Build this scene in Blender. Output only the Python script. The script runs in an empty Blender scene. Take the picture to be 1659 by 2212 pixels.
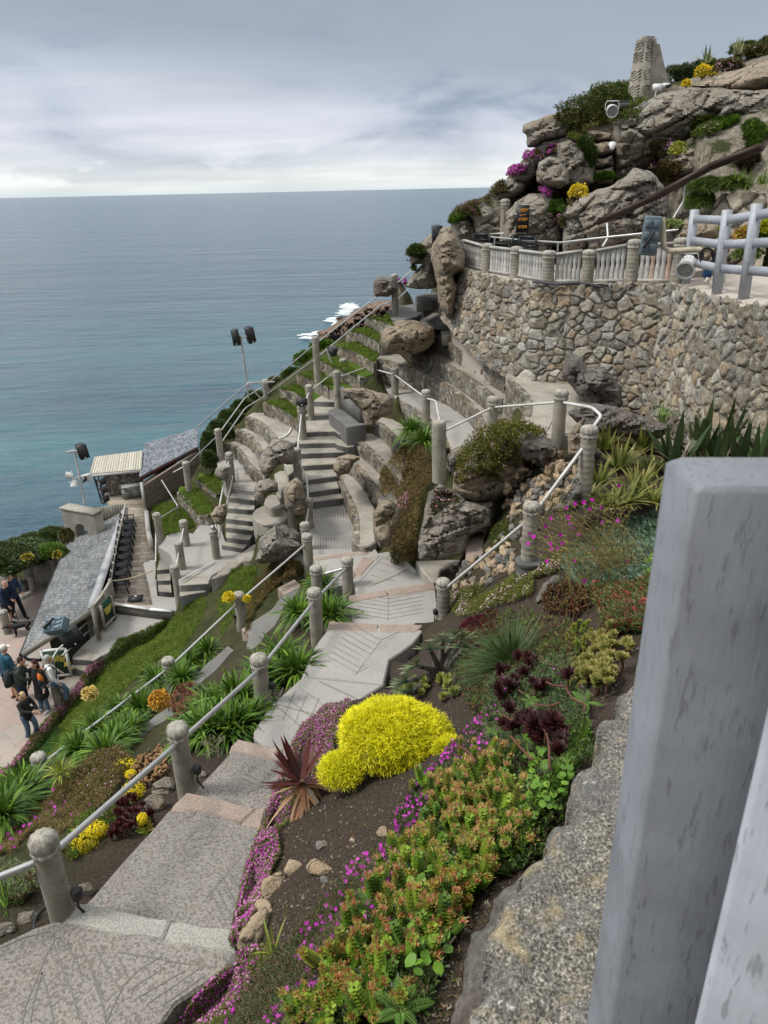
import bpy,math,random
import numpy as np
from math import radians,sin,cos,pi,sqrt,atan2
from mathutils import Vector,Matrix,noise
from mathutils.bvhtree import BVHTree
random.seed(7);rng = np.random.default_rng(7)
SC = bpy.context.scene;COL = SC.collection
# ------------------------------------------------------------------ camera
FP = 1597.;CX,CY = 829.5,1106.;PITCH = radians(23.6);ROLL = radians(1.25)
fwd = np.array([0,cos(PITCH),-sin(PITCH)]);up0 = np.array([0,sin(PITCH),cos(PITCH)]);r0 = np.array([1.,0,0])
right = r0*cos(ROLL)-up0*sin(ROLL);up = up0*cos(ROLL)+r0*sin(ROLL)
cd = bpy.data.cameras.new('camera');cam = bpy.data.objects.new('camera',cd);COL.objects.link(cam)
cam.matrix_world = Matrix(((right[0],up[0],-fwd[0],0),(right[1],up[1],-fwd[1],0),(right[2],up[2],-fwd[2],0),(0,0,0,1)))
cd.sensor_fit = 'VERTICAL';cd.sensor_height = 24;cd.lens = 24*FP/2212
cd.clip_start = 0.05;cd.clip_end = 60000
cd.dof.use_dof = True;cd.dof.focus_distance = 12;cd.dof.aperture_fstop = 7.5
SC.camera = cam
SC.view_settings.view_transform = 'Standard';SC.view_settings.look = 'None'
SC.view_settings.exposure = EXPO = 0.74;SC.view_settings.gamma = 1
SEA_Z = -35.
# ------------------------------------------------------------------ nodes helper
class N:
 def __init__(s,tree): s.t = tree;s.n = tree.nodes;s.l = tree.links
 def __call__(s,typ,ins=None,**kw):
  n = s.n.new(typ)
  for k,v in kw.items(): setattr(n,k,v)
  for k,v in (ins or {}).items():
   if isinstance(v,bpy.types.NodeSocket): s.l.new(v,n.inputs[k])
   elif isinstance(v,bpy.types.Node): s.l.new(v.outputs[0],n.inputs[k])
   else: n.inputs[k].default_value = v
  return n
 def ramp(s,fac,pts,interp='LINEAR'):
  n = s.n.new('ShaderNodeValToRGB');s.l.new(fac if isinstance(fac,bpy.types.NodeSocket) else fac.outputs[0],n.inputs[0])
  n.color_ramp.interpolation = interp
  e = n.color_ramp.elements
  while len(e) > 1: e.remove(e[0])
  e[0].position = pts[0][0];e[0].color = c4(pts[0][1])
  for p,c in pts[1:]: k = e.new(p);k.color = c4(c)
  return n.outputs[0]
 def mix(s,fac,a,b,mode='MIX'):
  n = s.n.new('ShaderNodeMix');n.data_type = 'RGBA';n.blend_type = mode
  for i,v in ((0,fac),(6,a),(7,b)):
   if isinstance(v,bpy.types.NodeSocket): s.l.new(v,n.inputs[i])
   elif i == 0: n.inputs[0].default_value = v
   else: n.inputs[i].default_value = c4(v)
  return n.outputs[2]
 def math(s,op,a,b=0.5,c=None):
  n = s.n.new('ShaderNodeMath');n.operation = op
  for i,v in enumerate((a,b,c)):
   if v is None: continue
   if isinstance(v,bpy.types.NodeSocket): s.l.new(v,n.inputs[i])
   else: n.inputs[i].default_value = v
  return n.outputs[0]
def c4(c):
 if isinstance(c,(int,float)): return (c,c,c,1)
 return tuple(c)[:3]+(1,)
# ------------------------------------------------------------------ world: overcast sky
SUN_EL,SUN_AZ = radians(54),radians(-95)      # azimuth clockwise from +Y
W = bpy.data.worlds.new('World');SC.world = W;W.use_nodes = True
w = N(W.node_tree);w.n.clear()
out = w('ShaderNodeOutputWorld')
tc = w('ShaderNodeTexCoord').outputs['Generated']
sky = w('ShaderNodeTexSky',sky_type='NISHITA',sun_disc=False)
sky.sun_elevation = SUN_EL;sky.sun_rotation = SUN_AZ;sky.air_density = 1.0;sky.dust_density = 3.0
sep = w('ShaderNodeSeparateXYZ',{0: tc})
X,Y,Z = sep.outputs
# cloud deck: project direction on a flat layer so that bands foreshorten toward the horizon
zz = w.math('MAXIMUM',w.math('ADD',Z,0.10),0.02)
px_ = w.math('DIVIDE',X,zz);py_ = w.math('DIVIDE',Y,zz)
cv = w('ShaderNodeCombineXYZ',{0: px_,1: py_,2: 0.0})
n1 = w('ShaderNodeTexNoise',{'Vector': w('ShaderNodeMapping',{'Vector': tc,'Scale': (1.7,1.7,6.5),'Location': (.4,.2,.3)}),'Scale': 1.6,'Detail': 8.,'Roughness': .55,'Distortion': .5})
n1m = w('ShaderNodeMapping',{'Vector': cv,'Location': (3.1,1.7,0),'Scale': (0.5,1.0,1)})
n2 = w('ShaderNodeTexNoise',{'Vector': n1m,'Scale': 1.3,'Detail': 5.,'Roughness': .5})
# low cumulus puffs near the horizon, in plain direction space
n3m = w('ShaderNodeMapping',{'Vector': tc,'Scale': (1,1,2.6)})
n3 = w('ShaderNodeTexNoise',{'Vector': n3m,'Scale': 9.0,'Detail': 6.,'Roughness': .55})
# elevation profile of the deck: bright strip at the horizon, dark base overhead
prof = w.ramp(w.math('MULTIPLY',Z,4.0),[(0.0,(.62,.70,.73)),(.045,(.72,.755,.75)),(.13,(.60,.65,.70)),(.24,(.50,.545,.64)),(.42,(.43,.485,.585)),(.60,(.39,.445,.545)),(.78,(.31,.365,.455)),(1.0,(.29,.34,.43))])
d1 = w.ramp(n1.outputs[0],[(.38,(.60,.65,.72)),(.50,(1.,1.,1.)),(.62,(1.22,1.18,1.13))])
d2 = w.ramp(n2.outputs[0],[(.35,(.92,.93,.95)),(.65,(1.07,1.06,1.05))])
lowband = w.ramp(w.math('MULTIPLY',Z,4.0),[(0.03,0.0),(.06,1.0),(.16,.8),(.24,0.0)])
puff = w.math('MULTIPLY',w.ramp(n3.outputs[0],[(.50,0.),(.60,1.)]),lowband)
puff = w.math('MULTIPLY',puff,w.ramp(w.math('ADD',w.math('MULTIPLY',X,-1.0),.35),[(.3,.15),(.75,1.0)]))
# the variation fades in the bright strip low down
vary = w.ramp(w.math('MULTIPLY',Z,4.0),[(.02,.15),(.25,1.0)])
c = w.mix(vary,prof,w.mix(1.0,prof,d1,'MULTIPLY'));c = w.mix(1.0,c,d2,'MULTIPLY')
c = w.mix(w.math('MULTIPLY',puff,.75),c,(.86,.90,.92))
# heavier grey bank high and to the right
bank = w.math('MULTIPLY',w.ramp(w.math('ADD',w.math('ADD',Z,w.math('MULTIPLY',X,.10)),w.math('MULTIPLY',n1.outputs[0],.14)),[(.165,0.),(.215,1.)]),1.0)
c = w.mix(w.math('MULTIPLY',bank,.85),c,(.285,.335,.41))
# thin overcast overhead lets more light through
over = w.ramp(Z,[(.20,(1.,1.,1.)),(.42,(3.1,2.8,2.45)),(1.0,(3.6,3.25,2.8))])
c = w.mix(1.0,c,over,'MULTIPLY')
# express the deck in the sky texture's own units and blend both
c10 = w('ShaderNodeVectorMath',{0: c,1: (7.75,7.6,7.4)},operation='MULTIPLY')
skyc = w.mix(0.96,sky.outputs[0],c10.outputs[0])
bg = w('ShaderNodeBackground',{'Color': skyc,'Strength': 0.1})
w.l.new(bg.outputs[0],out.inputs[0])
sd = bpy.data.lights.new('sun','SUN');sd.energy = 1.9;sd.angle = radians(14);sd.color = (1.0,.965,.91)
sun = bpy.data.objects.new('sun',sd);COL.objects.link(sun)
sdir = Vector((sin(SUN_AZ)*cos(SUN_EL),cos(SUN_AZ)*cos(SUN_EL),sin(SUN_EL)))
sun.rotation_euler = sdir.to_track_quat('Z','Y').to_euler();sun.location = (0,-5,30)
# ------------------------------------------------------------------ photo frames -> rays -> points
FR = {'R1': (1600,0,1.165),'R2': (1500,800,1.0886),'R3': (0,1500,1.659),'R4': (700,1300,1.659),'R5': (1500,1500,1.3825),
  'R6': (0,2200,1.3825),'R7': (1000,2300,1.106),'R8': (0,3000,1.3825),'R9': (700,3000,1.2762),'R10': (1800,2600,1.3554),
  'R11': (0,2200,2.764),'S1': (0,1700,1.9988),'S2': (700,1200,1.9988),'S3': (1500,700,1.9988),'S4': (2194,0,1.9988)}
def D(f,p,q):
 if f == 'D': return p,q
 x,y,s = FR[f];return (x+p/s)/1.8228,(y+q/s)/1.8228
def ray(u,v): return fwd+right*((u-CX)/FP)-up*((v-CY)/FP)
def P(f,p,q,z):
 d = ray(*D(f,p,q));return d*(z/d[2])
def Pd(f,p,q,dist):
 if f in ('R2','S3','S4') and dist < 20: dist *= 1.18
 d = ray(*D(f,p,q));return d/np.linalg.norm(d)*dist
def proj(p):
 p = np.array(p,float);c = p@fwd;return CX+FP*(p@right)/c,CY-FP*(p@up)/c
def rise(f,p,qb,z0,qt):
 b = P(f,p,qb,z0);vt = D(f,p,qt)[1];lo,hi = z0,z0+3
 for _ in range(40):
  m = (lo+hi)/2
  if proj((b[0],b[1],m))[1] > vt: lo = m
  else: hi = m
 return (lo+hi)/2
# ------------------------------------------------------------------ mesh building
class MB:
 def __init__(s): s.v = [];s.c = [];s.f3 = [];s.f4 = [];s.n = 0;s.m3 = [];s.m4 = []
 def add(s,v,f,col=(.5,.5,.5),mi=0):
  v = np.asarray(v,float).reshape(-1,3);f = np.asarray(f,int)
  col = np.asarray(col,float)
  if col.ndim == 1: col = np.tile(col[:3],(len(v),1))
  s.v.append(v);s.c.append(col[:,:3]);
  if f.shape[1] == 3: s.f3.append(f+s.n);s.m3.append(np.full(len(f),mi))
  else: s.f4.append(f+s.n);s.m4.append(np.full(len(f),mi))
  s.n += len(v)
 def box(s,c,d,col=(.5,.5,.5),R=None,mi=0):
  c = np.asarray(c,float);d = np.asarray(d,float)/2
  k = np.array([[x,y,z] for x in (-1,1) for y in (-1,1) for z in (-1,1)])*d
  if R is not None: k = k@np.asarray(R).T
  s.add(k+c,[[0,1,3,2],[4,6,7,5],[0,4,5,1],[2,3,7,6],[0,2,6,4],[1,5,7,3]],col,mi)
 def beam(s,a,b,w,h,col=(.5,.5,.5),upv=(0,0,1),mi=0):
  a = np.asarray(a,float);b = np.asarray(b,float);x = b-a;L = np.linalg.norm(x);x /= L
  y = np.cross(upv,x);y /= max(1e-9,np.linalg.norm(y));z = np.cross(x,y)
  s.box((a+b)/2,(L,w,h),col,np.stack([x,y,z],1),mi)
 def tube(s,pts,r,col=(.5,.5,.5),n=8,closed=False,caps=True,mi=0):
  pts = np.asarray(pts,float);m = len(pts);r = np.broadcast_to(np.asarray(r,float),(m,))
  t = np.gradient(pts,axis=0) if not closed else np.roll(pts,-1,0)-np.roll(pts,1,0)
  t /= np.maximum(1e-9,np.linalg.norm(t,axis=1))[:,None]
  ref = np.array([0,0,1.]) if abs(t[0][2]) < .9 else np.array([1.,0,0])
  u = np.cross(t[0],ref);u /= np.linalg.norm(u);V = []
  for i in range(m):
   u = u-t[i]*(u@t[i]);u /= max(1e-9,np.linalg.norm(u));w_ = np.cross(t[i],u)
   a = np.arange(n)*2*pi/n
   V.append(pts[i]+r[i]*(np.cos(a)[:,None]*u+np.sin(a)[:,None]*w_))
  V = np.concatenate(V);F = []
  rr = m if closed else m-1
  i = np.arange(rr)[:,None];j = np.arange(n)[None]
  i2 = (i+1) % m;j2 = (j+1) % n
  F = np.stack([i*n+j,i*n+j2,i2*n+j2,i2*n+j],-1).reshape(-1,4)
  s.add(V,F,col,mi)
  if caps and not closed:
   for e,o in ((0,0),(m-1,(m-1)*n)):
    vv = np.vstack([V[o:o+n],pts[e]]);ff = [[k,(k+1) % n,n] for k in range(n)]
    s.add(vv,ff,col,mi)
 def lathe(s,prof,c=(0,0,0),n=24,col=(.5,.5,.5),mod=None,mi=0):
  a = np.arange(n)*2*pi/n;V = []
  for r,z in prof:
   rr = mod(a,r,z) if mod else np.full(n,r)
   V.append(np.stack([rr*np.cos(a),rr*np.sin(a),np.full(n,z)],1))
  m = len(prof);V = np.concatenate(V)+np.asarray(c)
  i = np.arange(m-1)[:,None];j = np.arange(n)[None];j2 = (j+1) % n
  F = np.stack([i*n+j,i*n+j2,(i+1)*n+j2,(i+1)*n+j],-1).reshape(-1,4)
  s.add(V,F,col,mi)
  for o,z in ((0,prof[0]),((m-1)*n,prof[-1])):
   vv = np.vstack([V[o:o+n],V[o:o+n].mean(0)]);s.add(vv,[[k,(k+1) % n,n] for k in range(n)],col,mi)
 def ball(s,c,r,col=(.5,.5,.5),n=10,m=7,R=None,mi=0):
  r = np.broadcast_to(np.asarray(r,float),(3,));V = []
  for i in range(1,m):
   t = pi*i/m;a = np.arange(n)*2*pi/n
   V.append(np.stack([sin(t)*np.cos(a),sin(t)*np.sin(a),np.full(n,cos(t))],1))
  V = np.concatenate(V+[np.array([[0,0,1.],[0,0,-1.]])])*r
  if R is not None: V = V@np.asarray(R).T
  q = (m-1)*n;i = np.arange(m-2)[:,None];j = np.arange(n)[None];j2 = (j+1) % n
  V = V+np.asarray(c)
  F = np.stack([i*n+j,(i+1)*n+j,(i+1)*n+j2,i*n+j2],-1).reshape(-1,4)
  n0 = s.n;s.add(V,F,col,mi)
  T = [[k,(k+1) % n,q] for k in range(n)]+[[(m-2)*n+(k+1) % n,(m-2)*n+k,q+1] for k in range(n)]
  s.f3.append(np.array(T)+n0);s.m3.append(np.full(len(T),mi))
 def mesh(s,name):
  me = bpy.data.meshes.new(name)
  if not s.v: return me
  v = np.concatenate(s.v).astype(np.float32);me.vertices.add(len(v));me.vertices.foreach_set('co',v.ravel())
  f3 = np.concatenate(s.f3) if s.f3 else np.zeros((0,3),int);f4 = np.concatenate(s.f4) if s.f4 else np.zeros((0,4),int)
  loops = np.concatenate([f3.ravel(),f4.ravel()]).astype(np.int32)
  st = np.concatenate([np.arange(len(f3))*3,len(f3)*3+np.arange(len(f4))*4]).astype(np.int32)
  me.loops.add(len(loops));me.loops.foreach_set('vertex_index',loops)
  me.polygons.add(len(st));me.polygons.foreach_set('loop_start',st)
  me.polygons.foreach_set('loop_total',np.concatenate([np.full(len(f3),3),np.full(len(f4),4)]).astype(np.int32))
  mi = np.concatenate((s.m3 or [])+(s.m4 or [])).astype(np.int32)
  me.polygons.foreach_set('material_index',mi)
  me.update(calc_edges=True)
  at = me.color_attributes.new('col','FLOAT_COLOR','POINT')
  cc = np.ones((len(v),4),np.float32);cc[:,:3] = np.concatenate(s.c);at.data.foreach_set('color',cc.ravel())
  return me
 def build(s,name,mat,parent=None,smooth=False,loc=None):
  me = s.mesh(name);o = bpy.data.objects.new(name,me);COL.objects.link(o)
  for m in (mat if isinstance(mat,(list,tuple)) else [mat]): me.materials.append(m)
  if smooth:
   me.polygons.foreach_set('use_smooth',np.ones(len(me.polygons),bool))
   if smooth != True:
    try: me.set_sharp_from_angle(angle=radians(smooth))
    except Exception: pass
  if loc is not None: o.location = loc
  if parent is not None: o.parent = parent
  return o
def tag(o,label=None,cat=None,group=None,kind=None):
 if label: o['label'] = label
 if cat: o['category'] = cat
 if group: o['group'] = group
 if kind: o['kind'] = kind
 return o
def empty(name,loc,label,cat,group=None,rz=0):
 o = bpy.data.objects.new(name,None);COL.objects.link(o);o.location = tuple(loc);o.rotation_euler = (0,0,rz)
 o.empty_display_size = .1
 return tag(o,label,cat,group)
def copy_tree(o,parent=None):
 c = o.copy();COL.objects.link(c);c.parent = parent
 for ch in [x for x in bpy.data.objects if x.parent == o]: copy_tree(ch,c)
 return c
KIDS = {}
def dup(root,loc=None,rz=None,label=None,scale=None):
 c = root.copy();COL.objects.link(c)
 for ch in KIDS.get(root.name,()):
  d = ch.copy();COL.objects.link(d);d.parent = c
  for g in KIDS.get(ch.name,()):
   e = g.copy();COL.objects.link(e);e.parent = d
 if loc is not None: c.location = tuple(loc)
 if rz is not None: c.rotation_euler = (0,0,rz)
 if label: c['label'] = label
 if scale is not None: c.scale = (scale,)*3 if isinstance(scale,(int,float)) else scale
 return c
def index_kids(*roots):
 for r in roots:
  KIDS[r.name] = [x for x in bpy.data.objects if x.parent == r]
  for ch in KIDS[r.name]: KIDS[ch.name] = [x for x in bpy.data.objects if x.parent == ch]
def vnoise(p,scale,seed=0,oct=3):
 p = np.asarray(p,float)*scale+seed*17.31;o = np.zeros(len(p));amp = 1.;tot = 0
 for k in range(oct):
  i = np.floor(p).astype(np.int64);f = p-i;f = f*f*(3-2*f);r = 0
  for dx in (0,1):
   for dy in (0,1):
    for dz in (0,1):
     h = (i[:,0]+dx)*374761393+(i[:,1]+dy)*668265263+(i[:,2]+dz)*2147483647+(seed+k)*1442695041
     h = (h ^ (h >> 13))*1274126177;h = (h ^ (h >> 16)) & 0xffffff
     wt = (f[:,0] if dx else 1-f[:,0])*(f[:,1] if dy else 1-f[:,1])*(f[:,2] if dz else 1-f[:,2])
     r = r+wt*(h/float(0xffffff)*2-1)
  o += r*amp;tot += amp;amp *= .5;p = p*2.03+11.7
 return o/tot*1.6
# ------------------------------------------------------------------ materials
MATS = {}
def mat(name,f):
 if name in MATS: return MATS[name]
 m = bpy.data.materials.new(name);m.use_nodes = True;t = N(m.node_tree);t.n.clear()
 o = t('ShaderNodeOutputMaterial');b = t('ShaderNodeBsdfPrincipled');t.l.new(b.outputs[0],o.inputs[0])
 b.inputs['Roughness'].default_value = .85;b.inputs['Specular IOR Level'].default_value = .3
 f(t,b,t('ShaderNodeTexCoord').outputs['Object']);MATS[name] = m
 return m
def setc(t,b,sock):
 t.l.new(sock,b.inputs['Base Color'])
def bump(t,b,h,strength=.5,dist=.01):
 n = t('ShaderNodeBump',{'Height': h,'Strength': strength,'Distance': dist});t.l.new(n.outputs[0],b.inputs['Normal'])
def tex(t,co,scale,detail=4.,rough=.6,dist=0.):
 return t('ShaderNodeTexNoise',{'Vector': co,'Scale': scale,'Detail': detail,'Roughness': rough,'Distortion': dist}).outputs[0]
def gpos(t): return t('ShaderNodeNewGeometry').outputs['Position']
def plain(name,col,rough=.6,metal=0.,var=.12,scale=8.,bmp=0.):
 def f(t,b,co):
  g = tex(t,co,scale,5.)
  setc(t,b,t.mix(1.0,col,t.ramp(g,[(.3,1-var),(.7,1+var)]),'MULTIPLY'))
  b.inputs['Roughness'].default_value = rough;b.inputs['Metallic'].default_value = metal
  if bmp: bump(t,b,g,bmp,.01)
 return mat(name,f)
def m_concrete(name,col,blotch=.55,dark=(.5,.5,.52),fine=60.,big=1.3,warm=(1.1,1.0,.86),speck=.0,speck_scale=55.):
 def f(t,b,_):
  co = gpos(t)
  a = tex(t,co,big,6.,.65);f1 = tex(t,co,fine,3.,.6);m = tex(t,co,7.,5.,.6)
  c = t.mix(1.0,col,t.ramp(f1,[(.35,.80),(.65,1.14)]),'MULTIPLY')
  c = t.mix(t.math('MULTIPLY',t.ramp(a,[(.42,0.),(.62,1.)]),blotch),c,t.mix(1.0,c,dark,'MULTIPLY'))
  c = t.mix(t.math('MULTIPLY',t.ramp(m,[(.5,0.),(.72,1.)]),.5),c,t.mix(1.0,c,warm,'MULTIPLY'))
  if speck:
   s = tex(t,co,speck_scale,2.,.5,.6)
   c = t.mix(t.math('MULTIPLY',t.ramp(s,[(.50,0.),(.56,1.)]),speck),c,t.mix(1.0,c,(.56,.55,.54),'MULTIPLY'))
  setc(t,b,c);bump(t,b,t.math('ADD',f1,t.math('MULTIPLY',m,1.5)),.5,.012)
 return mat(name,f)
def m_rock(name,base=(.245,.215,.17),pale=(.40,.37,.31),lichen=(.52,.51,.47),rust=(.28,.19,.11),dark=(.10,.092,.08),lich=.5,sc=1.,rst=.5):
 def f(t,b,_):
  co = gpos(t)
  a = tex(t,co,1.1*sc,7.,.65,.3);m = tex(t,co,4.5*sc,6.,.7,.2);fi = tex(t,co,30*sc,6.,.8)
  l = tex(t,co,11.*sc,8.,.75,.4);r = tex(t,co,.8*sc,5.,.6)
  c = t.ramp(a,[(.30,dark),(.45,base),(.62,tuple(x*1.25 for x in base)),(.78,pale)])
  c = t.mix(t.ramp(m,[(.50,0.),(.72,.75)]),c,pale)
  c = t.mix(t.math('MULTIPLY',t.ramp(r,[(.52,0.),(.68,1.)]),rst),c,rust)
  c = t.mix(t.ramp(t('ShaderNodeTexNoise',{'Vector': co,'Scale': 2.6*sc,'Detail': 8.,'Roughness': .75}).outputs[0],[(.60,0.),(.72,.75)]),c,dark)
  c = t.mix(t.math('MULTIPLY',t.ramp(l,[(.575,0.),(.63,1.)]),lich),c,lichen)
  wp = t('ShaderNodeVectorMath',{0: co,1: t('ShaderNodeVectorMath',{0: t('ShaderNodeTexNoise',{'Vector': co,'Scale': 2.2*sc,'Detail': 4.}).outputs[1],1: (.55/sc,)*3},operation='MULTIPLY').outputs[0]},operation='ADD').outputs[0]
  ck = t('ShaderNodeTexVoronoi',{'Vector': t('ShaderNodeMapping',{'Vector': wp,'Scale': (1,1,1.9),'Rotation': (.3,.35,.2)}),'Scale': 1.05*sc},feature='DISTANCE_TO_EDGE').outputs[0]
  c = t.mix(t.ramp(ck,[(.0,.85),(.012,.55),(.035,0.)]),c,tuple(x*.45 for x in dark))
  c = t.mix(1.0,c,t.ramp(fi,[(.32,.38),(.5,.95),(.68,1.6)]),'MULTIPLY')
  setc(t,b,c);b.inputs['Roughness'].default_value = .92
  bump(t,b,t.math('ADD',t.math('MULTIPLY',m,2.5),t.math('ADD',t.math('MULTIPLY',t.ramp(ck,[(0.,0.),(.04,1.)]),1.6),t.math('ADD',t.math('MULTIPLY',fi,1.6),t.math('MULTIPLY',a,3.)))),.85,.04)
 return mat(name,f)
def m_vcol(name,rough=.85,noise_s=45.,var=.35,bmp=.5,bd=.01,spec=.3,trans=0.,low=3.,lowvar=.15,emit=0):
 def f(t,b,_):
  co = gpos(t);a = t('ShaderNodeAttribute',attribute_name='col').outputs['Color']
  g = tex(t,co,noise_s,4.,.65);l = tex(t,co,low,4.,.6)
  c = t.mix(1.0,a,t.ramp(g,[(.3,1-var),(.7,1+var)]),'MULTIPLY')
  c = t.mix(1.0,c,t.ramp(l,[(.3,1-lowvar),(.7,1+lowvar)]),'MULTIPLY')
  setc(t,b,c);b.inputs['Roughness'].default_value = rough;b.inputs['Specular IOR Level'].default_value = spec
  if bmp: bump(t,b,g,bmp,bd)
  if trans:
   o = [n for n in t.n if n.type == 'OUTPUT_MATERIAL'][0]
   tr = t('ShaderNodeBsdfTranslucent',{'Color': c});mx = t('ShaderNodeMixShader',{0: trans,1: b.outputs[0],2: tr.outputs[0]})
   t.l.new(mx.outputs[0],o.inputs[0])
 return mat(name,f)
CONC = m_concrete('concrete_terrace',(.33,.305,.26),.7,(.52,.51,.50))
CONC_PATH = m_concrete('concrete_path',(.32,.305,.28),.35,(.66,.66,.67),speck=.0)
CONC_NEAR = m_concrete('concrete_path_speckled',(.255,.235,.21),.35,(.75,.74,.72),speck=.85,speck_scale=40.)
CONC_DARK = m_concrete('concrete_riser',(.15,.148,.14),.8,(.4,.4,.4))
CONC_POST = m_concrete('concrete_post',(.30,.275,.225),.75,(.52,.52,.52),fine=90.,big=3.5,warm=(1.15,1.0,.78))
CONC_CAP = m_concrete('concrete_cap',(.36,.34,.29),.8,(.45,.44,.42),fine=80.,big=14.)
SLABG = m_concrete('granite_slab',(.36,.35,.31),.4,(.7,.7,.7),fine=110.,big=4.,speck=.7,speck_scale=80.)
SLABP = m_concrete('granite_slab_pink',(.34,.27,.225),.4,(.65,.65,.65),fine=110.,big=4.,speck=.6,speck_scale=70.)
ROCK = m_rock('rock_granite');ROCKW = m_rock('rock_warm',(.29,.235,.17),(.38,.33,.26),(.50,.48,.42),(.30,.22,.13),lich=.35)
ROCKD = m_rock('rock_dark',(.17,.155,.135),(.30,.28,.25),(.40,.39,.35),(.2,.13,.075),lich=.4)
ROCKL = m_rock('rock_lichen',(.235,.205,.165),(.42,.39,.34),(.66,.64,.59),lich=1.0,rst=.2)
STONE = m_vcol('rubble_stone',.92,55.,.42,.8,.02,lowvar=.25)
LEAF = m_vcol('leaf',.5,30.,.18,0,spec=.35,trans=.22,low=2.)
LEAFM = m_vcol('leaf_matte',.8,40.,.25,0,spec=.15,trans=.15,low=2.5)
PETAL = m_vcol('petal',.7,30.,.1,0,spec=.1,trans=.25,lowvar=.05)
WOODV = m_vcol('weathered_wood',.8,25.,.25,.4,.004,low=5.)
PAINTV = m_vcol('painted',.5,30.,.06,0,lowvar=.06)
CLOTH = m_vcol('cloth',.9,60.,.15,.3,.004,lowvar=.12)
STEEL = plain('galvanised_steel',(.42,.42,.41),.42,.55,.12,6.)
BLACK = plain('black_plastic',(.018,.018,.02),.45,0,.2,10.)
WHITE = plain('white_paint',(.62,.62,.60),.5,0,.08,10.)
def m_grass(name,a=(.05,.105,.012),b_=(.10,.15,.022),c_=(.16,.15,.05)):
 def f(t,b,_):
  co = gpos(t);g = tex(t,co,3.,5.,.7);h = tex(t,co,70.,3.,.7)
  c = t.ramp(g,[(.35,a),(.6,b_),(.8,c_)]);c = t.mix(1.0,c,t.ramp(h,[(.3,.45),(.7,1.5)]),'MULTIPLY')
  setc(t,b,c);b.inputs['Roughness'].default_value = .95;b.inputs['Specular IOR Level'].default_value = .1
  bump(t,b,h,.9,.03)
 return mat(name,f)
GRASS = m_grass('grass')
# ------------------------------------------------------------------ structural builders
from mathutils.geometry import tessellate_polygon
FOOT = [];HIT = []
def resample(pts,step):
 pts = np.asarray(pts,float);out = []
 for a,b in zip(pts[:-1],pts[1:]):
  n = max(1,int(np.linalg.norm(b-a)/step))
  for k in range(n): out.append(a+(b-a)*k/n)
 out.append(pts[-1]);return np.array(out)
def smooth_line(pts,it=2):
 pts = np.asarray(pts,float)
 for _ in range(it):
  q = [pts[0]]
  for a,b in zip(pts[:-1],pts[1:]): q += [a*.75+b*.25,a*.25+b*.75]
  q.append(pts[-1]);pts = np.array(q)
 return pts
def area2(xy): x,y = xy[:,0],xy[:,1];return float(np.sum(x*np.roll(y,-1)-np.roll(x,-1)*y))
def prism(mb,pts,zb,col=(.5,.5,.5),bev=.02,step=.3,jit=.008,foot=True,mi=0,side_mi=None):
 pts = np.asarray(pts,float)
 if area2(pts) < 0: pts = pts[::-1]
 if foot: FOOT.append(pts.copy())
 p = resample(np.vstack([pts,pts[:1]]),step)[:-1]
 p[:,:2] += rng.uniform(-jit,jit,(len(p),2))
 e = np.roll(p,-1,0)-p;nrm = np.stack([-e[:,1],e[:,0]],1);nrm /= np.maximum(1e-9,np.linalg.norm(nrm,axis=1))[:,None]
 vn = nrm+np.roll(nrm,1,0);vn /= np.maximum(.5,np.linalg.norm(vn,axis=1))[:,None]
 ins = p.copy();ins[:,:2] += vn*bev
 lo = p.copy();lo[:,2] -= bev
 bt = p.copy();bt[:,2] = zb
 n = len(p);tri = tessellate_polygon([[Vector(q) for q in ins]])
 T = [list(t) for t in tri]
 T = [t if np.cross(ins[t[1]][:2]-ins[t[0]][:2],ins[t[2]][:2]-ins[t[0]][:2]) > 0 else t[::-1] for t in T]
 T = np.array(T);mb.add(ins,T,col,mi)
 i = np.arange(n);j = (i+1) % n
 V = np.vstack([ins,lo]);mb.add(V,np.stack([i,i+n,j+n,j],1),col,mi)
 V = np.vstack([lo,bt]);mb.add(V,np.stack([i,i+n,j+n,j],1),col,mi if side_mi is None else side_mi)
 bb = bt.copy();mb.add(bb,T[:,::-1],col,mi)
STONEC = [(.16,.14,.105),(.20,.175,.135),(.24,.215,.17),(.18,.145,.10),(.12,.11,.095),(.27,.25,.21),(.22,.17,.115),(.17,.155,.13),(.21,.17,.12),(.14,.125,.10)]
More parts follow.
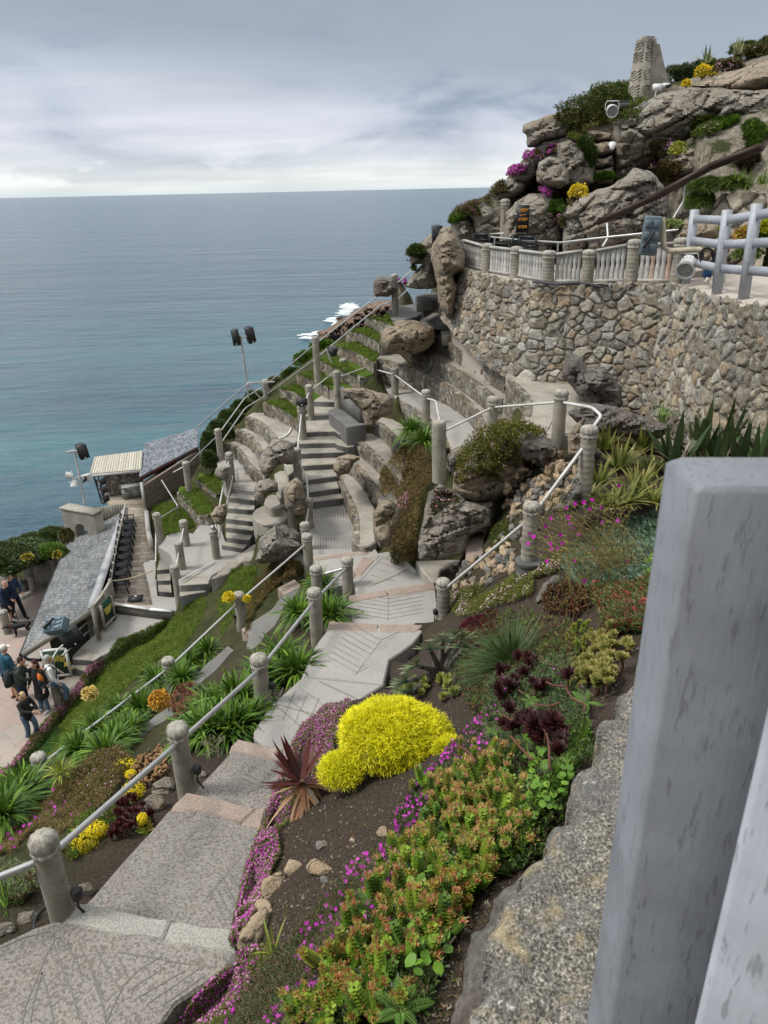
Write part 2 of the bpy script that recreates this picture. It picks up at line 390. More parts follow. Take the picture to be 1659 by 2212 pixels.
def rubble(mb,line,zbot,size=.25,res=.05,amp=.05,side=None,pal=None,mortar=(.075,.066,.052),aspect=1.25,batter=0.,seed=1,var=.5,bottom=None,rag=0.,lip=.17,gap=.035):
 L = np.asarray(line,float);seg = np.linalg.norm(np.diff(L[:,:2],axis=0),axis=1);S = np.concatenate([[0],np.cumsum(seg)])
 tot = S[-1];ns = max(3,int(tot/res));s = np.linspace(0,tot,ns)
 top = np.stack([np.interp(s,S,L[:,k]) for k in range(3)],1)
 zb = np.interp(s,S,np.asarray(bottom,float)) if bottom is not None else np.full(ns,zbot)
 H = float(np.max(top[:,2]-zb));nt = max(3,int(H/res))
 d = np.gradient(top[:,:2],axis=0);d /= np.maximum(1e-9,np.linalg.norm(d,axis=1))[:,None]
 nr = np.stack([d[:,1],-d[:,0]],1)
 if side is None:
  m = top[ns//2,:2];side = 1 if (nr[ns//2]@(-m)) > 0 else -1
 nr = nr*side
 nl = max(2,int(lip/res));t = np.concatenate([-np.arange(nl,0,-1.)/nl,np.linspace(0,1,nt)]);nt = nt+nl
 Sg,Tg = np.meshgrid(s,t,indexing='ij');lp = np.minimum(Tg,0)*lip;Tg = np.maximum(Tg,0);hh = (top[:,2]-zb)[:,None]*Tg+lp
 r = np.random.default_rng(seed)
 cx = size*aspect;cy = size
 n_i = int(tot/cx)+4;n_j = int((H+lip)/cy)+4
 jx = r.uniform(-.48,.48,(n_i,n_j));jy = r.uniform(-.46,.46,(n_i,n_j));cid = r.random((n_i,n_j));wgt = r.uniform(0,var,(n_i,n_j))
 warp = vnoise(np.stack([Sg.ravel(),hh.ravel(),Sg.ravel()*0],1),2./size*.5,seed,2).reshape(Sg.shape)*size*.14
 a = (Sg+warp)/cx+1;b = (hh+lip+warp*.7)/cy+1;ia = np.floor(a).astype(int);ib = np.floor(b).astype(int)
 d1 = np.full(Sg.shape,9.);d2 = np.full(Sg.shape,9.);idd = np.zeros(Sg.shape)
 for di in (-1,0,1):
  for dj in (-1,0,1):
   qi = np.clip(ia+di,0,n_i-1);qj = np.clip(ib+dj,0,n_j-1)
   ox = ia+di+.5+jx[qi,qj]-a;oy = ib+dj+.5+jy[qi,qj]-b
   dd = np.sqrt(ox*ox+oy*oy)*.75+.25*np.maximum(abs(ox),abs(oy))-wgt[qi,qj]*.55
   cl = dd < d1;d2 = np.where(cl,d1,np.minimum(d2,dd));idd = np.where(cl,cid[qi,qj],idd);d1 = np.where(cl,dd,d1)
 e = np.clip((d2-d1-gap)/.26,0,1);dome = 1-(1-e)**3
 rnd = (idd*7919) % 1.0
 P3 = np.stack([Sg.ravel(),hh.ravel(),idd.ravel()*9],1)
 nz = vnoise(P3,2.2/size,seed+3,3).reshape(Sg.shape)
 out = amp*(dome*(.55+.75*rnd)+.35*nz*dome)-amp*.2
 on = np.where(lp < 0,lp-lp*0+amp*.3,out)+batter*Tg*H;x = top[:,None,0]+nr[:,None,0]*on;y = top[:,None,1]+nr[:,None,1]*on
 z = top[:,None,2]-np.maximum(hh,0)+(1-Tg)**10*(np.clip(out,0,1)*.45+(rag*nz if rag else 0))-np.where(lp <= -lip*.999,.05,0)
 V = np.stack([x,y,z+0*x],-1).reshape(-1,3)
 pal = np.array(pal or STONEC);ci = (idd*997 % len(pal)).astype(int)
 C = pal[ci]*(.68+.5*((idd*131) % 1.0))[...,None]*(1+.25*vnoise(P3,1.2,seed+2,2).reshape(Sg.shape))[...,None]
 lich = np.clip(vnoise(P3,6./size*.5,seed+9,3).reshape(Sg.shape)*2.2-.9,0,1)[...,None]*.75
 C = C*(1-lich)+np.array((.46,.45,.41))*lich
 me_ = np.clip(e/.26,0,1)[...,None];C = np.array(mortar)*(1-me_)+C*me_
 i = np.arange(ns-1)[:,None];j = np.arange(nt-1)[None]
 F = np.stack([i*nt+j,(i+1)*nt+j,(i+1)*nt+j+1,i*nt+j+1],-1).reshape(-1,4)
 if side < 0: F = F[:,::-1]
 # a shallow top lip going back
 mb.add(V,F,C.reshape(-1,3))
def blocks(p,scale,seed):
 p = np.asarray(p,float)*scale+seed*3.7;i0 = np.floor(p).astype(np.int64);d1 = np.full(len(p),9.);d2 = d1.copy();off = np.zeros(len(p))
 for dx in (-1,0,1):
  for dy in (-1,0,1):
   for dz in (-1,0,1):
    c = i0+[dx,dy,dz];h = (c[:,0]*73856093) ^ (c[:,1]*19349663) ^ (c[:,2]*83492791)
    r = [(((h >> s)*2654435761+s*977) & 0xffff)/65535. for s in (0,5,9,13,3,7)]
    q = p-(c+np.stack(r[:3],1)*.9+.05);dd = np.linalg.norm(q,axis=1)
    o = (r[3]-.5)*1.0+q[:,2]*(r[4]-.5)*1.6+q[:,0]*(r[5]-.5)*1.6
    cl = dd < d1;d2 = np.where(cl,d1,np.minimum(d2,dd));off = np.where(cl,o,off);d1 = np.where(cl,dd,d1)
 return off,np.clip(1-(d2-d1)/.09,0,1)
def boulder(name,c,r,label,group=None,seed=0,m=None,rz=0.,cuts=9,rough=.12,sub=5,tilt=(0,0),parent=None,cat='rock',flat=.0,strata=0.):
 import bmesh
 bm = bmesh.new();bmesh.ops.create_icosphere(bm,subdivisions=sub,radius=1.)
 V = np.array([v.co[:] for v in bm.verts]);rr = np.random.default_rng(seed)
 for _ in range(cuts):
  n = rr.normal(size=3);n /= np.linalg.norm(n);h = rr.uniform(.62,.9);d = V@n
  V = V-np.outer(np.maximum(0,d-h)*.9,n)
 V = V*(1+rough*vnoise(V,1.3,seed,2)[:,None]+rough*.4*vnoise(V,5.,seed+5,3)[:,None])
 if strata: V = V*(1-strata*np.clip(.5-np.abs(((V[:,2]*2.2+.3*vnoise(V,1.2,seed+8,1)) % 1)-.5)*9,0,1)[:,None])
 rn = 1-np.abs(vnoise(V,1.6,seed+2,3));V = V*(1-(np.clip(rn-.86,0,1)*rough*6)[:,None])
 V = V*np.asarray(r,float)
 E_ = Matrix.Rotation(rz,3,'Z')@Matrix.Rotation(tilt[0],3,'X')@Matrix.Rotation(tilt[1],3,'Y')
 V = V@np.array(E_).T
 for v,q in zip(bm.verts,V): v.co = q
 me = bpy.data.meshes.new(name);bm.to_mesh(me);bm.free()
 me.polygons.foreach_set('use_smooth',np.ones(len(me.polygons),bool))
 o = bpy.data.objects.new(name,me);COL.objects.link(o);o.location = tuple(c);me.materials.append(m or ROCK)
 if parent is not None: o.parent = parent
 else: tag(o,label,cat,group)
 HIT.append(o);return o
def rock_poly(name,pts,frame,d0,thick,label,bulge=.5,m=None,seed=0,res=7.,lean=0.,rough=.06,group=None,cracks=.5,dirn=None,cat='rock'):
 Q = np.array([D(frame,*p) for p in pts]);u0,v0 = Q.min(0);u1,v1 = Q.max(0)
 nu = int((u1-u0)/res)+1;nv = int((v1-v0)/res)+1
 gu,gv = np.meshgrid(np.linspace(u0,u1,nu+1),np.linspace(v0,v1,nv+1),indexing='ij')
 def inside(x,y):
  r = np.zeros(x.shape,bool);k = len(Q)
  for i in range(k):
   x1,y1 = Q[i];x2,y2 = Q[(i+1) % k]
   c = ((y1 > y) != (y2 > y)) & (x < (x2-x1)*(y-y1)/((y2-y1) if y2 != y1 else 1e-9)+x1);r ^= c
  return r
 def nearest(x,y):
  bd = np.full(x.shape,1e9);bx = x.copy();by = y.copy();k = len(Q)
  for i in range(k):
   a = Q[i];e = Q[(i+1) % k]-a;t = np.clip(((x-a[0])*e[0]+(y-a[1])*e[1])/(e@e+1e-9),0,1)
   px,py = a[0]+t*e[0],a[1]+t*e[1];d = np.hypot(x-px,y-py);c = d < bd
   bd = np.where(c,d,bd);bx = np.where(c,px,bx);by = np.where(c,py,by)
  return bd,bx,by
 ju = vnoise(np.stack([gu.ravel()*.05,gv.ravel()*.05,gu.ravel()*0],1),1.,seed,3).reshape(gu.shape)
 cc = inside((gu[:-1,:-1]+gu[1:,1:])/2,(gv[:-1,:-1]+gv[1:,1:])/2)
 used = np.zeros(gu.shape,bool)
 for a,b in ((0,0),(0,1),(1,0),(1,1)): used[a:a+nu,b:b+nv] |= cc
 full = np.zeros(gu.shape,int)
 for a,b in ((0,0),(0,1),(1,0),(1,1)): full[a:a+nu,b:b+nv] += cc
 edge = used & (full < 4)
 bd,bx,by = nearest(gu,gv)
 U = np.where(edge,bx+ju*2.5,gu);Vv = np.where(edge,by+ju[::-1]*2.5,gv);dist = np.where(edge,0.,bd)
 mid = v1;dm = max(8.,min(u1-u0,v1-v0)*.42)
 prof = np.sqrt(np.clip(1-(1-np.clip(dist/dm,0,1))**2,0,1))
 idx = -np.ones(gu.shape,int);k = np.argwhere(used);idx[used] = np.arange(len(k))
 uu = U[used];vv = Vv[used];pr = prof[used];dd = dist[used]
 rays = np.array([ray(a,b) for a,b in zip(uu,vv)]);rays /= np.linalg.norm(rays,axis=1)[:,None]
 base = d0+lean*(v1-vv)/FP*d0
 raw = rays*base[:,None]
 fac = np.clip(dd/20,0,1)
 ang = dirn if dirn is not None else (.5,.25)
 sk = raw.copy();sk[:,2] = sk[:,2]*1.6-sk[:,0]*ang[0]
 big = vnoise(sk,.9/max(.5,thick),seed,3);rid = 1-np.abs(vnoise(sk*np.array([.6,.6,1.5]),1.1,seed+4,3))
 sm = vnoise(raw,3.5,seed+7,3)
 disp = bulge*pr-(-big*bulge*.45*fac)-cracks*np.clip(rid-.80,0,1)*1.6*fac*bulge+rough*sm*fac
 bo,bc = blocks(sk*np.array([1,1,1.25]),1.15/max(.45,min(1.6,thick*.6)),seed)
 bo2,bc2 = blocks(sk*np.array([1,1,1.6]),3.4/max(.45,min(1.6,thick*.6)),seed+5)
 disp = disp+fac*bulge*(.30*bo-.16*bc*cracks*2+.10*bo2-.05*bc2)+fac*.03*vnoise(raw,9.,seed+9,3)
 fr = rays*(base-disp)[:,None];bk = rays*(base+thick*(.25+.75*pr))[:,None]
 n = len(fr);V = np.vstack([fr,bk]);F = []
 ci = np.argwhere(cc);a = idx[ci[:,0],ci[:,1]];b = idx[ci[:,0]+1,ci[:,1]];c = idx[ci[:,0]+1,ci[:,1]+1];d_ = idx[ci[:,0],ci[:,1]+1]
 F = np.stack([a,d_,c,b],1);Bk = np.stack([a,b,c,d_],1)+n
 S = []
 def q(i,j): return cc[i,j] if 0 <= i < nu and 0 <= j < nv else False
 for i,j in ci:
  A = idx[i,j];B = idx[i+1,j];C_ = idx[i+1,j+1];E_ = idx[i,j+1]
  if not q(i-1,j): S.append([A,A+n,E_+n,E_])
  if not q(i+1,j): S.append([B,C_,C_+n,B+n])
  if not q(i,j-1): S.append([A,B,B+n,A+n])
  if not q(i,j+1): S.append([E_,E_+n,C_+n,C_])
 mb = MB();mb.add(V,np.vstack([F,Bk,np.array(S)]),(.5,.5,.5))
 c0 = V.mean(0);mb.v[0] = mb.v[0]-c0
 o = mb.build(name,m or ROCK,smooth=38,loc=c0);tag(o,label,cat,group);HIT.append(o)
 return o
# ------------------------------------------------------------------ SEA
def make_sea():
 mb = MB();S = 40000.
 # rings of quads, finer near the shore
 rs = np.concatenate([[0],np.geomspace(20,S,60)]);n = 64;a = np.arange(n)*2*pi/n;V = [[0,40,SEA_Z]]
 for r in rs[1:]: V += [[r*cos(t),r*sin(t)+40,SEA_Z] for t in a]
 V = np.array(V);F3 = [[0,1+k,1+(k+1) % n] for k in range(n)];F4 = []
 for i in range(len(rs)-2):
  for k in range(n): F4.append([1+i*n+k,1+(i+1)*n+k,1+(i+1)*n+(k+1) % n,1+i*n+(k+1) % n])
 mb.add(V,F3,(.1,.2,.25));mb.f4.append(np.array(F4));mb.m4.append(np.zeros(len(F4)))
 def f(t,b,_):
  co = gpos(t);mp = t('ShaderNodeMapping',{'Vector': co,'Scale': (.012,.035,.03),'Rotation': (0,0,radians(-14))})
  sand = t('ShaderNodeTexNoise',{'Vector': mp,'Scale': 1.0,'Detail': 5.,'Roughness': .55,'Distortion': .4}).outputs[0]
  sp = t('ShaderNodeSeparateXYZ',{0: co});near = t('ShaderNodeMapRange',{'Value': sp.outputs[1],'From Min': 95.,'From Max': 330.,'To Min': 1.,'To Max': 0.}).outputs[0]
  nearx = t('ShaderNodeMapRange',{'Value': sp.outputs[1],'From Min': 62.,'From Max': 100.,'To Min': 0.,'To Max': 1.}).outputs[0]
  k = t.math('MULTIPLY',t.math('MULTIPLY',t.ramp(sand,[(.36,0.),(.60,1.)]),near),nearx)
  c = t.mix(t.math('MULTIPLY',k,.62),(.020,.062,.098),(.045,.17,.185))
  mp2 = t('ShaderNodeMapping',{'Vector': co,'Scale': (.28,.75,1),'Rotation': (0,0,radians(-9))})
  w1 = t('ShaderNodeTexNoise',{'Vector': mp2,'Scale': .62,'Detail': 7.,'Roughness': .62,'Distortion': .35}).outputs[0]
  mp3 = t('ShaderNodeMapping',{'Vector': co,'Scale': (.05,.16,1),'Rotation': (0,0,radians(-16))})
  w2 = t('ShaderNodeTexNoise',{'Vector': mp3,'Scale': .9,'Detail': 6.,'Roughness': .6}).outputs[0]
  mp4 = t('ShaderNodeMapping',{'Vector': co,'Scale': (.004,.012,1)})
  w4 = t('ShaderNodeTexNoise',{'Vector': mp4,'Scale': 1.2,'Detail': 6.,'Roughness': .65}).outputs[0]
  h = t.math('ADD',t.math('MULTIPLY',w1,.8),t.math('ADD',t.math('MULTIPLY',w2,2.2),t.math('MULTIPLY',w4,6.)))
  setc(t,b,c)
  b.inputs['Roughness'].default_value = .16;b.inputs['Specular IOR Level'].default_value = .5;b.inputs['IOR'].default_value = 1.33
  bump(t,b,h,1.0,1.7)
 o = mb.build('sea',mat('sea_water',f));tag(o,kind='structure',label='grey blue sea with short waves and turquoise patches reaching the horizon')
make_sea()
# ------------------------------------------------------------------ LEVELS: paths, stairs, terraces
ZP = -11.9;ZD = -10.25;ZM = -9.25;ZMO = -7.6;ZT = -2.0
CHEV = []
def landing(name,frame,pts,zb,m,kind='structure',label=None,cat=None,parent=None,**kw):
 P3 = [P(frame,p[0],p[1],p[2]) for p in pts];mb = MB();prism(mb,P3,zb,**kw)
 o = mb.build(name,m,parent)
 if parent is None: tag(o,label,cat,kind=kind)
 HIT.append(o);return np.array(P3)
# upper path, nearest first
zA = -4.92
landing('path','R8',[(-450,1950,zA),(-450,1100,zA),(0,985,zA),(180,905,zA),(335,850,zA),(370,838,zA),(900,960,zA),(1292,1062,zA),(1180,1180,zA),(960,1320,zA),(820,1500,zA),(700,1950,zA)],-6.2,CONC_NEAR,label='speckled grey concrete landing nearest the viewer')
def slab(frame,pts,z,zb,m,parent,name='granite_slab'):
 mb = MB();prism(mb,[P(frame,p[0],p[1],z if len(p) < 3 else p[2]) for p in pts],zb,bev=.025,step=.12,jit=.012,foot=False);o = mb.build(name,m,parent);HIT.append(o);return o
def slabrow(label,items,mats,cat='step'):
 e = empty('step_edging',P(*items[0][0],*items[0][1][0][:2],items[0][2]) if False else P(items[0][0],items[0][1][0][0],items[0][1][0][1],items[0][2]),label,cat)
 for (fr_,pts,z),m in zip(items,mats):
  o = slab(fr_,pts,z,z-.24 if not isinstance(z,tuple) else z[0],m,e);o.location = -Vector(e.location)
 return e
slabrow('pale grey two-block granite step edge beside the nearest concrete post',[('R8',[(338,872),(350,835),(385,800),(430,757),(480,760),(700,815),(925,858),(880,978),(600,935)],zA+.012),('R8',[(930,858),(1100,880),(1265,905),(1296,1062),(1100,1020),(885,978)],zA+.016)],[SLABG,SLABG])
zB0,zB1 = -5.1,-5.55
landing('path','R8',[(440,800,zB0),(500,735,zB0),(700,505,zB0-.2),(918,262,zB1),(1140,270,zB1),(1310,330,zB1),(1410,350,zB1),(1420,420,-5.5),(1340,650,-5.3),(1275,880,zB0),(1290,1000,zB0),(900,960,zB0)],-6.6,CONC_NEAR,label='speckled grey concrete landing between the two granite step edges')
slabrow('brownish granite step edge at the second landing, beside the agave bed',[('R8',[(920,262),(945,228),(1010,160),(1150,182),(1395,248),(1300,330),(1130,285),(1030,262)],zB1+.014),('R8',[(1400,250),(1450,245),(1440,320),(1415,380),(1310,335)],zB1+.010)],[SLABP,SLABP])
zC0,zC1 = -5.72,-6.0
landing('path','R6',[(1070,1245,zC0),(1165,1150,-5.8),(1250,1060,-5.93),(1262,1035,zC1),(1420,1060,zC1),(1585,1120,zC1),(1560,1230,-5.85),(1500,1350,zC0),(1440,1420,zC0),(1000,1330,zC0)],-7,CONC_NEAR,label='speckled concrete landing by the second concrete post')
slabrow('pinkish granite step edge between the leafless shrub and the yellow bush',[('R6',[(1252,1048),(1262,1015),(1300,978),(1420,1003),(1625,1038),(1590,1115),(1400,1085)],zC1+.012)],[SLABP])
zD0,zD1 = -6.18,-6.75
landing('path','R7',[(0,665,zD0),(0,640,zD0),(55,545,-6.3),(205,410,-6.5),(265,270,-6.68),(330,185,zD1),(540,190,zD1),(735,200,zD1),(690,260,-6.65),(590,330,-6.55),(560,440,-6.45),(440,520,-6.35),(300,600,-6.25),(180,720,zD0),(90,750,zD0)],-7.6,CONC_PATH,label='pale concrete landing with incised chevrons beside the fan-leaved aloe')
slabrow('long pink granite step edge beside the fan-leaved aloe',[('R7',[(310,200),(328,160),(545,172),(540,212),(425,208)],zD1+.012),('R7',[(548,173),(740,172),(700,215),(545,213)],zD1+.015)],[SLABP,SLABP])
zE = -6.92
landing('path','R7',[(360,190,zE),(345,168,zE),(415,78,zE),(590,48,zE),(790,20,zE),(800,90,zE),(790,190,zE),(560,200,zE)],-7.9,CONC_PATH,label='pale concrete landing with incised chevrons between two pink step edges')
slabrow('pink granite step edge running to the rope-capped post above the rockery',[('R7',[(415,80),(415,48),(575,22),(585,50)],zE+.012),('R7',[(580,22),(785,-8),(792,22),(588,52)],zE+.015)],[SLABP,SLABP])
zF = -7.1
landing('path','R4',[(1150,1660,zF),(1145,1625,zF),(1285,1460,zF),(1400,1440,zF),(1520,1530,zF),(1600,1600,zF),(1640,1700,zF),(1400,1720,zF),(1170,1730,zF)],-8.2,CONC_PATH,label='pale concrete landing beyond the pink step edges')
slabrow('pink and grey granite step edge set diagonally at the turn of the path',[('R4',[(1145,1570),(1215,1470),(1290,1500),(1195,1610)],zF+.012),('R4',[(1225,1475),(1255,1450),(1290,1425),(1320,1470),(1295,1500)],zF+.015),('R4',[(1225,1650),(1370,1590),(1520,1535),(1510,1560),(1370,1625),(1250,1675)],zF+.02)],[SLABP,SLABG,SLABG])
zG = -7.3
landing('path','R4',[(880,1600,zG),(885,1470,zG),(1060,1450,zG),(1250,1440,zG),(1290,1480,zG),(1180,1640,zG),(1000,1680,zG)],-8.6,CONC_PATH,label='pale concrete step below the brick paved floor')
slabrow('pinkish stone step edge in front of the round mosaic floor',[('R4',[(890,1510),(890,1485),(1060,1455),(1262,1440),(1270,1460),(1080,1480)],zG+.012)],[SLABP])
zG = ZMO
landing('paving','R4',[(885,1500,ZMO),(840,1340,ZMO),(840,1180,ZMO),(880,1150,ZMO),(1100,1110,ZMO),(1150,1200,ZMO),(1170,1300,ZMO),(1250,1450,ZMO)],-9,CONC_PATH,label='brick patterned floor with concentric rings at the foot of the stairs')
# incised lines: shallow dark grooves laid as thin strips
GROOVE = plain('groove_dark',(.17,.16,.145),.95,0,.3,40.)
def grooves(name,frame,segs,z,wd=.009,m=GROOVE):
 mb = MB()
 for a in segs:
  pts = [P(frame,p[0],p[1],z if len(p) < 3 else p[2]) for p in a]
  for p0,p1 in zip(pts[:-1],pts[1:]):
   d = p1-p0;L = np.linalg.norm(d);
   if L < 1e-4: continue
   nn = np.array([-d[1],d[0],0])/L*wd/2;w_ = rng.uniform(.6,1.3)
   q = np.array([p0-nn*w_,p1-nn*w_,p1+nn*w_,p0+nn*w_]);q[:,2] += .004;mb.add(q,[[0,1,2,3]])
 o = mb.build(name,m);tag(o,kind='structure',label='incised lines in the concrete landing');return o
def herring(frame,spine,n,la,lb,z):
 (x0,y0),(x1,y1) = spine;S = [[(x0,y0),(x1,y1)]]
 for k in range(n):
  t = (k+.5)/n;cx,cy = x0+(x1-x0)*t,y0+(y1-y0)*t
  S.append([(cx,cy),(cx+la[0],cy+la[1])]);S.append([(cx,cy),(cx+lb[0],cy+lb[1])])
 return S
gA = [[(285,990),(240,1080),(140,1330),(120,1430)],[(230,1140),(185,1300),(165,1420)],[(225,1150),(250,1230),(275,1330),(295,1420)],[(300,1020),(340,1130),(400,1280),(430,1400)],[(375,1010),(420,1100),(455,1200)],[(440,1010),(520,1180),(560,1290)],[(520,1020),(600,1160),(655,1240)],[(640,1060),(700,1180)],[(575,1420),(670,1220),(760,1130),(880,1060)],[(500,1150),(560,1330),(575,1420)],[(690,1250),(900,1120)],[(740,1290),(1000,1140)],[(800,1320),(1080,1130)],[(880,1330),(1120,1160)],[(0,1015),(150,950),(280,925)],[(640,1035),(800,1060),(1010,1100),(1180,1120)]]
th = np.linspace(0,4.2*pi,40);gA.append([(335+(55-3.2*t_)*cos(t_),985+(42-2.6*t_)*sin(t_)) for t_ in th])
grooves('incised_lines','R8',gA,zA,.008)
def zb_(q): return zB0+(zB1-zB0)*min(1,max(0,(860-q)/600))
gB = [[(555,715),(1010,300),(1080,262)],[(640,790),(950,500),(1100,330),(1240,345)],[(1050,870),(1060,830),(1190,650),(1310,480)],[(1140,700),(1230,880)],[(1165,670),(1265,860)],[(1200,620),(1290,790)],[(1230,580),(1315,720)],[(1265,535),(1330,640)],[(640,800),(900,700),(1050,620)],[(760,690),(900,640),(1080,560)],[(860,620),(1100,500)],[(930,520),(1180,420)],[(1000,430),(1230,390)],[(900,690),(1020,850)],[(1100,770),(1160,860)],[(800,780),(960,560)]]
grooves('incised_lines','R8',[[(a,b,zb_(b)) for a,b in s] for s in gB],0,.007)
def zr(q,q0,q1,z0,z1): return z0+(z1-z0)*min(1,max(0,(q0-q)/(q0-q1)))
gC = herring('R6',((1400,1240),(1530,1085)),7,(-95,-38),(18,-70),0)+[[(1200,1290),(1400,1120)],[(1260,1330),(1470,1200)]]
grooves('incised_lines','R6',[[(a,b,zr(b,1245,1040,zC0,zC1)) for a,b in s] for s in gC],0,.010)
gD = herring('R7',((330,585),(70,515)),5,(-25,60),(30,-70),0)+herring('R7',((440,395),(560,235)),8,(-130,-75),(80,-38),0)+[[(60,560),(180,700)],[(95,525),(235,650)],[(150,500),(290,610)],[(205,455),(370,570)],[(280,420),(450,500)],[(210,400),(570,440)]]
grooves('incised_lines','R7',[[(a,b,zr(b,640,190,zD0,zD1)+.002) for a,b in s] for s in gD],0,.008)
gE = herring('R7',((585,160),(585,55)),6,(-140,-22),(150,-28),0)
grooves('incised_lines','R7',gE,zE,.012)
gF = [[(1180,1650),(1340,1480)],[(1340,1480),(1560,1600)],[(1260,1600),(1420,1640)],[(1300,1560),(1470,1610)],[(1330,1520),(1520,1590)],[(1360,1500),(1400,1450)]]
grooves('incised_lines','R4',gF,zF,.014)
gM = []
for rr in (22,50,78,105,130): gM.append([(1000+rr*cos(t_),1290+rr*.42*sin(t_)) for t_ in np.linspace(0,2*pi,40)])
for k in range(7): gM.append([(890+k*2,1175+k*8.5),(1115-k*2,1155+k*9)])
for k in range(12): gM.append([(900+k*18,1172+(k%2)*9),(898+k*18.5,1232)])
for k in range(6): gM.append([(895,1360+k*13),(1140,1352+k*14)])
for k in range(14): gM.append([(900+k*17.5,1358),(896+k*18.5,1430)])
grooves('incised_lines','R4',gM,ZMO,.016)
# main stair
def stair(name,label,frame,foot_z,steps,back,m_t=CONC,m_r=CONC_DARK,zb=None,bevel=.02):
 loc = P(frame,steps[0][0][0][0],steps[0][1],foot_z);e = empty(name,loc,label,'stairs')
 z = foot_z;zs = []
 for edge,qb in steps:
  z2 = rise(frame,edge[0][0],qb,z,edge[0][1]);z2 = z+min(.24,max(.10,z2-z));z = z2;zs.append(z)
 for k,(edge,qb) in enumerate(steps):
  fr_ = [P(frame,p,q,zs[k]) for p,q in edge]
  if k+1 < len(steps):
   nx = [P(frame,p,q,zs[k+1]) for p,q in steps[k+1][0]]
   bk = []
   for q_ in nx: v = q_.copy();v[2] = zs[k];dd = v[:2]/np.linalg.norm(v[:2]);v[:2] += dd*.12;bk.append(v)
  else:
   bk = [P(frame,p,q,zs[k]) for p,q in back]
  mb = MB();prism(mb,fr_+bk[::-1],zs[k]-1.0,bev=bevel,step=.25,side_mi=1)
  for i in range(len(mb.v)): mb.v[i] = mb.v[i]-loc
  o = mb.build('step',[m_t,m_r],e);HIT.append(o)
 return zs
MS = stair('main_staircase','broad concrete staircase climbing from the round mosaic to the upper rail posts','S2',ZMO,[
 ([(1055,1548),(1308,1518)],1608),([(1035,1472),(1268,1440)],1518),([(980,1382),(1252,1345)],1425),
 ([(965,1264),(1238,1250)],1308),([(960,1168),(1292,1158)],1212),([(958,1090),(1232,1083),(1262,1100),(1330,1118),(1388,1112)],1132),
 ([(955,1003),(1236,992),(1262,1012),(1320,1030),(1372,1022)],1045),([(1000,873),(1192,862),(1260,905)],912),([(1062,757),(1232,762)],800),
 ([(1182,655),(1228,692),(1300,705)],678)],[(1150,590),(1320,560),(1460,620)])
Z8,Z9,Z10 = MS[7],MS[8],MS[9]
# left stair down to the middle landing
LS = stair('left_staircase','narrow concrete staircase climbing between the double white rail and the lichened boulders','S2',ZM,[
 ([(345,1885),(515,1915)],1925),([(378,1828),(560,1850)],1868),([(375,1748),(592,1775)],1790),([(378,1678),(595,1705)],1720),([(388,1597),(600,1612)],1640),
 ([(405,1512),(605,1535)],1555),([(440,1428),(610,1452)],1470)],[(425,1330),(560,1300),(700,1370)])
ZLT = LS[-1]
print('stairs',MS,LS)
# ------------------------------------------------------------------ curved seating terraces
ROWS = {}
def terrace(name,label,frame,front,z,back,zb,m_top=CONC,size=.17,seed=1,wall_bottom=None,smooth=1,lip=.035,group=None,face='stone',res=.04,amp=.04,cat='seating',thick=.09,pal=None,rag=0.,tz=None):
 F0 = np.array([P(frame,p[0],p[1],z if len(p) < 3 else p[2]) for p in front]);F0 = smooth_line(F0,smooth) if smooth else F0
 loc = F0[len(F0)//2];e = empty(name,loc,label,cat,group)
 B = np.array(back,float).copy()
 if len(front[0]) < 3: B[:,2] = z
 poly = np.vstack([F0,B[::-1]])
 mb = MB();prism(mb,poly,z-thick if len(front[0]) < 3 else min(p[2] for p in front)-thick,bev=lip,step=.2,jit=.02)
 for i in range(len(mb.v)): mb.v[i] = mb.v[i]-loc
 o = mb.build('seat_top',m_top,e);HIT.append(o)
 # core below
 tops = F0.copy();tops[:,2] += .006
 # set the face in a little
 fb = MB()
 if face == 'stone':
  rubble(fb,tops,zb,size=size,res=res,amp=amp,seed=seed,bottom=None if wall_bottom is None else np.interp(np.linspace(0,1,len(tops)),np.linspace(0,1,len(wall_bottom)),wall_bottom),pal=pal,rag=rag)
  for i in range(len(fb.v)): fb.v[i] = fb.v[i]-loc
  o = fb.build('stone_riser',STONE,e,smooth=50);HIT.append(o)
 core = MB();pl = poly.copy();pl[:,2] -= thick+.002
 c_ = pl.mean(0)[:2]
 prism(core,pl,zb,bev=.01,step=.6,jit=0.,foot=False)
 for i in range(len(core.v)): core.v[i] = core.v[i]-loc
 # slide the core back from the face so the stones stand proud of it
 o = core.build('core' if face == 'stone' else 'concrete_riser',CONC_DARK if face != 'stone' else CONC,e)
 ROWS[label] = F0
 return F0,e
def px3(frame,pts,z): return [P(frame,p[0],p[1],z if len(p) < 3 else p[2]) for p in pts]
def inset(line,d):
 L = np.array(line,float);k = L[:,:2]/np.linalg.norm(L[:,:2],axis=1)[:,None];L[:,:2] += k*d;return L
ZL = [-7.72,-7.33,-6.93];ZG_ = [-6.50,-6.10,-5.70,-5.32,-5.0,-4.6,-4.2]
GR = 'curved stone terraces left of the staircase';GG = 'grassed terraces stepping up the cliff edge';GRR = 'curved stone seats right of the staircase'
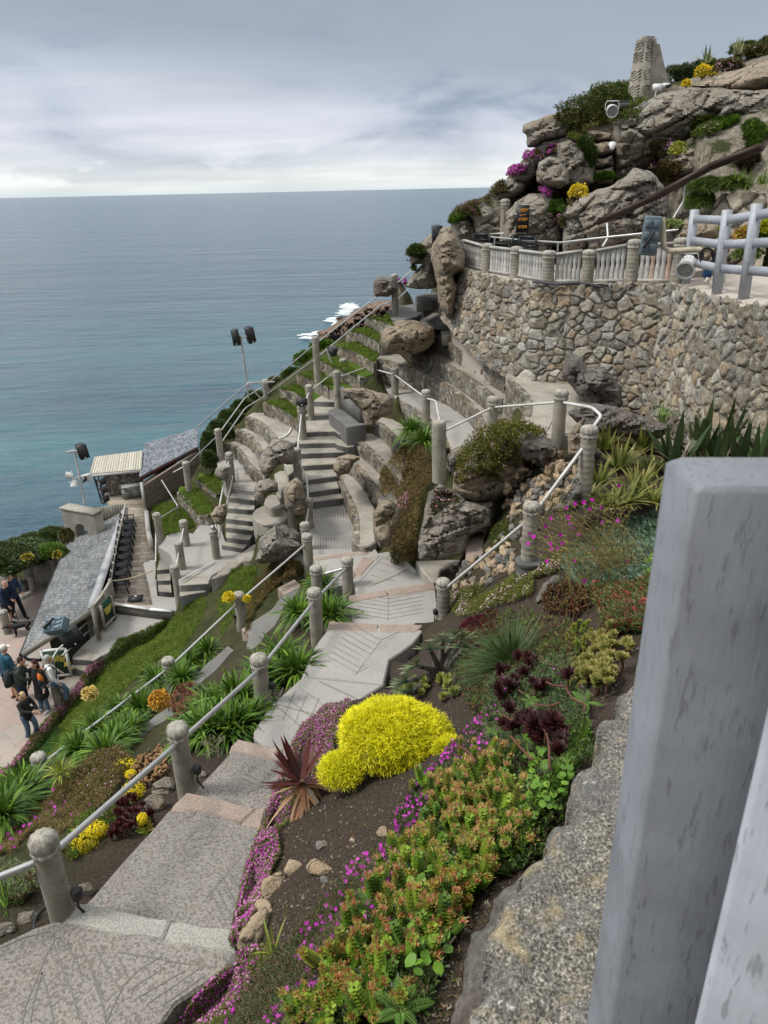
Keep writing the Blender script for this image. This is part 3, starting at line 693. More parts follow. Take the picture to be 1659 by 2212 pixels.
# grassed terraces, top to bottom so that each knows the one behind it
gfront = [
 ([(672,772),(740,792),(820,822),(885,858),(950,902)],0),([(805,655),(880,672),(955,712),(1008,742)],1),([(938,545),(1010,565),(1100,605),(1190,652)],2),
 ([(1080,430),(1150,458),(1225,492),(1300,520),(1420,560),(1440,580)],3),([(1205,318),(1300,343),(1400,383),(1470,425),(1545,465)],4),([(1322,205),(1400,215),(1500,250),(1590,300)],5),([(1470,92),(1550,105),(1650,150),(1700,180)],6)]
glab = ['lowest grass strip above the curved stone seats, beside the small black floor speaker','second grass strip up from the curved seats, left of the handrail post','third grass strip, ending at the pale step of the upper landing','fourth grass strip, the one carrying the black wedge speaker','fifth grass strip behind the black wedge speaker','sixth grass strip running into the big round boulder','highest grass strip below the black slab platforms']
E_far = px3('S2',[(1560,20),(1760,60)],-3.85)
GF = {}
for pts,k in gfront:
 GF[k] = smooth_line(px3('S2',pts,ZG_[k]),1)
for k in range(6,-1,-1):
 bk = E_far if k == 6 else inset(GF[k+1][[0,len(GF[k+1])//2,-1]],.05)
 terrace('grass_terrace',glab[k],'S2',gfront[k][0],ZG_[k],bk,ZG_[k]-(.75 if k else .6),m_top=GRASS,size=.15,seed=20+k,group=GG,cat='terrace',thick=.05,res=.05,amp=.04,rag=.03)
l3,_ = terrace('seating_terrace','uppermost of three curved stone seats left of the stairs, with a white painted line','S2',[(530,882),(600,902),(680,958),(735,1022),(775,1075),(860,1110)],ZL[2],px3('S2',[(600,845),(690,850),(800,895),(885,935),(950,1000),(975,1060)],ZL[2]),-7.7,seed=11,group=GR)
l2,_ = terrace('seating_terrace','middle of the three curved stone seats left of the broad stairs','S2',[(452,985),(530,1012),(590,1062),(630,1122),(655,1185),(700,1230)],ZL[1],inset(l3[[0,4,8,-1]],.06),-8.0,seed=12,group=GR)
l1,_ = terrace('seating_terrace','lowest of three curved stone seats left of the stairs, ending in a concrete block','S2',[(372,1092),(430,1108),(480,1150),(515,1200),(542,1262),(690,1365)],ZL[0],inset(l2[[0,4,7,-1]],.06),-8.5,seed=13,group=GR)
landing('paving','S2',[(290,1190,ZLT-.015),(380,1090,ZLT-.015),(560,1130,ZLT-.015),(660,1250,ZLT-.015),(740,1370,ZLT-.015),(700,1400,ZLT-.015),(620,1470,ZLT-.03),(430,1440,ZLT-.03),(360,1400,ZLT-.015)],-9.3,CONC_PATH,label='paved landing at the head of the narrow staircase')
# rows right of the main staircase
rr3,_ = terrace('seating_terrace','short top stone seat under the carved bench and its lichened rock','S2',[(1545,925),(1600,950),(1665,1010),(1740,1100)],-6.12,px3('S2',[(1600,880),(1700,900),(1800,960)],-6.12),-6.9,seed=31,group=GRR)
rr2,_ = terrace('seating_terrace','second stone seat down right of the broad stairs, curling round in a rounded end','S2',[(1368,1010),(1380,1045),(1402,1068),(1480,1122),(1560,1200),(1660,1290),(1760,1400)],-6.5,px3('S2',[(1400,1000),(1480,1010),(1560,1015),(1680,1060),(1800,1180)],-6.5),-7.2,seed=32,group=GRR)
rr1,_ = terrace('seating_terrace','third stone seat down right of the broad stairs, between two rubble risers','S2',[(1352,1225),(1420,1290),(1500,1390),(1580,1490),(1650,1600),(1700,1700)],-6.88,inset(px3('S2',[(1380,1190),(1450,1200),(1560,1260),(1660,1350),(1760,1450)],-6.88),.1),-7.6,seed=33,group=GRR)
rr0,_ = terrace('seating_terrace','lowest stone seat right of the broad stairs, curving down to the round mosaic','S2',[(1252,1352),(1285,1430),(1335,1525),(1375,1620),(1392,1720),(1385,1830),(1385,1890),(1480,1925)],-7.22,inset(px3('S2',[(1320,1330),(1400,1370),(1480,1480),(1550,1600),(1570,1760),(1560,1880)],-7.22),.1),-8.2,seed=34,group=GRR)
# upper amphitheatre path and rows under the great wall
zU = [-5.75,-5.6,-5.45]
landing('path','S3',[(-420,1690,Z10-.015),(-390,1560,Z10-.015),(-130,1560,-5.9),(0,1560,-5.82),(150,1590,-5.78),(300,1640,-5.7),(440,1680,-5.62),(620,1830,-5.5),(760,2000,-5.42),(790,2120,-5.38),(560,2150,-5.38),(500,1990,-5.45),(330,1840,-5.55),(100,1720,-5.75),(-130,1690,-5.9),(-340,1760,Z10-.015)],-6.9,CONC_PATH,label='curved upper path with rail posts below the long stone seats')
fu = MB();rubble(fu,px3('S3',[(-300,1650,-5.97),(-100,1660,-5.9),(100,1722,-5.77),(330,1842,-5.57),(500,1992,-5.47),(560,2152,-5.4)],0),-6.9,size=.14,res=.045,amp=.04,seed=41)
tag(fu.build('retaining_wall',STONE,smooth=50),'low rubble wall holding up the curved upper path','wall')
zr1,zr2,zr3,zr4 = -5.02,-4.58,-4.15,-4.02
GU = 'long stone seats under the great wall'
r1f = [(-60,1425),(20,1432),(120,1470),(230,1500),(345,1535),(430,1590),(540,1655),(640,1730),(720,1810),(770,1900),(810,2000)]
r2f = [(248,1372),(330,1372),(430,1425),(520,1480),(640,1550),(760,1630),(850,1705),(870,1730),(960,1745)]
r3f = [(412,1245),(500,1268),(590,1330),(680,1385),(790,1450),(900,1512),(985,1562)]
r4f = [(985,1580),(1050,1640),(1120,1700),(1150,1760),(1140,1850),(1100,1920)]
R1 = smooth_line(px3('S3',r1f,zr1),1);R2 = smooth_line(px3('S3',r2f,zr2),1);R3 = smooth_line(px3('S3',r3f,zr3),1);R4 = smooth_line(px3('S3',r4f,zr4),1)
top,_ = terrace('seating_terrace','top long stone seat with the tall streaked concrete face, against the great wall','S3',r3f,zr3,px3('S3',[(560,1120),(700,1240),(900,1340),(1180,1500),(1300,1590),(1200,1640)],zr3),-5.0,seed=53,group=GU,size=.16)
terrace('seating_terrace','broad grey concrete floor at the foot of the great wall, edged with mossy stones','S3',r4f,zr4,px3('S3',[(985,1480),(1200,1500),(1400,1540),(1600,1600),(1700,1760),(1640,1900),(1500,2010),(1330,2040),(1240,1990)],zr4),-5.4,seed=54,size=.15,cat='floor')
terrace('seating_terrace','second long stone seat from the great wall','S3',r2f,zr2,px3('S3',[(265,1300)],zr2)+list(inset(R3[[0,3,7,-1]],.06))+px3('S3',[(1090,1690),(1140,1900)],zr2),-5.4,seed=52,group=GU,size=.15)
terrace('seating_terrace','longest stone seat, lowest in front of the great wall beside the curved upper path','S3',r1f,zr1,px3('S3',[(-60,1350),(120,1350)],zr1)+list(inset(R2[[0,4,9,-1]],.06))+px3('S3',[(1050,1900),(960,2050)],zr1),-6.2,seed=51,group=GU,size=.15)
# streaked concrete faces set on two of the rows
def face(name,label,frame,pts,z,h,m,off=.045):
 L = np.array(px3(frame,pts,z));mb = MB()
 for a,b in zip(L[:-1],L[1:]):
  d = (b-a)[:2];n_ = np.array([d[1],-d[0]]);n_ /= np.linalg.norm(n_);n_ = n_ if n_@(-a[:2]) > 0 else -n_
  n3_ = np.array([n_[0],n_[1],0])*off;q = np.array([a+n3_,b+n3_,b+n3_,a+n3_]);q[2:,2] -= h
  q2 = np.array([a,b,b+n3_,a+n3_]);mb.add(q,[[0,1,2,3]]);mb.add(q2,[[0,1,2,3]])
 return mb
def m_streak():
 def f(t,b,_):
  co = gpos(t);mp = t('ShaderNodeMapping',{'Vector': co,'Scale': (7.,7.,.35)})
  s = tex(t,mp,1.6,5.,.65);g = tex(t,co,60.,3.)
  c = t.ramp(s,[(.35,(.05,.047,.04)),(.52,(.13,.12,.10)),(.68,(.32,.30,.26))]);c = t.mix(1.,c,t.ramp(g,[(.3,.8),(.7,1.2)]),'MULTIPLY')
  setc(t,b,c);bump(t,b,g,.4,.01)
 return mat('streaked_concrete',f)
for e_lab,fr_,pts,z,h in (('top long stone seat','S3',[(622,1352),(680,1385),(790,1450),(900,1512),(985,1562)],zr3,.42),('second long','S3',[(500,1468),(580,1515),(700,1590),(800,1660)],zr2,.42),('longest','S3',[(430,1590),(540,1655),(640,1730)],zr1,.45)):
 par = [o for o in bpy.data.objects if o.get('label','').startswith(e_lab)][0]
 mb = face('','',fr_,pts,z-.02,h,None)
 for i in range(len(mb.v)): mb.v[i] = mb.v[i]-np.array(par.location)
 mb.build('concrete_face',m_streak(),par)
# ------------------------------------------------------------------ lower landings, small stairs, deck
landing('path','S2',[(-150,1900,ZM),(-60,1800,ZM),(20,1780,ZM),(120,1800,ZM),(165,1735,ZM),(250,1730,ZM),(330,1720,ZM),(380,1870,ZM),(530,1925,ZM),(540,1960,ZM),(270,2130,ZM),(235,2190,ZM),(10,2205,ZM),(0,2120,ZM),(-60,1960,ZM)],-10.9,CONC_PATH,label='brick patterned landing with four posts at the foot of the narrow staircase')
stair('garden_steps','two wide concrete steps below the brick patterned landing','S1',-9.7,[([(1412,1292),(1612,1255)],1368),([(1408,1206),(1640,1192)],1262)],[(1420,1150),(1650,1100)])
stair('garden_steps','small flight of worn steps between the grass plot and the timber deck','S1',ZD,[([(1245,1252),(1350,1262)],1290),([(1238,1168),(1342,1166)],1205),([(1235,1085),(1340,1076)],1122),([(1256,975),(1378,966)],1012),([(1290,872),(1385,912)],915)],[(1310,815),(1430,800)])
landing('path','S1',[(890,1345,ZD-.02),(1130,1030,ZD-.02),(1165,800,ZD-.02),(1225,1000,ZD-.02),(1240,1290,ZD-.02),(1420,1300,ZD-.02),(1420,1400,ZD-.02),(1355,1412,ZD-.02)],-11.6,CONC_PATH,label='concrete strip beside the timber deck')
# timber deck: boards laid across
def deck():
 ta = P('S1',880,1352,ZD);tb = P('S1',1205,1395,ZD);fa = P('S1',870,548,ZD);fb = P('S1',1145,520,ZD)
 ma = P('S1',1118,1030,ZD)
 e = empty('timber_deck',(ta+fb)/2,'narrow weathered plank deck with the row of black chairs','deck');mb = MB()
 L0 = P('S1',885,1350,ZD);L1 = P('S1',1010,600,ZD);L2 = P('S1',860,590,ZD);L3 = P('S1',820,480,ZD)
 R_ = [(1205,1395),(1165,1200),(1118,1030),(1215,1000),(1165,780),(1150,560),(1150,480)]
 Rp = np.array(px3('S1',R_,ZD));Lp = np.array([L0,L1,L2,L3])
 ys = np.arange(L0[1]-.05,L3[1],.112)
 for y in ys:
  xl = np.interp(y,Lp[:,1],Lp[:,0]);xr = np.interp(y,np.maximum.accumulate(Rp[:,1]),Rp[:,0])
  c = np.array((.27,.235,.19))*rng.uniform(.7,1.2)*np.array([1,rng.uniform(.95,1.03),rng.uniform(.9,1.05)])
  mb.box(((xl+xr)/2-e.location.x,y-e.location.y,-.03+rng.uniform(-.003,.003)),(xr-xl+rng.uniform(-.01,.01),.098,.05),c)
 o = mb.build('deck_boards',WOODV,e);HIT.append(o)
 mb = MB();a,b = P('S1',888,1352,ZD),P('S1',1180,1395,ZD);c = P('S1',1355,1412,ZD);l = np.array(e.location)
 mb.beam(a-l,b-l,.10,.04,(.62,.62,.60));o1 = mb.build('white_nosing',PAINTV,e)
 mb = MB();mb.beam(b-l,c-l,.10,.04,(.62,.62,.60));mb.build('white_nosing',PAINTV,e)
 mb = MB();dn = np.array([0,0,-.16]);mb.beam(a-l+dn,c-l+dn,.07,.24,(.16,.145,.12));mb.build('step_face',WOODV,e)
deck()
zpl = ZD-.3
landing('path','S1',[(760,1580,zpl-.1),(885,1420,zpl),(900,1400,zpl),(1360,1450,zpl),(1250,1500,zpl),(1180,1560,zpl-.1),(1050,1600,zpl-.2),(900,1710,zpl-.42),(740,1790,zpl-.58),(565,1770,zpl-.62),(640,1690,zpl-.45)],-12.6,CONC_PATH,label='sloping concrete path below the deck')
zlow = zpl-.62
stair('garden_steps','dark edged concrete steps going down to the plaza beside the pink flower border','S1',zlow-.46,[([(420,2040),(600,2060)],2080),([(540,1845),(700,1890)],1925),([(572,1785),(735,1800)],1835)],[(640,1700),(800,1760)])
# plaza
landing('plaza','S1',[(-900,1500,ZP),(0,1300,ZP),(400,1200,ZP),(900,900,ZP),(900,1700,ZP),(620,1850,ZP),(640,2000,ZP),(460,2211,ZP),(250,2500,ZP),(-100,2800,ZP),(-900,2900,ZP)],-13,mat('plaza_paving',lambda t,b,_: (
 setc(t,b,t.mix(t.ramp(t('ShaderNodeTexVoronoi',{'Vector': t('ShaderNodeVectorMath',{0: gpos(t),1: t('ShaderNodeTexNoise',{'Vector': gpos(t),'Scale': 2.}).outputs[1]},operation='ADD').outputs[0],'Scale': 1.7},feature='DISTANCE_TO_EDGE').outputs[0],[(0,0.),(.03,1.)]),(.24,.215,.19),
  t.mix(1.,t.mix(.5,t.ramp(t('ShaderNodeTexVoronoi',{'Vector': t('ShaderNodeVectorMath',{0: gpos(t),1: t('ShaderNodeTexNoise',{'Vector': gpos(t),'Scale': 2.}).outputs[1]},operation='ADD').outputs[0],'Scale': 1.7}).outputs[1],[(0.,(.30,.25,.20)),(.4,(.27,.25,.21)),(.7,(.28,.19,.155)),(1.,(.22,.205,.18))]),t.ramp(tex(t,gpos(t),.9,5.),[(.35,(.30,.28,.26)),(.65,(.42,.33,.28))])),t.ramp(tex(t,gpos(t),30.,4.),[(.3,.85),(.7,1.15)]),'MULTIPLY'))))),label='plaza paved in pinkish crazy paving')
# ------------------------------------------------------------------ coffee shop: slate roof, plank fence, walls
def slate_roof(mb,A,B,C_,D_,nrow,ncol,pal,thick=.012,jit=.35):
 A,B,C_,D_ = map(np.array,(A,B,C_,D_));nrm = np.cross(B-A,D_-A);nrm /= np.linalg.norm(nrm);nrm = nrm if nrm[2] > 0 else -nrm
 for i in range(nrow):
  t0,t1 = i/nrow,(i+1.25)/nrow
  w_ = 0
  off = (i % 2)*.5
  for j in range(-1,ncol+1):
   s0,s1 = max(0,(j+off+.03)/ncol),min(1,(j+off+.97)/ncol)
   if s1 <= s0: continue
   def q(s,t): return (A*(1-s)+B*s)*(1-t)+(D_*(1-s)+C_*s)*t
   lift = rng.uniform(.6,1.6)*thick;dt = rng.uniform(-.12,.12)/nrow
   c = np.array(pal[rng.integers(len(pal))])*rng.uniform(.78,1.1)
   p = np.array([q(s0,t0+dt),q(s1,t0+dt*.5),q(s1,min(1,t1)),q(s0,min(1,t1))]);t_ = p.copy()
   t_[:2] += nrm*(lift+thick);t_[2:] += nrm*.002
   mb.add(np.vstack([p,t_]),[[4,5,6,7],[0,1,5,4],[1,2,6,5],[3,0,4,7]],c)
SLP = [(.15,.16,.165),(.17,.18,.185),(.19,.20,.20),(.14,.15,.155),(.22,.22,.21),(.165,.17,.17),(.20,.20,.19),(.125,.13,.14)]
SLATE = m_vcol('slate',.55,30.,.3,.35,.006,lowvar=.25,low=1.4)
def cafe():
 zr_,ze = ZD+.32,ZD-.32
 RA = P('S1',172,1738,ze);RB = P('S1',540,862,ze)      # eave, near and far
 RC = P('S1',985,620,zr_);RD = P('S1',722,1395,zr_)    # ridge side, far and near
 RM = P('S1',665,1480,ZD+.1)
 e = empty('coffee_shop',(RA+RC)/2*[1,1,0]+[0,0,ZP],'coffee shop under a big sagging grey slate roof below the deck','building');l = np.array(e.location)
 mb = MB();slate_roof(mb,RA-l,RB-l,RC-l,RD-l,30,44,SLP)
 # closed body of the roof
 V = np.array([RA,RB,RC,RD])-l;Vb = V-[0,0,.09]
 mb.add(np.vstack([V-[0,0,.004],Vb]),[[0,1,2,3],[7,6,5,4],[0,4,5,1],[1,5,6,2],[2,6,7,3],[3,7,4,0]],(.06,.06,.06))
 o = mb.build('slate_roof',SLATE,e);HIT.append(o)
 # ridge flashing strip, mossy patches
 mb = MB();mb.beam(RD-l+[0,0,.03],RC-l+[0,0,.03],.22,.03,(.33,.335,.34));mb.build('ridge_flashing',SLATE,e,)
 mb = MB();mb.tube([RA-l+[-.03,-.03,-.05],(RA+RB)/2-l+[-.05,0,-.05],RB-l+[-.03,0,-.05]],.045,(.02,.02,.02));mb.build('gutter',BLACK,e)
 mb = MB();p0 = RA-l+[0,0,-.08];mb.tube([p0,p0+[.12,-.02,-.12],p0+[.4,.05,-.2],P('S1',330,1775,ze-.35)-l],.04,(.02,)*3);mb.build('downpipe',BLACK,e)
 # verge board along the near gable
 mb = MB();mb.beam(RA-l+[.02,-.03,-.06],RD-l+[0,-.03,-.06],.03,.15,(.30,.28,.24));mb.build('verge_board',WOODV,e)
 # walls under the roof
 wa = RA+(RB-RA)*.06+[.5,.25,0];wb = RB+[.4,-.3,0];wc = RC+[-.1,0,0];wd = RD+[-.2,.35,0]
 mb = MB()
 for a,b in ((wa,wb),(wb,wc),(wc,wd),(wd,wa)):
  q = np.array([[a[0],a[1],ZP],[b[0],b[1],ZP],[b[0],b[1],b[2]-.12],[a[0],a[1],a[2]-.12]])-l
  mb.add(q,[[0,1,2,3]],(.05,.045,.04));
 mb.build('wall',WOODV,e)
 # plank fence standing on the ridge side of the roof
 fe = empty('plank_fence',P('S1',890,1350,ZD),'weathered plank fence dividing the deck from the slate roof','fence');fl = np.array(fe.location)
 runs = [((728,1385,ZD+.42),(815,1275,ZD+.5),(868,1180,ZD+.5),(905,945,ZD+.5),(950,740,ZD+.5),(990,570,ZD+.5))]
 foot = {0: [(765,1585,zpl),(890,1420,zpl)]}
 n_ = 0
 for a,b in zip(runs[0][:-1],runs[0][1:]):
  A = P('S1',*a);B = P('S1',*b);L = np.linalg.norm((B-A)[:2]);k = max(1,int(L/.11));d = (B-A)/L
  pm = MB()
  for i in range(k):
   p = A+(B-A)*(i+.5)/k;c = np.array((.24,.215,.175))*rng.uniform(.75,1.2)
   lowz = (zpl-.08 if a[1] > 1270 else ZD-.1)
   ang = atan2(d[1],d[0]);R = np.array([[cos(ang),-sin(ang),0],[sin(ang),cos(ang),0],[0,0,1]])
   h = p[2]-lowz;pm.box(np.array([p[0],p[1],lowz+h/2])-fl,(.095,.025,h),c,R)
  pm.build('fence_panel',WOODV,fe)
  pm = MB();pm.beam(A-fl+[0,0,.02],B-fl+[0,0,.02],.07,.045,(.30,.275,.23));pm.build('fence_rail',WOODV,fe)
  pm = MB();pm.box([A[0]-fl[0],A[1]-fl[1],A[2]-fl[2]-.45],(.08,.08,1.05),(.27,.245,.2));pm.build('fence_post',WOODV,fe)
 A = P('S1',770,600,ZD+.5);B = P('S1',990,570,ZD+.5);pm = MB()
 for i in range(10):
  p = A+(B-A)*(i+.5)/10;pm.box(p-fl-[0,0,.35],(np.linalg.norm(B-A)/10-.008,.03,.75),np.array((.27,.25,.21))*rng.uniform(.8,1.15))
 pm.build('fence_panel',WOODV,fe)
 # green board sign on the fence
 se = empty('wall_sign',P('S1',810,1450,zpl+.2),'dark green board lettered TERRACE COFFEE SHOP on the end of the plank fence','sign');sl = np.array(se.location)
 A = P('S1',762,1335,ZD+.52);B = P('S1',833,1268,ZD+.52);d = (B-A);d[2] = 0;L = np.linalg.norm(d);d /= L;nn = np.array([d[1],-d[0],0])
 cpt = (A+B)/2+nn*.10;cpt[2] = ZD+.14;R = np.stack([d,-nn,[0,0,1]],1)
 mb = MB();mb.box(cpt-sl,(L,.03,.62),(.012,.055,.03),R);mb.build('board',PAINTV,se)
 mb = MB()
 for s in (-1,1): mb.box(cpt-sl+d*s*(L/2+.03)+[0,0,-.1],(.06,.06,.75),(.27,.245,.2),R)
 mb.box(cpt-sl-[0,0,.36],(L+.1,.07,.07),(.27,.245,.2),R);mb.build('frame',WOODV,se)
 text3(se,'TERRACE\nCOFFEE\nSHOP',cpt-sl+nn*.022,d,np.array([0,0,1.]),L*.19,(.75,.62,.12),'lettering')
 # hanging sign at the gable: green board in a white frame
 se = empty('hanging_sign',P('S1',430,1790,ze-.4),'green sign in a white frame reading TERRACE COFFEE under the roof gable','sign');sl = np.array(se.location)
 A = P('S1',325,1722,ze-.05);B = P('S1',515,1705,ze-.05);d = B-A;d[2] = 0;L = np.linalg.norm(d);d /= L;nn = np.array([d[1],-d[0],0]);R = np.stack([d,-nn,[0,0,1]],1)
 cpt = (A+B)/2;cpt[2] = ze-.45;H_ = .78
 mb = MB();mb.box(cpt-sl,(L,.03,H_),(.012,.06,.03),R);mb.build('board',PAINTV,se)
 mb = MB()
 for s in (-1,1): mb.box(cpt-sl+d*s*L/2+nn*.01,(.06,.06,H_+.06),(.6,.6,.58),R);mb.box(cpt-sl+nn*.01+[0,0,s*H_/2],(L,.06,.06),(.6,.6,.58),R)
 mb.build('frame',PAINTV,se)
 text3(se,'TERRACE\nCOFFEE',cpt-sl+nn*.03+[0,0,.13],d,np.array([0,0,1.]),.135,(.75,.62,.12),'lettering')
 # yellow arrow, slanting down
 mb = MB();q = [(.25,.02),(.42,-.02),(.36,-.09),(.44,-.22),(.36,-.25),(.29,-.11),(.22,-.14)]
 q3 = np.array([cpt-sl+nn*.03+d*(a-.05)+np.array([0,0,b]) for a,b in q]);mb.add(q3,[[0,1,2],[2,3,4],[2,4,5],[0,2,5],[0,5,6]],(.75,.62,.1));mb.build('arrow',PAINTV,se)
def text3(par,s,loc,xdir,ydir,size,col,name='lettering',align='CENTER',ext=.004,shear=0.):
 cu = bpy.data.curves.new(name,'FONT');cu.body = s;cu.size = size;cu.align_x = align;cu.align_y = 'CENTER';cu.extrude = ext;cu.space_line = .82;cu.shear = shear;cu.offset = size*.018
 o = bpy.data.objects.new(name,cu);COL.objects.link(o)
 xdir = np.array(xdir)/np.linalg.norm(xdir);z = np.cross(xdir,ydir);z /= np.linalg.norm(z);y = np.cross(z,xdir)
 me = bpy.data.meshes.new_from_object(o,depsgraph=bpy.context.evaluated_depsgraph_get());bpy.data.objects.remove(o);bpy.data.curves.remove(cu)
 mw = Matrix(((xdir[0],y[0],z[0],loc[0]),(xdir[1],y[1],z[1],loc[1]),(xdir[2],y[2],z[2],loc[2]),(0,0,0,1)));me.transform(mw);me.name = name
 o = bpy.data.objects.new(name,me);COL.objects.link(o);o.parent = par;me.materials.clear()
 me.materials.append(plain('sign_paint_%d' % int(col[0]*100+col[1]*1000),col,.6,0,.05));return o
cafe()
# ------------------------------------------------------------------ upper deck on the great wall
wtop = [('S3',545,690,-2.02),('S3',700,745,-2.0),('S3',880,792,-2.0),('S3',1050,815,-2.0),('S3',1250,850,-2.0),('S3',1440,850,-1.98),('R2',900,352,-1.95),('R2',1100,350,-1.9),('R2',1240,357,-1.87),('R2',1330,385,-1.84),('R2',1400,407,-1.8),('R2',1520,432,-1.75),('R2',1659,445,-1.7),('R2',1850,470,-1.65),('R2',2100,520,-1.6),('R2',2700,640,-1.5),('R2',4200,900,-1.4)]
WT = np.array([P(*a) for a in wtop])
mb = MB();PALW = [(.21,.18,.135),(.25,.22,.165),(.28,.255,.205),(.24,.19,.13),(.165,.15,.125),(.31,.29,.25),(.30,.25,.18),(.25,.23,.195),(.30,.265,.21),(.24,.21,.17),(.31,.235,.16)]
rubble(mb,WT,-4.5,size=.18,res=.028,amp=.05,seed=77,pal=PALW,mortar=(.17,.155,.125),gap=.07,aspect=1.15,batter=.10,var=1.7,rag=.06,bottom=[-3.4,-3.6,-3.9,-4.1,-4.2,-4.3,-4.3,-4.4,-4.4,-4.5,-4.5,-4.5,-4.5,-4.5,-4.5,-4.5,-4.5])
gw = mb.build('retaining_wall',m_vcol('rubble_great_wall',.92,38.,.55,.9,.03,low=5.,lowvar=.35),smooth=50);HIT.append(gw)
tag(gw,'tall curved retaining wall of rounded brown and grey rubble stones below the wooden balustrade','wall')
back = [p*np.array([1,1,1]) for p in WT[::-1]]
bp_ = np.array([[p[0]+2.2,p[1]+6.5,p[2]] for p in WT[::3]]);bp_[0] = WT[0]+[.6,2.5,0]
ins_ = inset(WT,.12);mb = MB();prism(mb,np.vstack([ins_,bp_[::-1]]),-4.6,bev=.02)
FOOT.append(np.vstack([WT,bp_[::-1]]))
o = mb.build('terrace_floor',m_concrete('terrace_beige',(.40,.36,.31),.3,(.8,.78,.76)));tag(o,kind='structure',label='beige upper terrace floor behind the balustrade');HIT.append(o)
# ---------------- posts
def post_mesh(r=.125,h=.85,ringed=False,cap=True,seed=0):
 rr = np.random.default_rng(seed);prof = [];hs = h-(.17 if cap else 0)
 n = 46 if ringed else 16
 for k in range(n+1):
  z = -.35+(hs+.35)*k/n;q = r*(1.03-.06*max(0,z)/h)
  if ringed: q *= 1+.035*sin(k*1.75+rr.uniform(-.5,.5))
  prof.append((q,z))
 if not cap: prof += [(r*.85,hs+.012),(r*.3,hs+.02)]
 else: prof += [(r*.9,hs+.012)]
 ph = rr.uniform(0,6)
 sm = MB();sm.lathe(prof,n=22,mod=lambda a,q,z: q*(1+.02*np.sin(3*a+z*5+ph)+.012*np.sin(7*a-z*9)))
 cm = None
 if cap:
  cm = MB();zc = hs
  def scal(a,q,z): return q*(1+.15*np.abs(np.sin(a*5.5+(z-zc)*7))**.8*(1 if q > r*.4 else .4)-.08)
  cm.lathe([(r*.9,zc-.02),(r*1.07,zc-.012),(r*1.08,zc+.018),(r*.98,zc+.028),(r*.98,zc+.04),(r*1.05,zc+.05),(r*1.09,zc+.075),(r*1.07,zc+.105),(r*.93,zc+.132),(r*.62,zc+.148),(r*.3,zc+.155),(r*.05,zc+.152)],n=44,mod=scal)
 return sm,cm
POSTP = {}
def post_proto(key,**kw):
 if key not in POSTP:
  sm,cm = post_mesh(**kw);POSTP[key] = (sm.mesh('shaft'),cm.mesh('cap') if cm else None)
  for m_,mm in zip(POSTP[key],(CONC_POST,CONC_CAP)):
   if m_: m_.materials.append(mm);m_.polygons.foreach_set('use_smooth',np.ones(len(m_.polygons),bool));m_.set_sharp_from_angle(angle=radians(60))
 return POSTP[key]
TOPS = {}
def post(key,frame,px,py,zb,label,h=.82,ringed=False,cap=True,r=.108,group='round concrete rail posts'):
 if isinstance(zb,tuple): t = Pd(frame,px,py,zb[0]);zb = t[2]-h
 t = P(frame,px,py,zb+h-.02) if abs(zb+h) > .9 else t;k = '%s%s%.2f%.3f' % (ringed,cap,h,r)
 a,b = post_proto(k,r=r,h=h,ringed=ringed,cap=cap,seed=len(POSTP))
 e = empty('rail_post',(t[0],t[1],zb),label,'post',group,rz=rng.uniform(0,6))
 tl = radians(rng.uniform(-1.2,1.2));e.rotation_euler[0] = tl
 o = bpy.data.objects.new('shaft',a);COL.objects.link(o);o.parent = e
 if b: o = bpy.data.objects.new('cap',b);COL.objects.link(o);o.parent = e
 TOPS[key] = np.array([t[0],t[1],zb+h-.24]);return e
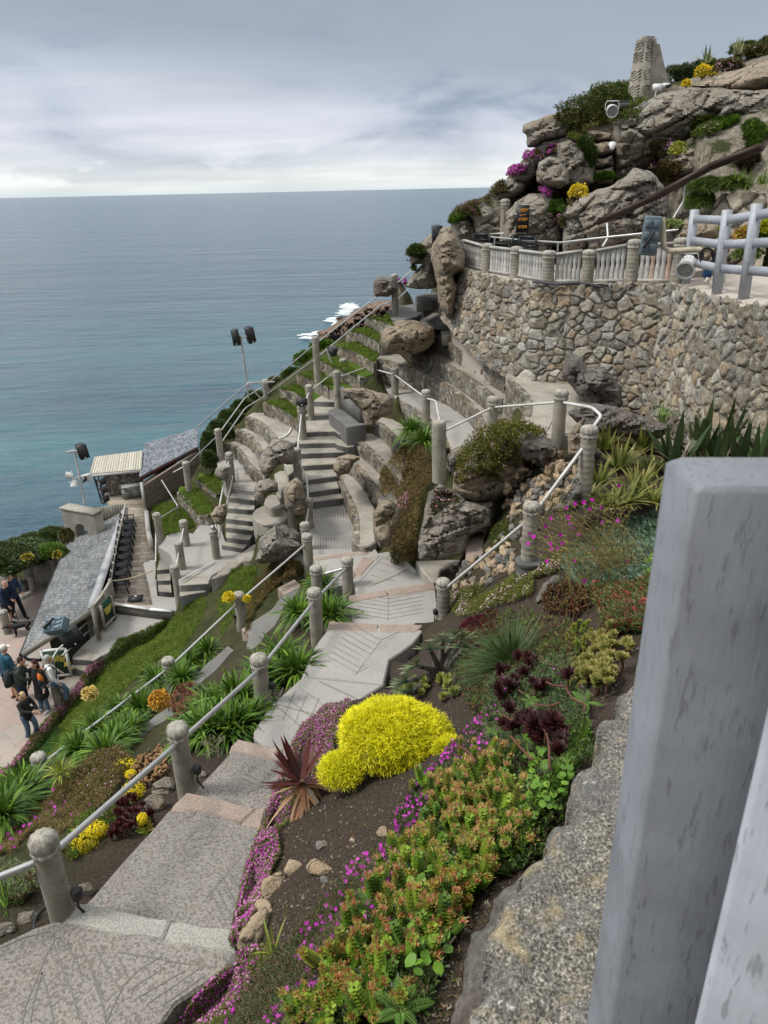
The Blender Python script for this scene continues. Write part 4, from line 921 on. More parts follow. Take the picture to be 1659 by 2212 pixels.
PL = [
 ('p1','R8',222,400,-4.95,'nearest and largest concrete post, a black cable looped round its foot',dict(r=.09)),
 ('p2','R6',958,905,-5.66,'second concrete post up the path, above the brown granite step edge',dict(r=.097)),
 ('p3','R6',1408,525,-6.42,'concrete post standing among two agapanthus clumps by the chevron landing',{}),
 ('p4','R7',262,20,-6.78,'concrete post with a leafy agapanthus behind it at the long pink step edge',{}),
 ('p5','R4',1103,1485,-7.3,'concrete post at the inner turn of the path beside the pink diagonal slab',{}),
 ('p6','R4',897,1542,-7.5,'short looking concrete post half hidden by agapanthus leaves at the path turn',{}),
 ('r1','R5',340,1078,-6.85,'rope capped post with a black lamp on its side below the rockery',dict(ringed=True,h=.95)),
 ('r2','R5',825,662,-4.95,'ringed post with a twisted rope cap and dark plinth in the middle of the rockery',dict(ringed=True,h=.98)),
 ('r3','R5',1137,243,-3.95,'ringed rope capped post at the top bend of the rail beside spiky leaves',dict(ringed=True,h=.95)),
 ('r4','R5',983,44,-4.05,'tall lichened post on the floor at the foot of the great wall',dict(h=1.0)),
 ('r5','R5',612,84,-4.55,'rope capped post behind the mossy mound',dict()),
 ('r6','R5',320,228,-4.75,'thick broken post without any cap beside the agapanthus',dict(cap=False,r=.135)),
 ('r7','R5',245,47,-5.42,'post with an orange lichened cap where the rail bends down',dict()),
 ('m1','R4',1417,245,-5.72,'plain post on the curved upper path, between two pale rails',dict()),
 ('m2','R4',1237,197,-5.85,'ringed rust stained post at the corner of the curved upper path',dict(ringed=True)),
 ('m3','R4',1037,264,-6.05,'tall ringed post at the head of the broad stairs beside the carved bench',dict(ringed=True,h=1.05)),
 ('m4','R4',1078,186,-6.05,'post left of the ringed corner post on the upper landing',dict(h=.9)),
 ('m5','R4',857,355,-6.3,'post beside the lowest grass strip at the top of the broad stairs',dict(h=1.0)),
 ('m6','R4',805,490,-6.7,'post with an orange lichened cap left of the broad stairs',dict(h=1.15)),
 ('m7','R4',775,770,-7.35,'post on the lichened rocks halfway down the broad stairs',dict(h=1.15)),
 ('m8','R4',735,1068,-7.95,'tall plain post behind the round concrete table',dict(h=1.15)),
 ('m9','R4',850,1097,-7.62,'post at the foot of the broad stairs by the brick paved floor',dict()),
 ('m10','R4',830,1257,-7.75,'post with the lowest cap in the cluster of three by the round mosaic',dict()),
 ('l4','R4',842,1330,-7.85,'tall scallop capped post in front of the round mosaic, a lamp on its side',dict(h=.95)),
 ('l3','R6',1297,182,-8.3,'post on the lower path beside the yellow globe of flowers',dict()),
 ('l2','R6',912,540,-8.68,'post in the middle of the lower rail, agapanthus on both sides',dict()),
 ('l1','R6',202,1065,-8.75,'lowest left post of the lower rail with a floodlight at its foot',dict()),
 ('n1','R4',230,1300,ZM,'post with a metal ball on its cap at the foot of the narrow staircase',dict(h=.9)),
 ('n2','R4',322,880,-8.45,'post carrying the double white rail halfway up the narrow staircase',dict(h=1.1)),
 ('n2b','S2',402,1160,-7.95,'post at the head of the narrow staircase with a curled white rail end',dict(h=.85)),
 ('n3','R3',1165,1050,ZM,'thin post on the brick patterned landing nearest the small steps',dict()),
 ('n4','R3',1194,908,ZM,'thin post at the corner of the grass plot and the brick patterned landing',dict()),
 ('n5','R3',1020,862,-9.45,'wide based pale post between the grass plot and the deck',dict(h=.95)),
 ('n6','R3',1137,1202,-9.95,'mossy white stained post at the foot of the small steps',dict(h=1.1)),
 ('o1','R4',260,643,-7.95,'post beside the dark hedge at the seaward rail, above the slate hut',dict(h=.95)),
 ('o2','R4',570,320,-6.95,'seaward rail post next to the pole with two black speakers',dict(h=.9)),
 ('o3','R4',898,42,-5.25,'seaward rail post above the fourth grass strip, sea behind it',dict(h=1.1)),
 ('o4','R3',1211,525,-8.95,'post in front of the timber cladding of the slate roofed hut',dict(h=1.05)),
 ('u1','S3',108,757,(23.5,),'slim post by the highest grass, carrying two seaward rails',dict(h=1.15,r=.10)),
 ('u2','S3',982,160,(23.,),'highest slim post among the boulders above the upper terrace',dict(r=.12)),
 ('u3','S3',1296,275,(22.5,),'slim post right of the VERY STEEP STEPS board',dict(r=.11)),
 ('u4','S3',1285,382,(21.5,),'rope capped post right of the warning board where rails meet',dict(r=.12)),
 ('u5','S3',1042,392,(22.,),'rope capped post half hidden left below the warning board',dict(r=.11)),
 ('c1','R11',957,612,zpl-.75,'white streaked post at the corner of the slate roof by the plank fence',dict(h=1.0)),
 ('c2','R11',525,1085,ZP+.1,'mossy capped post on a block next to the man with the orange backpack',dict(h=1.35)),
 ('c3','R11',127,140,ZP,'post with a dome cap at the far edge of the plaza behind the couple',dict(h=.8,r=.11)),
 ('c4','R11',325,182,ZP-.1,'post under the rope at the far edge of the plaza',dict(h=.75,r=.11)),
 ('c5','S1',415,990,ZP+.1,'post beside the gutter of the slate roof at the far side of the plaza',dict(h=.95,r=.12)),
 ('c6','R11',25,560,ZP,'lichened post at the left edge behind the black dog',dict(h=.8,r=.12)),
]
for k,f_,x_,y_,z_,lab,kw in PL: post(k,f_,x_,y_,z_,lab,**kw)
# ball on n1
b_ = MB();b_.ball((0,0,.93),.07,(.5,.5,.5));o = b_.build('metal_ball',STEEL,smooth=True);o.parent = [x for x in bpy.data.objects if x.get('label','').startswith('post with a metal ball')][0]
# plinth of r2
b_ = MB();b_.lathe([(.17,-.3),(.17,.02),(.19,.03),(.19,.07),(.15,.09),(.12,.09)],n=20);o = b_.build('plinth',CONC_DARK,smooth=60);o.parent = [x for x in bpy.data.objects if x.get('label','').startswith('ringed post with a twisted')][0]
# ---------------- rails
def rail(label,pts,r=.022,m=None,cat='handrail',name='handrail',round_=True,group=None,sag=0):
 Q = []
 for p in pts:
  if isinstance(p,str): Q.append(TOPS[p])
  elif isinstance(p[0],str) and p[0] in TOPS: Q.append(TOPS[p[0]]+np.array(p[1]))
  elif isinstance(p[0],str): Q.append(P(*p))
  else: Q.append(np.array(p,float))
 Q = np.array(Q)
 if sag:
  T = np.linspace(0,1,16);Q = np.array([Q[0]*(1-t)+Q[-1]*t-[0,0,sag*4*t*(1-t)] for t in T])
 elif round_ and len(Q) > 2:
  R_ = [Q[0]]
  for i in range(1,len(Q)-1):
   a = Q[i-1]-Q[i];b = Q[i+1]-Q[i];la,lb = np.linalg.norm(a),np.linalg.norm(b);k = min(.12,la*.3,lb*.3)
   A = Q[i]+a/la*k;B = Q[i]+b/lb*k
   R_ += [A*(1-t)**2+Q[i]*2*t*(1-t)+B*t*t for t in (0,.25,.5,.75,1)]
  R_.append(Q[-1]);Q = np.array(R_)
 loc = Q[0].copy();mb = MB();mb.tube(Q-loc,r,(.5,.5,.5),10);o = mb.build(name,m or STEEL,smooth=True,loc=loc)
 return tag(o,label,cat,group)
PALE = plain('rail_pale_paint',(.50,.49,.46),.5,.1,.2,5.)
rail('long galvanised handrail running up the near path from the bottom left corner',[('R8',-420,790,-4.4),'p1','p2','p3','p4','p5','p6'],.027)
rail('lower galvanised handrail running from the left edge up to the round mosaic',[('R6',-300,1380,-8.0),'l1','l2','l3','l4','m10'],.025)
rail('pale handrail rising through the rockery from the rope capped post',['r1','r2','r3'],.025,PALE)
rail('white bent handrail between the two tallest rope capped posts',[('r3',(0,0,.12)),('R5',1200,190,-3.1),('R5',1150,145,-3.12),'r4'],.025,PALE)
rail('brown and white handrail from the capless post to the tall lichened post',[('r6',(0,0,.02)),'r5','r4'],.022,PALE)
rail('pale handrail bending from the upper path posts down to the capless post',['m2','m1','r7',('R5',300,110,-4.75),('R5',320,225,-4.85)],.022,PALE)
rail('pale handrail across the head of the broad stairs',['m3','m2'],.02,PALE)
rail('twin pale handrails joining the upper landing posts',['m5','m4'],.022,PALE)
rail('long white handrail beside the broad stairs',['m5','m6','m7',('R4',845,980,-7.0),'m9','m10'],.024,PALE)
rail('short handrail from the tall plain post over the round table',['m9','m8',('R4',500,1230,-8.2),('R4',512,1390,-8.9)],.02,STEEL)
rail('bent handrail standing on the round table',[('R4',845,985,-7.0),('R4',675,1045,-7.2),('R4',688,1225,-8.0)],.02,STEEL)
rail('outer white rail of the pair on the narrow staircase',['n1',('n2',(-.06,0,.0)),'n2b'],.022,PALE)
rail('inner white rail of the pair on the narrow staircase',[('n1',(.1,0,-.15)),('n2',(.1,0,-.25)),('R4',360,905,-7.9),('R4',340,860,-7.85),('R4',350,820,-7.6)],.022,PALE)
rail('upper seaward rail climbing from the speaker pole to the highest grass',[('o1',(0,0,.02)),('R4',440,440,-6.5),'o2','o3',('S3',-20,925,-3.5),('u1',(0,0,-.1)),('S3',400,600,-2.5)],.022)
rail('lower seaward rail below its twin, from the hedge to the rocks',[('o1',(0,0,-.35)),('R4',440,510,-6.9),('o2',(0,0,-.35)),('o3',(0,0,-.45)),('S3',0,1000,-3.9),('u1',(0,0,-.6)),('S3',410,690,-2.9)],.022)
rail('steel rail running from the slate hut down in front of the hedge',[('R4',-30,930,-8.6),('R4',60,880,-8.4),'o1'],.02)
rail('long steel pipe from the slate hut roof up to the foot of the speaker pole',[('R4',130,632,-8.4),('R4',445,362,-6.6)],.024)
rail('bent steel rail over the grass plot beside the hut',[('R3',1055,648,-9.0),('R3',1160,815,-9.05),('R3',1172,930,-9.9)],.02,STEEL)
rail('short steel rail from the wide based post to the bent rail',['n5',('R3',1160,825,-9.1)],.018)
rail('rusty handrail leaning at the small steps',[('R3',1018,905,-9.3),('R3',1018,1180,-10.0)],.022,PALE)
rail('white handrail between the two thin posts and the mossy one',['n4','n3','n6'],.02,PALE)
rail('white tube lying from the mossy post to the ball topped post',[('R3',1180,1300,-9.15),('R3',1400,1180,-9.2)],.02,WHITE)
ROPE = plain('rope',(.42,.36,.22),.95,0,.25,60.,.5)
rail('yellowish rope slung across the deck from the plank fence',[('R3',710,1308,ZD+.5),('R3',1000,1235,ZD+.35)],.018,ROPE,'rope','rope',sag=.08)
rail('yellowish rope slung between the far plaza posts',[('c3',(0,0,0)),('c5',(0,0,0))],.016,ROPE,'rope','rope',sag=.12)
rail('upper one of two steel rails beside the steps at the slate roof gable',[('c1',(0,0,.05)),('R11',615,1005,ZP+1.5),('c2',(0,0,.05))],.024,PALE)
rail('lower one of two steel rails beside the steps at the slate roof gable',[('c1',(0,0,-.22)),('R11',680,1050,ZP+1.4)],.024,PALE)
rail('white rail slanting down from the mossy capped post to the plaza',[('c2',(0,0,-.4)),('R11',440,1530,ZP+.3)],.022,PALE)
rail('dark bent rail on the far plaza wall',[('S1',480,985,ZP+.7),('S1',285,1110,ZP+.6),('S1',300,1230,ZP)],.022)
# upper deck tube rail
rail('bent tubular steel rail above the balustrade with the black chairs behind it',[Pd('S3',1260,430,18.6),Pd('S3',900,440,19),Pd('S3',765,455,18.8),Pd('S3',1100,490,17.4),Pd('S3',1420,510,16.),Pd('S3',1659,480,15.6),Pd('S4',1030,1800,15)],.022)
for k,(a,b,l_) in enumerate((((895,470),(890,545),'left upright under the bent tubular rail'),((1130,495),(1128,570),'middle upright under the bent tubular rail'),((1395,510),(1392,600),'right upright under the bent tubular rail'))):
 p = Pd('S3',a[0],a[1],17.3 if k < 2 else 16.1);rail(l_,[p,p-[0,0,.75]],.018)
rail('steel rail climbing to the slim post right of the warning board',['u4',Pd('S3',1195,400,18.6),'u3'],.02)
rail('steel rail from the highest slim post down to the boulders',['u2',Pd('S3',895,250,22)],.02)
# ---------------- timber balustrade between concrete posts on the great wall
bps = [(453,170,297),(575,183,318),(713,200,345),(882,180,345),(1070,152,343),(1266,143,345)]
BT = []
zt_ = [-2.0,-2.0,-2.0,-1.97,-1.92,-1.86]
for k,(x,yt,yb) in enumerate(bps):
 b = P('R2',x,yb,zt_[k]);vt = D('R2',x,yt)[1];h = .85
 for h_ in np.arange(.6,1.5,.01):
  if proj(b+[0,0,h_])[1] < vt: h = h_;break
 lab = ['first','second','third','fourth','fifth','sixth'][k]+' squat concrete post of the timber balustrade, counted from the sea'
 a_,c_ = post_proto('bal%d' % (k // 2),r=.13,h=h,ringed=True,cap=True,seed=60+k)
 e = empty('balustrade_post',b,lab,'post','concrete posts of the timber balustrade',rz=k)
 for nm,me_ in (('shaft',a_),('cap',c_)): o = bpy.data.objects.new(nm,me_);COL.objects.link(o);o.parent = e
 BT.append((b,h))
st = P('R2',352,272,-2.02);BT.insert(0,(st,.8));
BW = m_vcol('bleached_wood',.8,30.,.25,.4,.004,low=4.,lowvar=.2)
blab = ['balustrade panel nearest the sea, by the white floodlights','second balustrade panel from the sea','third balustrade panel from the sea, below the black chairs','fourth balustrade panel, the widest one','fifth balustrade panel, left of the grey floodlight back','last balustrade panel, behind the big white lamp']
for k in range(6):
 (a,ha),(b,hb) = BT[k],BT[k+1];e = empty('balustrade',a,blab[k],'balustrade','timber balustrade panels');d = b-a;L = np.linalg.norm(d);d = d/L
 ha_,hb_ = ha*.86,hb*.86;n = max(6,int(L/.155));l = a
 off0 = .16 if k else .02
 mb = MB();mb.beam(d*off0+[0,0,ha_],d*(L-.15)+[0,0,hb_],.10,.055,(.36,.35,.32));mb.build('top_rail',BW,e)
 mb = MB();mb.beam(d*off0+[0,0,.06],d*(L-.15)+[0,0,.06],.07,.06,(.34,.33,.30));mb.build('bottom_rail',BW,e)
 nn = np.cross(d,[0,0,1]);nn /= np.linalg.norm(nn)
 for i in range(n):
  s = off0+(L-.15-off0)*(i+.5)/n;hh = ha_+(hb_-ha_)*s/L;w0 = (L-.15-off0)/n
  z = np.linspace(.08,hh-.02,15);t = (z-z[0])/(z[-1]-z[0])
  wd = w0*(.49-.13*np.exp(-((t-.5)/.10)**2)*1.0+.0*t-.09*np.exp(-((t-.2)/.05)**2)-.09*np.exp(-((t-.8)/.05)**2)-.04*((t > .25) & (t < .75)))
  c = np.array((.36,.35,.325))*rng.uniform(.78,1.15)
  if k == 5 and i in (2,5): c = np.array((.36,.26,.21))
  for sg in (1,):
   Lf = np.array([d*(s-w_)+nn*.012+[0,0,q] for w_,q in zip(wd,z)]);Rt = np.array([d*(s+w_)+nn*.012+[0,0,q] for w_,q in zip(wd,z)]);bkL = Lf-nn*.024;bkR = Rt-nn*.024
   V = np.vstack([Lf,Rt,bkL,bkR]);m_ = len(z);q = np.arange(m_-1)
   F = np.vstack([np.stack([q,q+m_,q+m_+1,q+1],1),np.stack([q+2*m_,q+2*m_+1,q+3*m_+1,q+3*m_],1),np.stack([q,q+1,q+2*m_+1,q+2*m_],1),np.stack([q+m_,q+3*m_,q+3*m_+1,q+m_+1],1)])
   mb = MB();mb.add(V,F,c);mb.build('slat',BW,e)
# ------------------------------------------------------------------ rocks
GRK = 'granite boulders of the headland'
LR = [
 ('R1',[(1035,505),(1090,470),(1180,425),(1300,400),(1420,400),(1560,415),(1700,405),(1750,560),(1700,720),(1560,720),(1560,590),(1500,590),(1400,615),(1290,650),(1190,690),(1150,745),(1060,790),(1000,838),(955,840),(948,640),(950,560),(990,525)],23.5,3.5,'huge grey granite mass under the carved pillar',dict(bulge=1.0,m=ROCK)),
 ('R1',[(1280,402),(1330,378),(1420,348),(1520,318),(1600,290),(1700,262),(1750,250),(1750,410),(1600,425),(1520,432),(1440,436),(1380,418)],24.2,3.5,'smooth pale ridge slab right of the carved pillar',dict(bulge=.8,m=ROCKW,lean=.3)),
 ('R1',[(1150,745),(1190,680),(1290,650),(1340,640),(1440,605),(1530,572),(1558,580),(1565,700),(1480,745),(1390,790),(1300,840),(1260,870),(1190,820)],21.0,2.5,'wedge shaped slab with white lichen along its upper edge',dict(bulge=.7,m=ROCKL)),
 ('R1',[(950,640),(1040,635),(1100,640),(1160,700),(1150,760),(1060,790),(1010,838),(955,842)],22.0,2.5,'dark square faced boulder with a small white lamp at its left',dict(bulge=.5,m=ROCKD)),
 ('R1',[(712,968),(760,935),(850,880),(960,845),(1040,770),(1130,790),(1180,850),(1205,930),(1230,1120),(1180,1180),(720,1180),(715,1060)],18.8,2.5,'big pale lichened boulder behind the balustrade under the brown beam',dict(bulge=.9,m=ROCKL)),
 ('R1',[(532,578),(548,567),(600,548),(655,525),(712,510),(755,530),(772,585),(745,625),(690,640),(625,655),(600,672),(552,680),(548,665),(549,618),(532,612)],23.5,2.2,'overhanging slab shaped like a snout against the sky',dict(bulge=.5,m=ROCK,rough=.08)),
 ('R1',[(600,672),(625,652),(690,636),(750,620),(800,640),(790,690),(730,740),(650,760),(590,750),(575,720),(602,700)],23.3,2.,'flat dark rock under the snout shaped slab',dict(bulge=.4,m=ROCKD)),
 ('R1',[(690,660),(750,640),(815,655),(845,700),(860,760),(862,840),(800,860),(740,850),(700,780),(690,720)],22.6,2.,'tall cracked boulder left of the reddish stacked blocks',dict(bulge=.6,m=ROCK)),
 ('R1',[(593,790),(610,740),(655,715),(710,730),(750,790),(748,845),(700,862),(640,858),(600,835)],22.2,1.6,'rounded boulder with wrinkled cracks below the snout slab',dict(bulge=.6,m=ROCK)),
 ('R1',[(830,600),(880,598),(940,612),(945,640),(880,652),(832,645)],23.2,1.6,'topmost block of the reddish stack',dict(bulge=.4,m=ROCKW)),
 ('R1',[(842,655),(945,648),(948,700),(900,720),(850,712)],23.0,1.6,'second block of the reddish stack',dict(bulge=.4,m=ROCKW)),
 ('R1',[(850,715),(905,722),(948,705),(950,760),(870,780),(855,760)],22.9,1.6,'third block of the reddish stack',dict(bulge=.4,m=ROCKW)),
 ('R1',[(862,780),(950,760),(952,838),(870,845)],22.8,1.6,'bottom block of the reddish stack',dict(bulge=.4,m=ROCKW)),
 ('R1',[(403,870),(430,840),(480,820),(545,828),(555,850),(520,890),(460,915),(415,915)],24.,1.6,'oval boulder by the highest slim post',dict(bulge=.5,m=ROCK)),
 ('R1',[(480,800),(520,745),(560,730),(610,745),(600,800),(560,835),(500,830)],23.8,1.6,'boulder behind the purple flowers on the skyline',dict(bulge=.5,m=ROCKD)),
 ('R1',[(440,1110),(460,980),(500,930),(560,890),(640,885),(700,930),(715,1010),(715,1120),(600,1150)],20.5,2.,'lichened boulder behind the warning board',dict(bulge=.7,m=ROCKL)),
 ('S3',[(548,380),(560,320),(640,255),(700,300),(740,380),(775,450),(775,510),(620,520),(580,480)],20.5,2.,'smooth faced grey boulder left of the mossy peaked one',dict(bulge=.6,m=ROCK)),
 ('S3',[(640,258),(735,228),(820,208),(880,240),(950,320),(1005,410),(960,450),(780,480),(740,430),(725,340)],20.2,2.,'peaked white spotted boulder behind the upper black chairs',dict(bulge=.7,m=ROCKL)),
 ('S3',[(400,530),(470,400),(560,380),(610,470),(640,520),(660,610),(650,720),(575,770),(600,880),(570,1080),(520,1100),(465,1020),(425,780),(400,640)],18.9,1.8,'tall split pillar of rock at the seaward end of the great wall',dict(bulge=.6,m=ROCKW)),
 ('S3',[(225,620),(300,520),(400,430),(470,400),(480,560),(430,700),(440,870),(300,880),(180,860),(240,780),(330,680),(230,690)],20.2,1.8,'sloping bare rock ledge above the two seaward rails',dict(bulge=.5,m=ROCK)),
 ('S3',[(-60,800),(0,770),(90,790),(130,880),(60,930),(-60,940)],23.5,2.,'brown rock knob behind the slim rail post',dict(bulge=.5,m=ROCKD)),
 ('S3',[(-10,1230),(60,1150),(170,1118),(300,1130),(420,1180),(418,1290),(340,1370),(262,1385),(240,1450),(150,1400),(40,1372),(-5,1300)],22.0,1.9,'big round boulder with a rusty face where the grass strips end',dict(bulge=.9,m=ROCKW)),
 ('S2',[(628,1250),(660,1160),(740,1062),(830,1050),(905,1090),(925,1190),(900,1250),(790,1262),(760,1310),(705,1372),(650,1330)],18.7,1.4,'large lichened boulder left of the broad stairs, below the white line',dict(bulge=.5,m=ROCKL)),
 ('S2',[(600,1440),(640,1385),(720,1368),(790,1400),(790,1470),(700,1500),(680,1570),(630,1560),(595,1500)],18.0,1.2,'white spotted boulder beside the head of the narrow stairs',dict(bulge=.4,m=ROCKL)),
 ('S2',[(828,1470),(860,1400),(930,1350),(985,1400),(1010,1520),(1000,1650),(940,1655),(850,1600)],17.6,1.,'brown spotted boulder behind the tall plain post',dict(bulge=.4,m=ROCKW)),
 ('S2',[(1230,1260),(1260,1190),(1340,1175),(1440,1200),(1380,1260),(1350,1330),(1270,1345),(1228,1310)],18.2,1.,'warm brown boulder tucked right of the middle stairs',dict(bulge=.35,m=ROCKW)),
 ('S2',[(1300,660),(1440,650),(1600,690),(1700,720),(1680,860),(1560,900),(1540,960),(1480,960),(1440,830),(1350,740),(1290,740)],18.9,1.0,'spotted rock mass behind the carved bench',dict(bulge=.4,m=ROCKW)),
 ('S2',[(612,2010),(640,1850),(700,1790),(770,1740),(840,1830),(900,1850),(980,1890),(960,1930),(890,1960),(880,2010),(760,2030),(640,2030)],16.9,1.,'boulder thickly splashed with white lichen below the round table',dict(bulge=.5,m=ROCKL)),
 ('S2',[(660,1740),(760,1720),(870,1740),(960,1800),(960,1880),(850,1860),(740,1760)],17.5,.8,'mossy dark rock between the tall post and the white splashed boulder',dict(bulge=.3,m=ROCKD)),
 ('S2',[(255,1650),(300,1580),(380,1560),(385,1660),(340,1735),(285,1730)],20.5,.8,'tan boulder under the double white rail',dict(bulge=.3,m=ROCKW)),
 ('S2',[(283,1320),(310,1275),(380,1275),(400,1340),(370,1390),(310,1385)],22.,.8,'small lichened boulder at the end of the upper grass plot',dict(bulge=.3,m=ROCKL)),
 ('R5',[(385,590),(400,500),(470,430),(560,330),(680,330),(800,420),(800,540),(720,600),(620,650),(520,670),(430,640)],13.6,1.2,'rounded tan boulder with a mat of pink flowers hanging over it',dict(bulge=.55,m=ROCKW)),
 ('R5',[(200,880),(235,720),(262,610),(320,560),(410,600),(470,655),(560,668),(612,660),(595,790),(480,850),(465,940),(330,978),(212,975)],13.4,1.3,'biggest grey boulder beside the path turn, below the tan one',dict(bulge=.6,m=ROCKL)),
 ('R5',[(-40,710),(0,652),(60,645),(110,700),(105,770),(65,820),(45,900),(-15,910),(-48,800)],14.6,1.,'pair of smooth tan rocks beside the hanging brown mat',dict(bulge=.5,m=ROCKW)),
 ('R5',[(690,320),(800,285),(900,300),(960,350),(990,410),(900,440),(790,440)],13.0,.8,'flat dark slab wedged under the tall lichened post',dict(bulge=.3,m=ROCKD)),
 ('R5',[(1010,300),(1060,240),(1110,190),(1110,380),(1080,440),(1020,400)],12.2,.6,'mossy tan boulder left of the top ringed post',dict(bulge=.3,m=ROCKW)),
 ('R5',[(950,690),(985,630),(1040,590),(1090,560),(1080,660),(1040,715),(960,715)],10.8,.5,'dark pointed stone in the rockery next to the spiky leaves',dict(bulge=.2,m=ROCKD,res=5.)),
 ('R5',[(838,1200),(880,1110),(940,1060),(990,1070),(960,1140),(900,1190),(850,1225)],9.6,.3,'dark leaning slate stone below the ringed post',dict(bulge=.12,m=ROCKD,res=5.)),
 ('R5',[(360,450),(380,380),(440,340),(520,330),(530,300),(560,330),(500,400),(450,440),(400,500)],14.3,.6,'ragged stones at the foot of the capless post',dict(bulge=.3,m=ROCK)),
 ('R2',[(775,745),(795,640),(850,660),(890,710),(960,700),(1030,780),(1042,860),(1000,905),(920,900),(860,850),(820,790)],15.3,1.,'bulging dark brown outcrop built into the foot of the great wall',dict(bulge=.6,m=ROCKD)),
 ('R2',[(860,850),(1000,870),(1150,920),(1250,960),(1200,1010),(1000,1000),(860,960),(800,900)],13.4,.8,'low earthy ledge of rock at the foot of the great wall',dict(bulge=.3,m=ROCKD)),
 ('S4',[(880,1910),(960,1800),(1000,1730),(1100,1720),(1270,1770),(1290,1860),(1180,1900),(1100,1960),(900,2000)],14.8,1.,'cream coloured rock behind the grey picket fence',dict(bulge=.4,m=ROCKW)),
 ('S4',[(1030,1500),(1080,1420),(1130,1440),(1100,1540),(1050,1700),(960,1740),(930,1690),(1000,1600)],17.2,1.,'stacked rocks under the end of the brown beam',dict(bulge=.3,m=ROCKD)),
]
for k,(f_,pts,d_,th_,lab,kw) in enumerate(LR):
 if f_ == 'S4': d_ *= 1.17
 elif f_ == 'R1' and d_ < 22.1: d_ *= 1.09
 elif 'smooth faced' in lab or 'peaked' in lab: d_ *= 1.18
 elif 'tall split' in lab or 'ledge' in lab and f_ == 'S3': d_ *= 1.09
 rock_poly('boulder',pts,f_,d_,th_,lab,seed=k*3+1,group=GRK if f_ in ('R1','S3','S4') else 'boulders among the terraces',**dict(dict(res=4.),**kw))
# distant rocks standing in the sea
rock_poly('sea_rocks',[(1095,215),(1150,200),(1230,150),(1330,95),(1400,40),(1450,15),(1560,-30),(1800,-30),(1800,330),(1500,330),(1330,290),(1200,290),(1105,290),(1120,240)],'S2',196,25,'brown jagged shore rocks washed by white surf',bulge=7.,m=m_rock('rock_shore',(.13,.085,.06),(.20,.15,.11),(.25,.22,.19),(.18,.10,.06),(.04,.03,.025),lich=.1,sc=.08),seed=99,res=4.,rough=1.6,cracks=1.2)
rock_poly('sea_rocks',[(1232,98),(1262,88),(1300,92),(1290,108),(1240,107)],'S2',222,5,'small rock awash off the point',bulge=1.5,m=MATS['rock_shore'],seed=98,res=2.5,rough=.5)
FOAM = plain('sea_foam',(.75,.80,.80),.8,0,.1,.5)
mb = MB();r_ = np.random.default_rng(5)
for (cx,cy,sx,sy,n) in ((1350,15,70,30,150),(1310,60,60,30,60),(1240,112,60,14,110),(1210,130,50,10,50),(1050,235,70,10,110),(1030,262,60,10,60),(1120,215,30,10,30),(1260,150,30,12,30)):
 for _ in range(n*2):
  x = cx+r_.normal()*sx*.42;y = cy+r_.normal()*sy*.34;c = P('S2',x,y,SEA_Z+.08);a = r_.uniform(0,3);w_ = r_.uniform(.15,.95)**1.3;k = 7;t = np.arange(k)*2*pi/k
  rr = w_*r_.uniform(.5,1.1,k);V = np.stack([c[0]+rr*np.cos(t)*1.6,c[1]+rr*np.sin(t)*.8,c[2]+0*t+r_.uniform(0,.1)],1)
  mb.add(np.vstack([V,c]),[[i,(i+1) % k,k] for i in range(k)],(.8,.85,.85))
tag(mb.build('surf',FOAM),'white surf breaking round the shore rocks',kind='stuff')
# dark concrete platforms by the round boulder
def slab_obj(name,label,frame,pts,z,th,m=CONC_DARK,cat='platform',bev=.03,group=None):
 mb = MB();q = np.array(px3(frame,pts,z));prism(mb,q,z-th,bev=bev,step=.2,jit=.012);c = q.mean(0)
 for i in range(len(mb.v)): mb.v[i] = mb.v[i]-c
 o = mb.build(name,m,loc=c);tag(o,label,cat,group);HIT.append(o);return o
DSL = m_concrete('dark_slab',(.155,.15,.145),.7,(.6,.6,.6))
slab_obj('stone_platform','dark concrete platform left above the round boulder','S3',[(38,1062),(60,1040),(120,1010),(300,985),(400,990),(330,1050),(285,1090),(190,1112),(120,1118),(60,1105)],-3.6,.3,DSL)
slab_obj('stone_platform','dark rounded slab table propped on blocks against the tall split rock','S3',[(272,1108),(300,1085),(380,1062),(470,1065),(560,1100),(602,1140),(520,1152),(400,1150),(310,1135)],-3.75,.16,DSL)
slab_obj('stone_platform','small black slab bench above the two others','S3',[(272,925),(360,905),(445,905),(445,955),(340,972),(280,985)],-3.0,.28,DSL)
slab_obj('stone_block','light block propping the rounded slab table','S3',[(470,1190),(550,1190),(555,1240),(475,1240)],-3.95,.3,CONC,'block')
for k,(p_,l_) in enumerate((((318,1010,450,945,460,985,330,1055),'dark tilted stone step beside the platform'),)):
 slab_obj('stone_block',l_,'S3',[(p_[0],p_[1]),(p_[2],p_[3]),(p_[4],p_[5]),(p_[6],p_[7])],-3.3,.2,DSL,'block')
# round concrete tables left of the broad stairs
def ellipse(cx,cy,rx,ry,n=20,a0=0,a1=2*pi): return [(cx+rx*cos(t),cy+ry*sin(t)) for t in np.linspace(a0,a1,n,endpoint=abs(a1-a0) < 6)]
slab_obj('round_table','big round brick topped concrete table beside the tall plain post','S2',ellipse(728,1652,140,78),-7.72,.55,CONC,'table')
slab_obj('round_block','smaller rounded concrete block standing on the round table','S2',ellipse(748,1545,68,52),-7.45,.35,CONC,'block')
slab_obj('stone_ledge','curved brick topped ledge beside the boulders left of the stairs','S2',[(760,1330),(800,1305),(860,1310),(880,1370),(850,1440),(810,1520),(775,1480),(790,1400)],-7.3,.5,CONC,'ledge')
slab_obj('stone_block','leaning square block above the curved ledge','S2',[(835,1240),(900,1225),(920,1300),(870,1335)],-7.05,.3,CONC,'block')
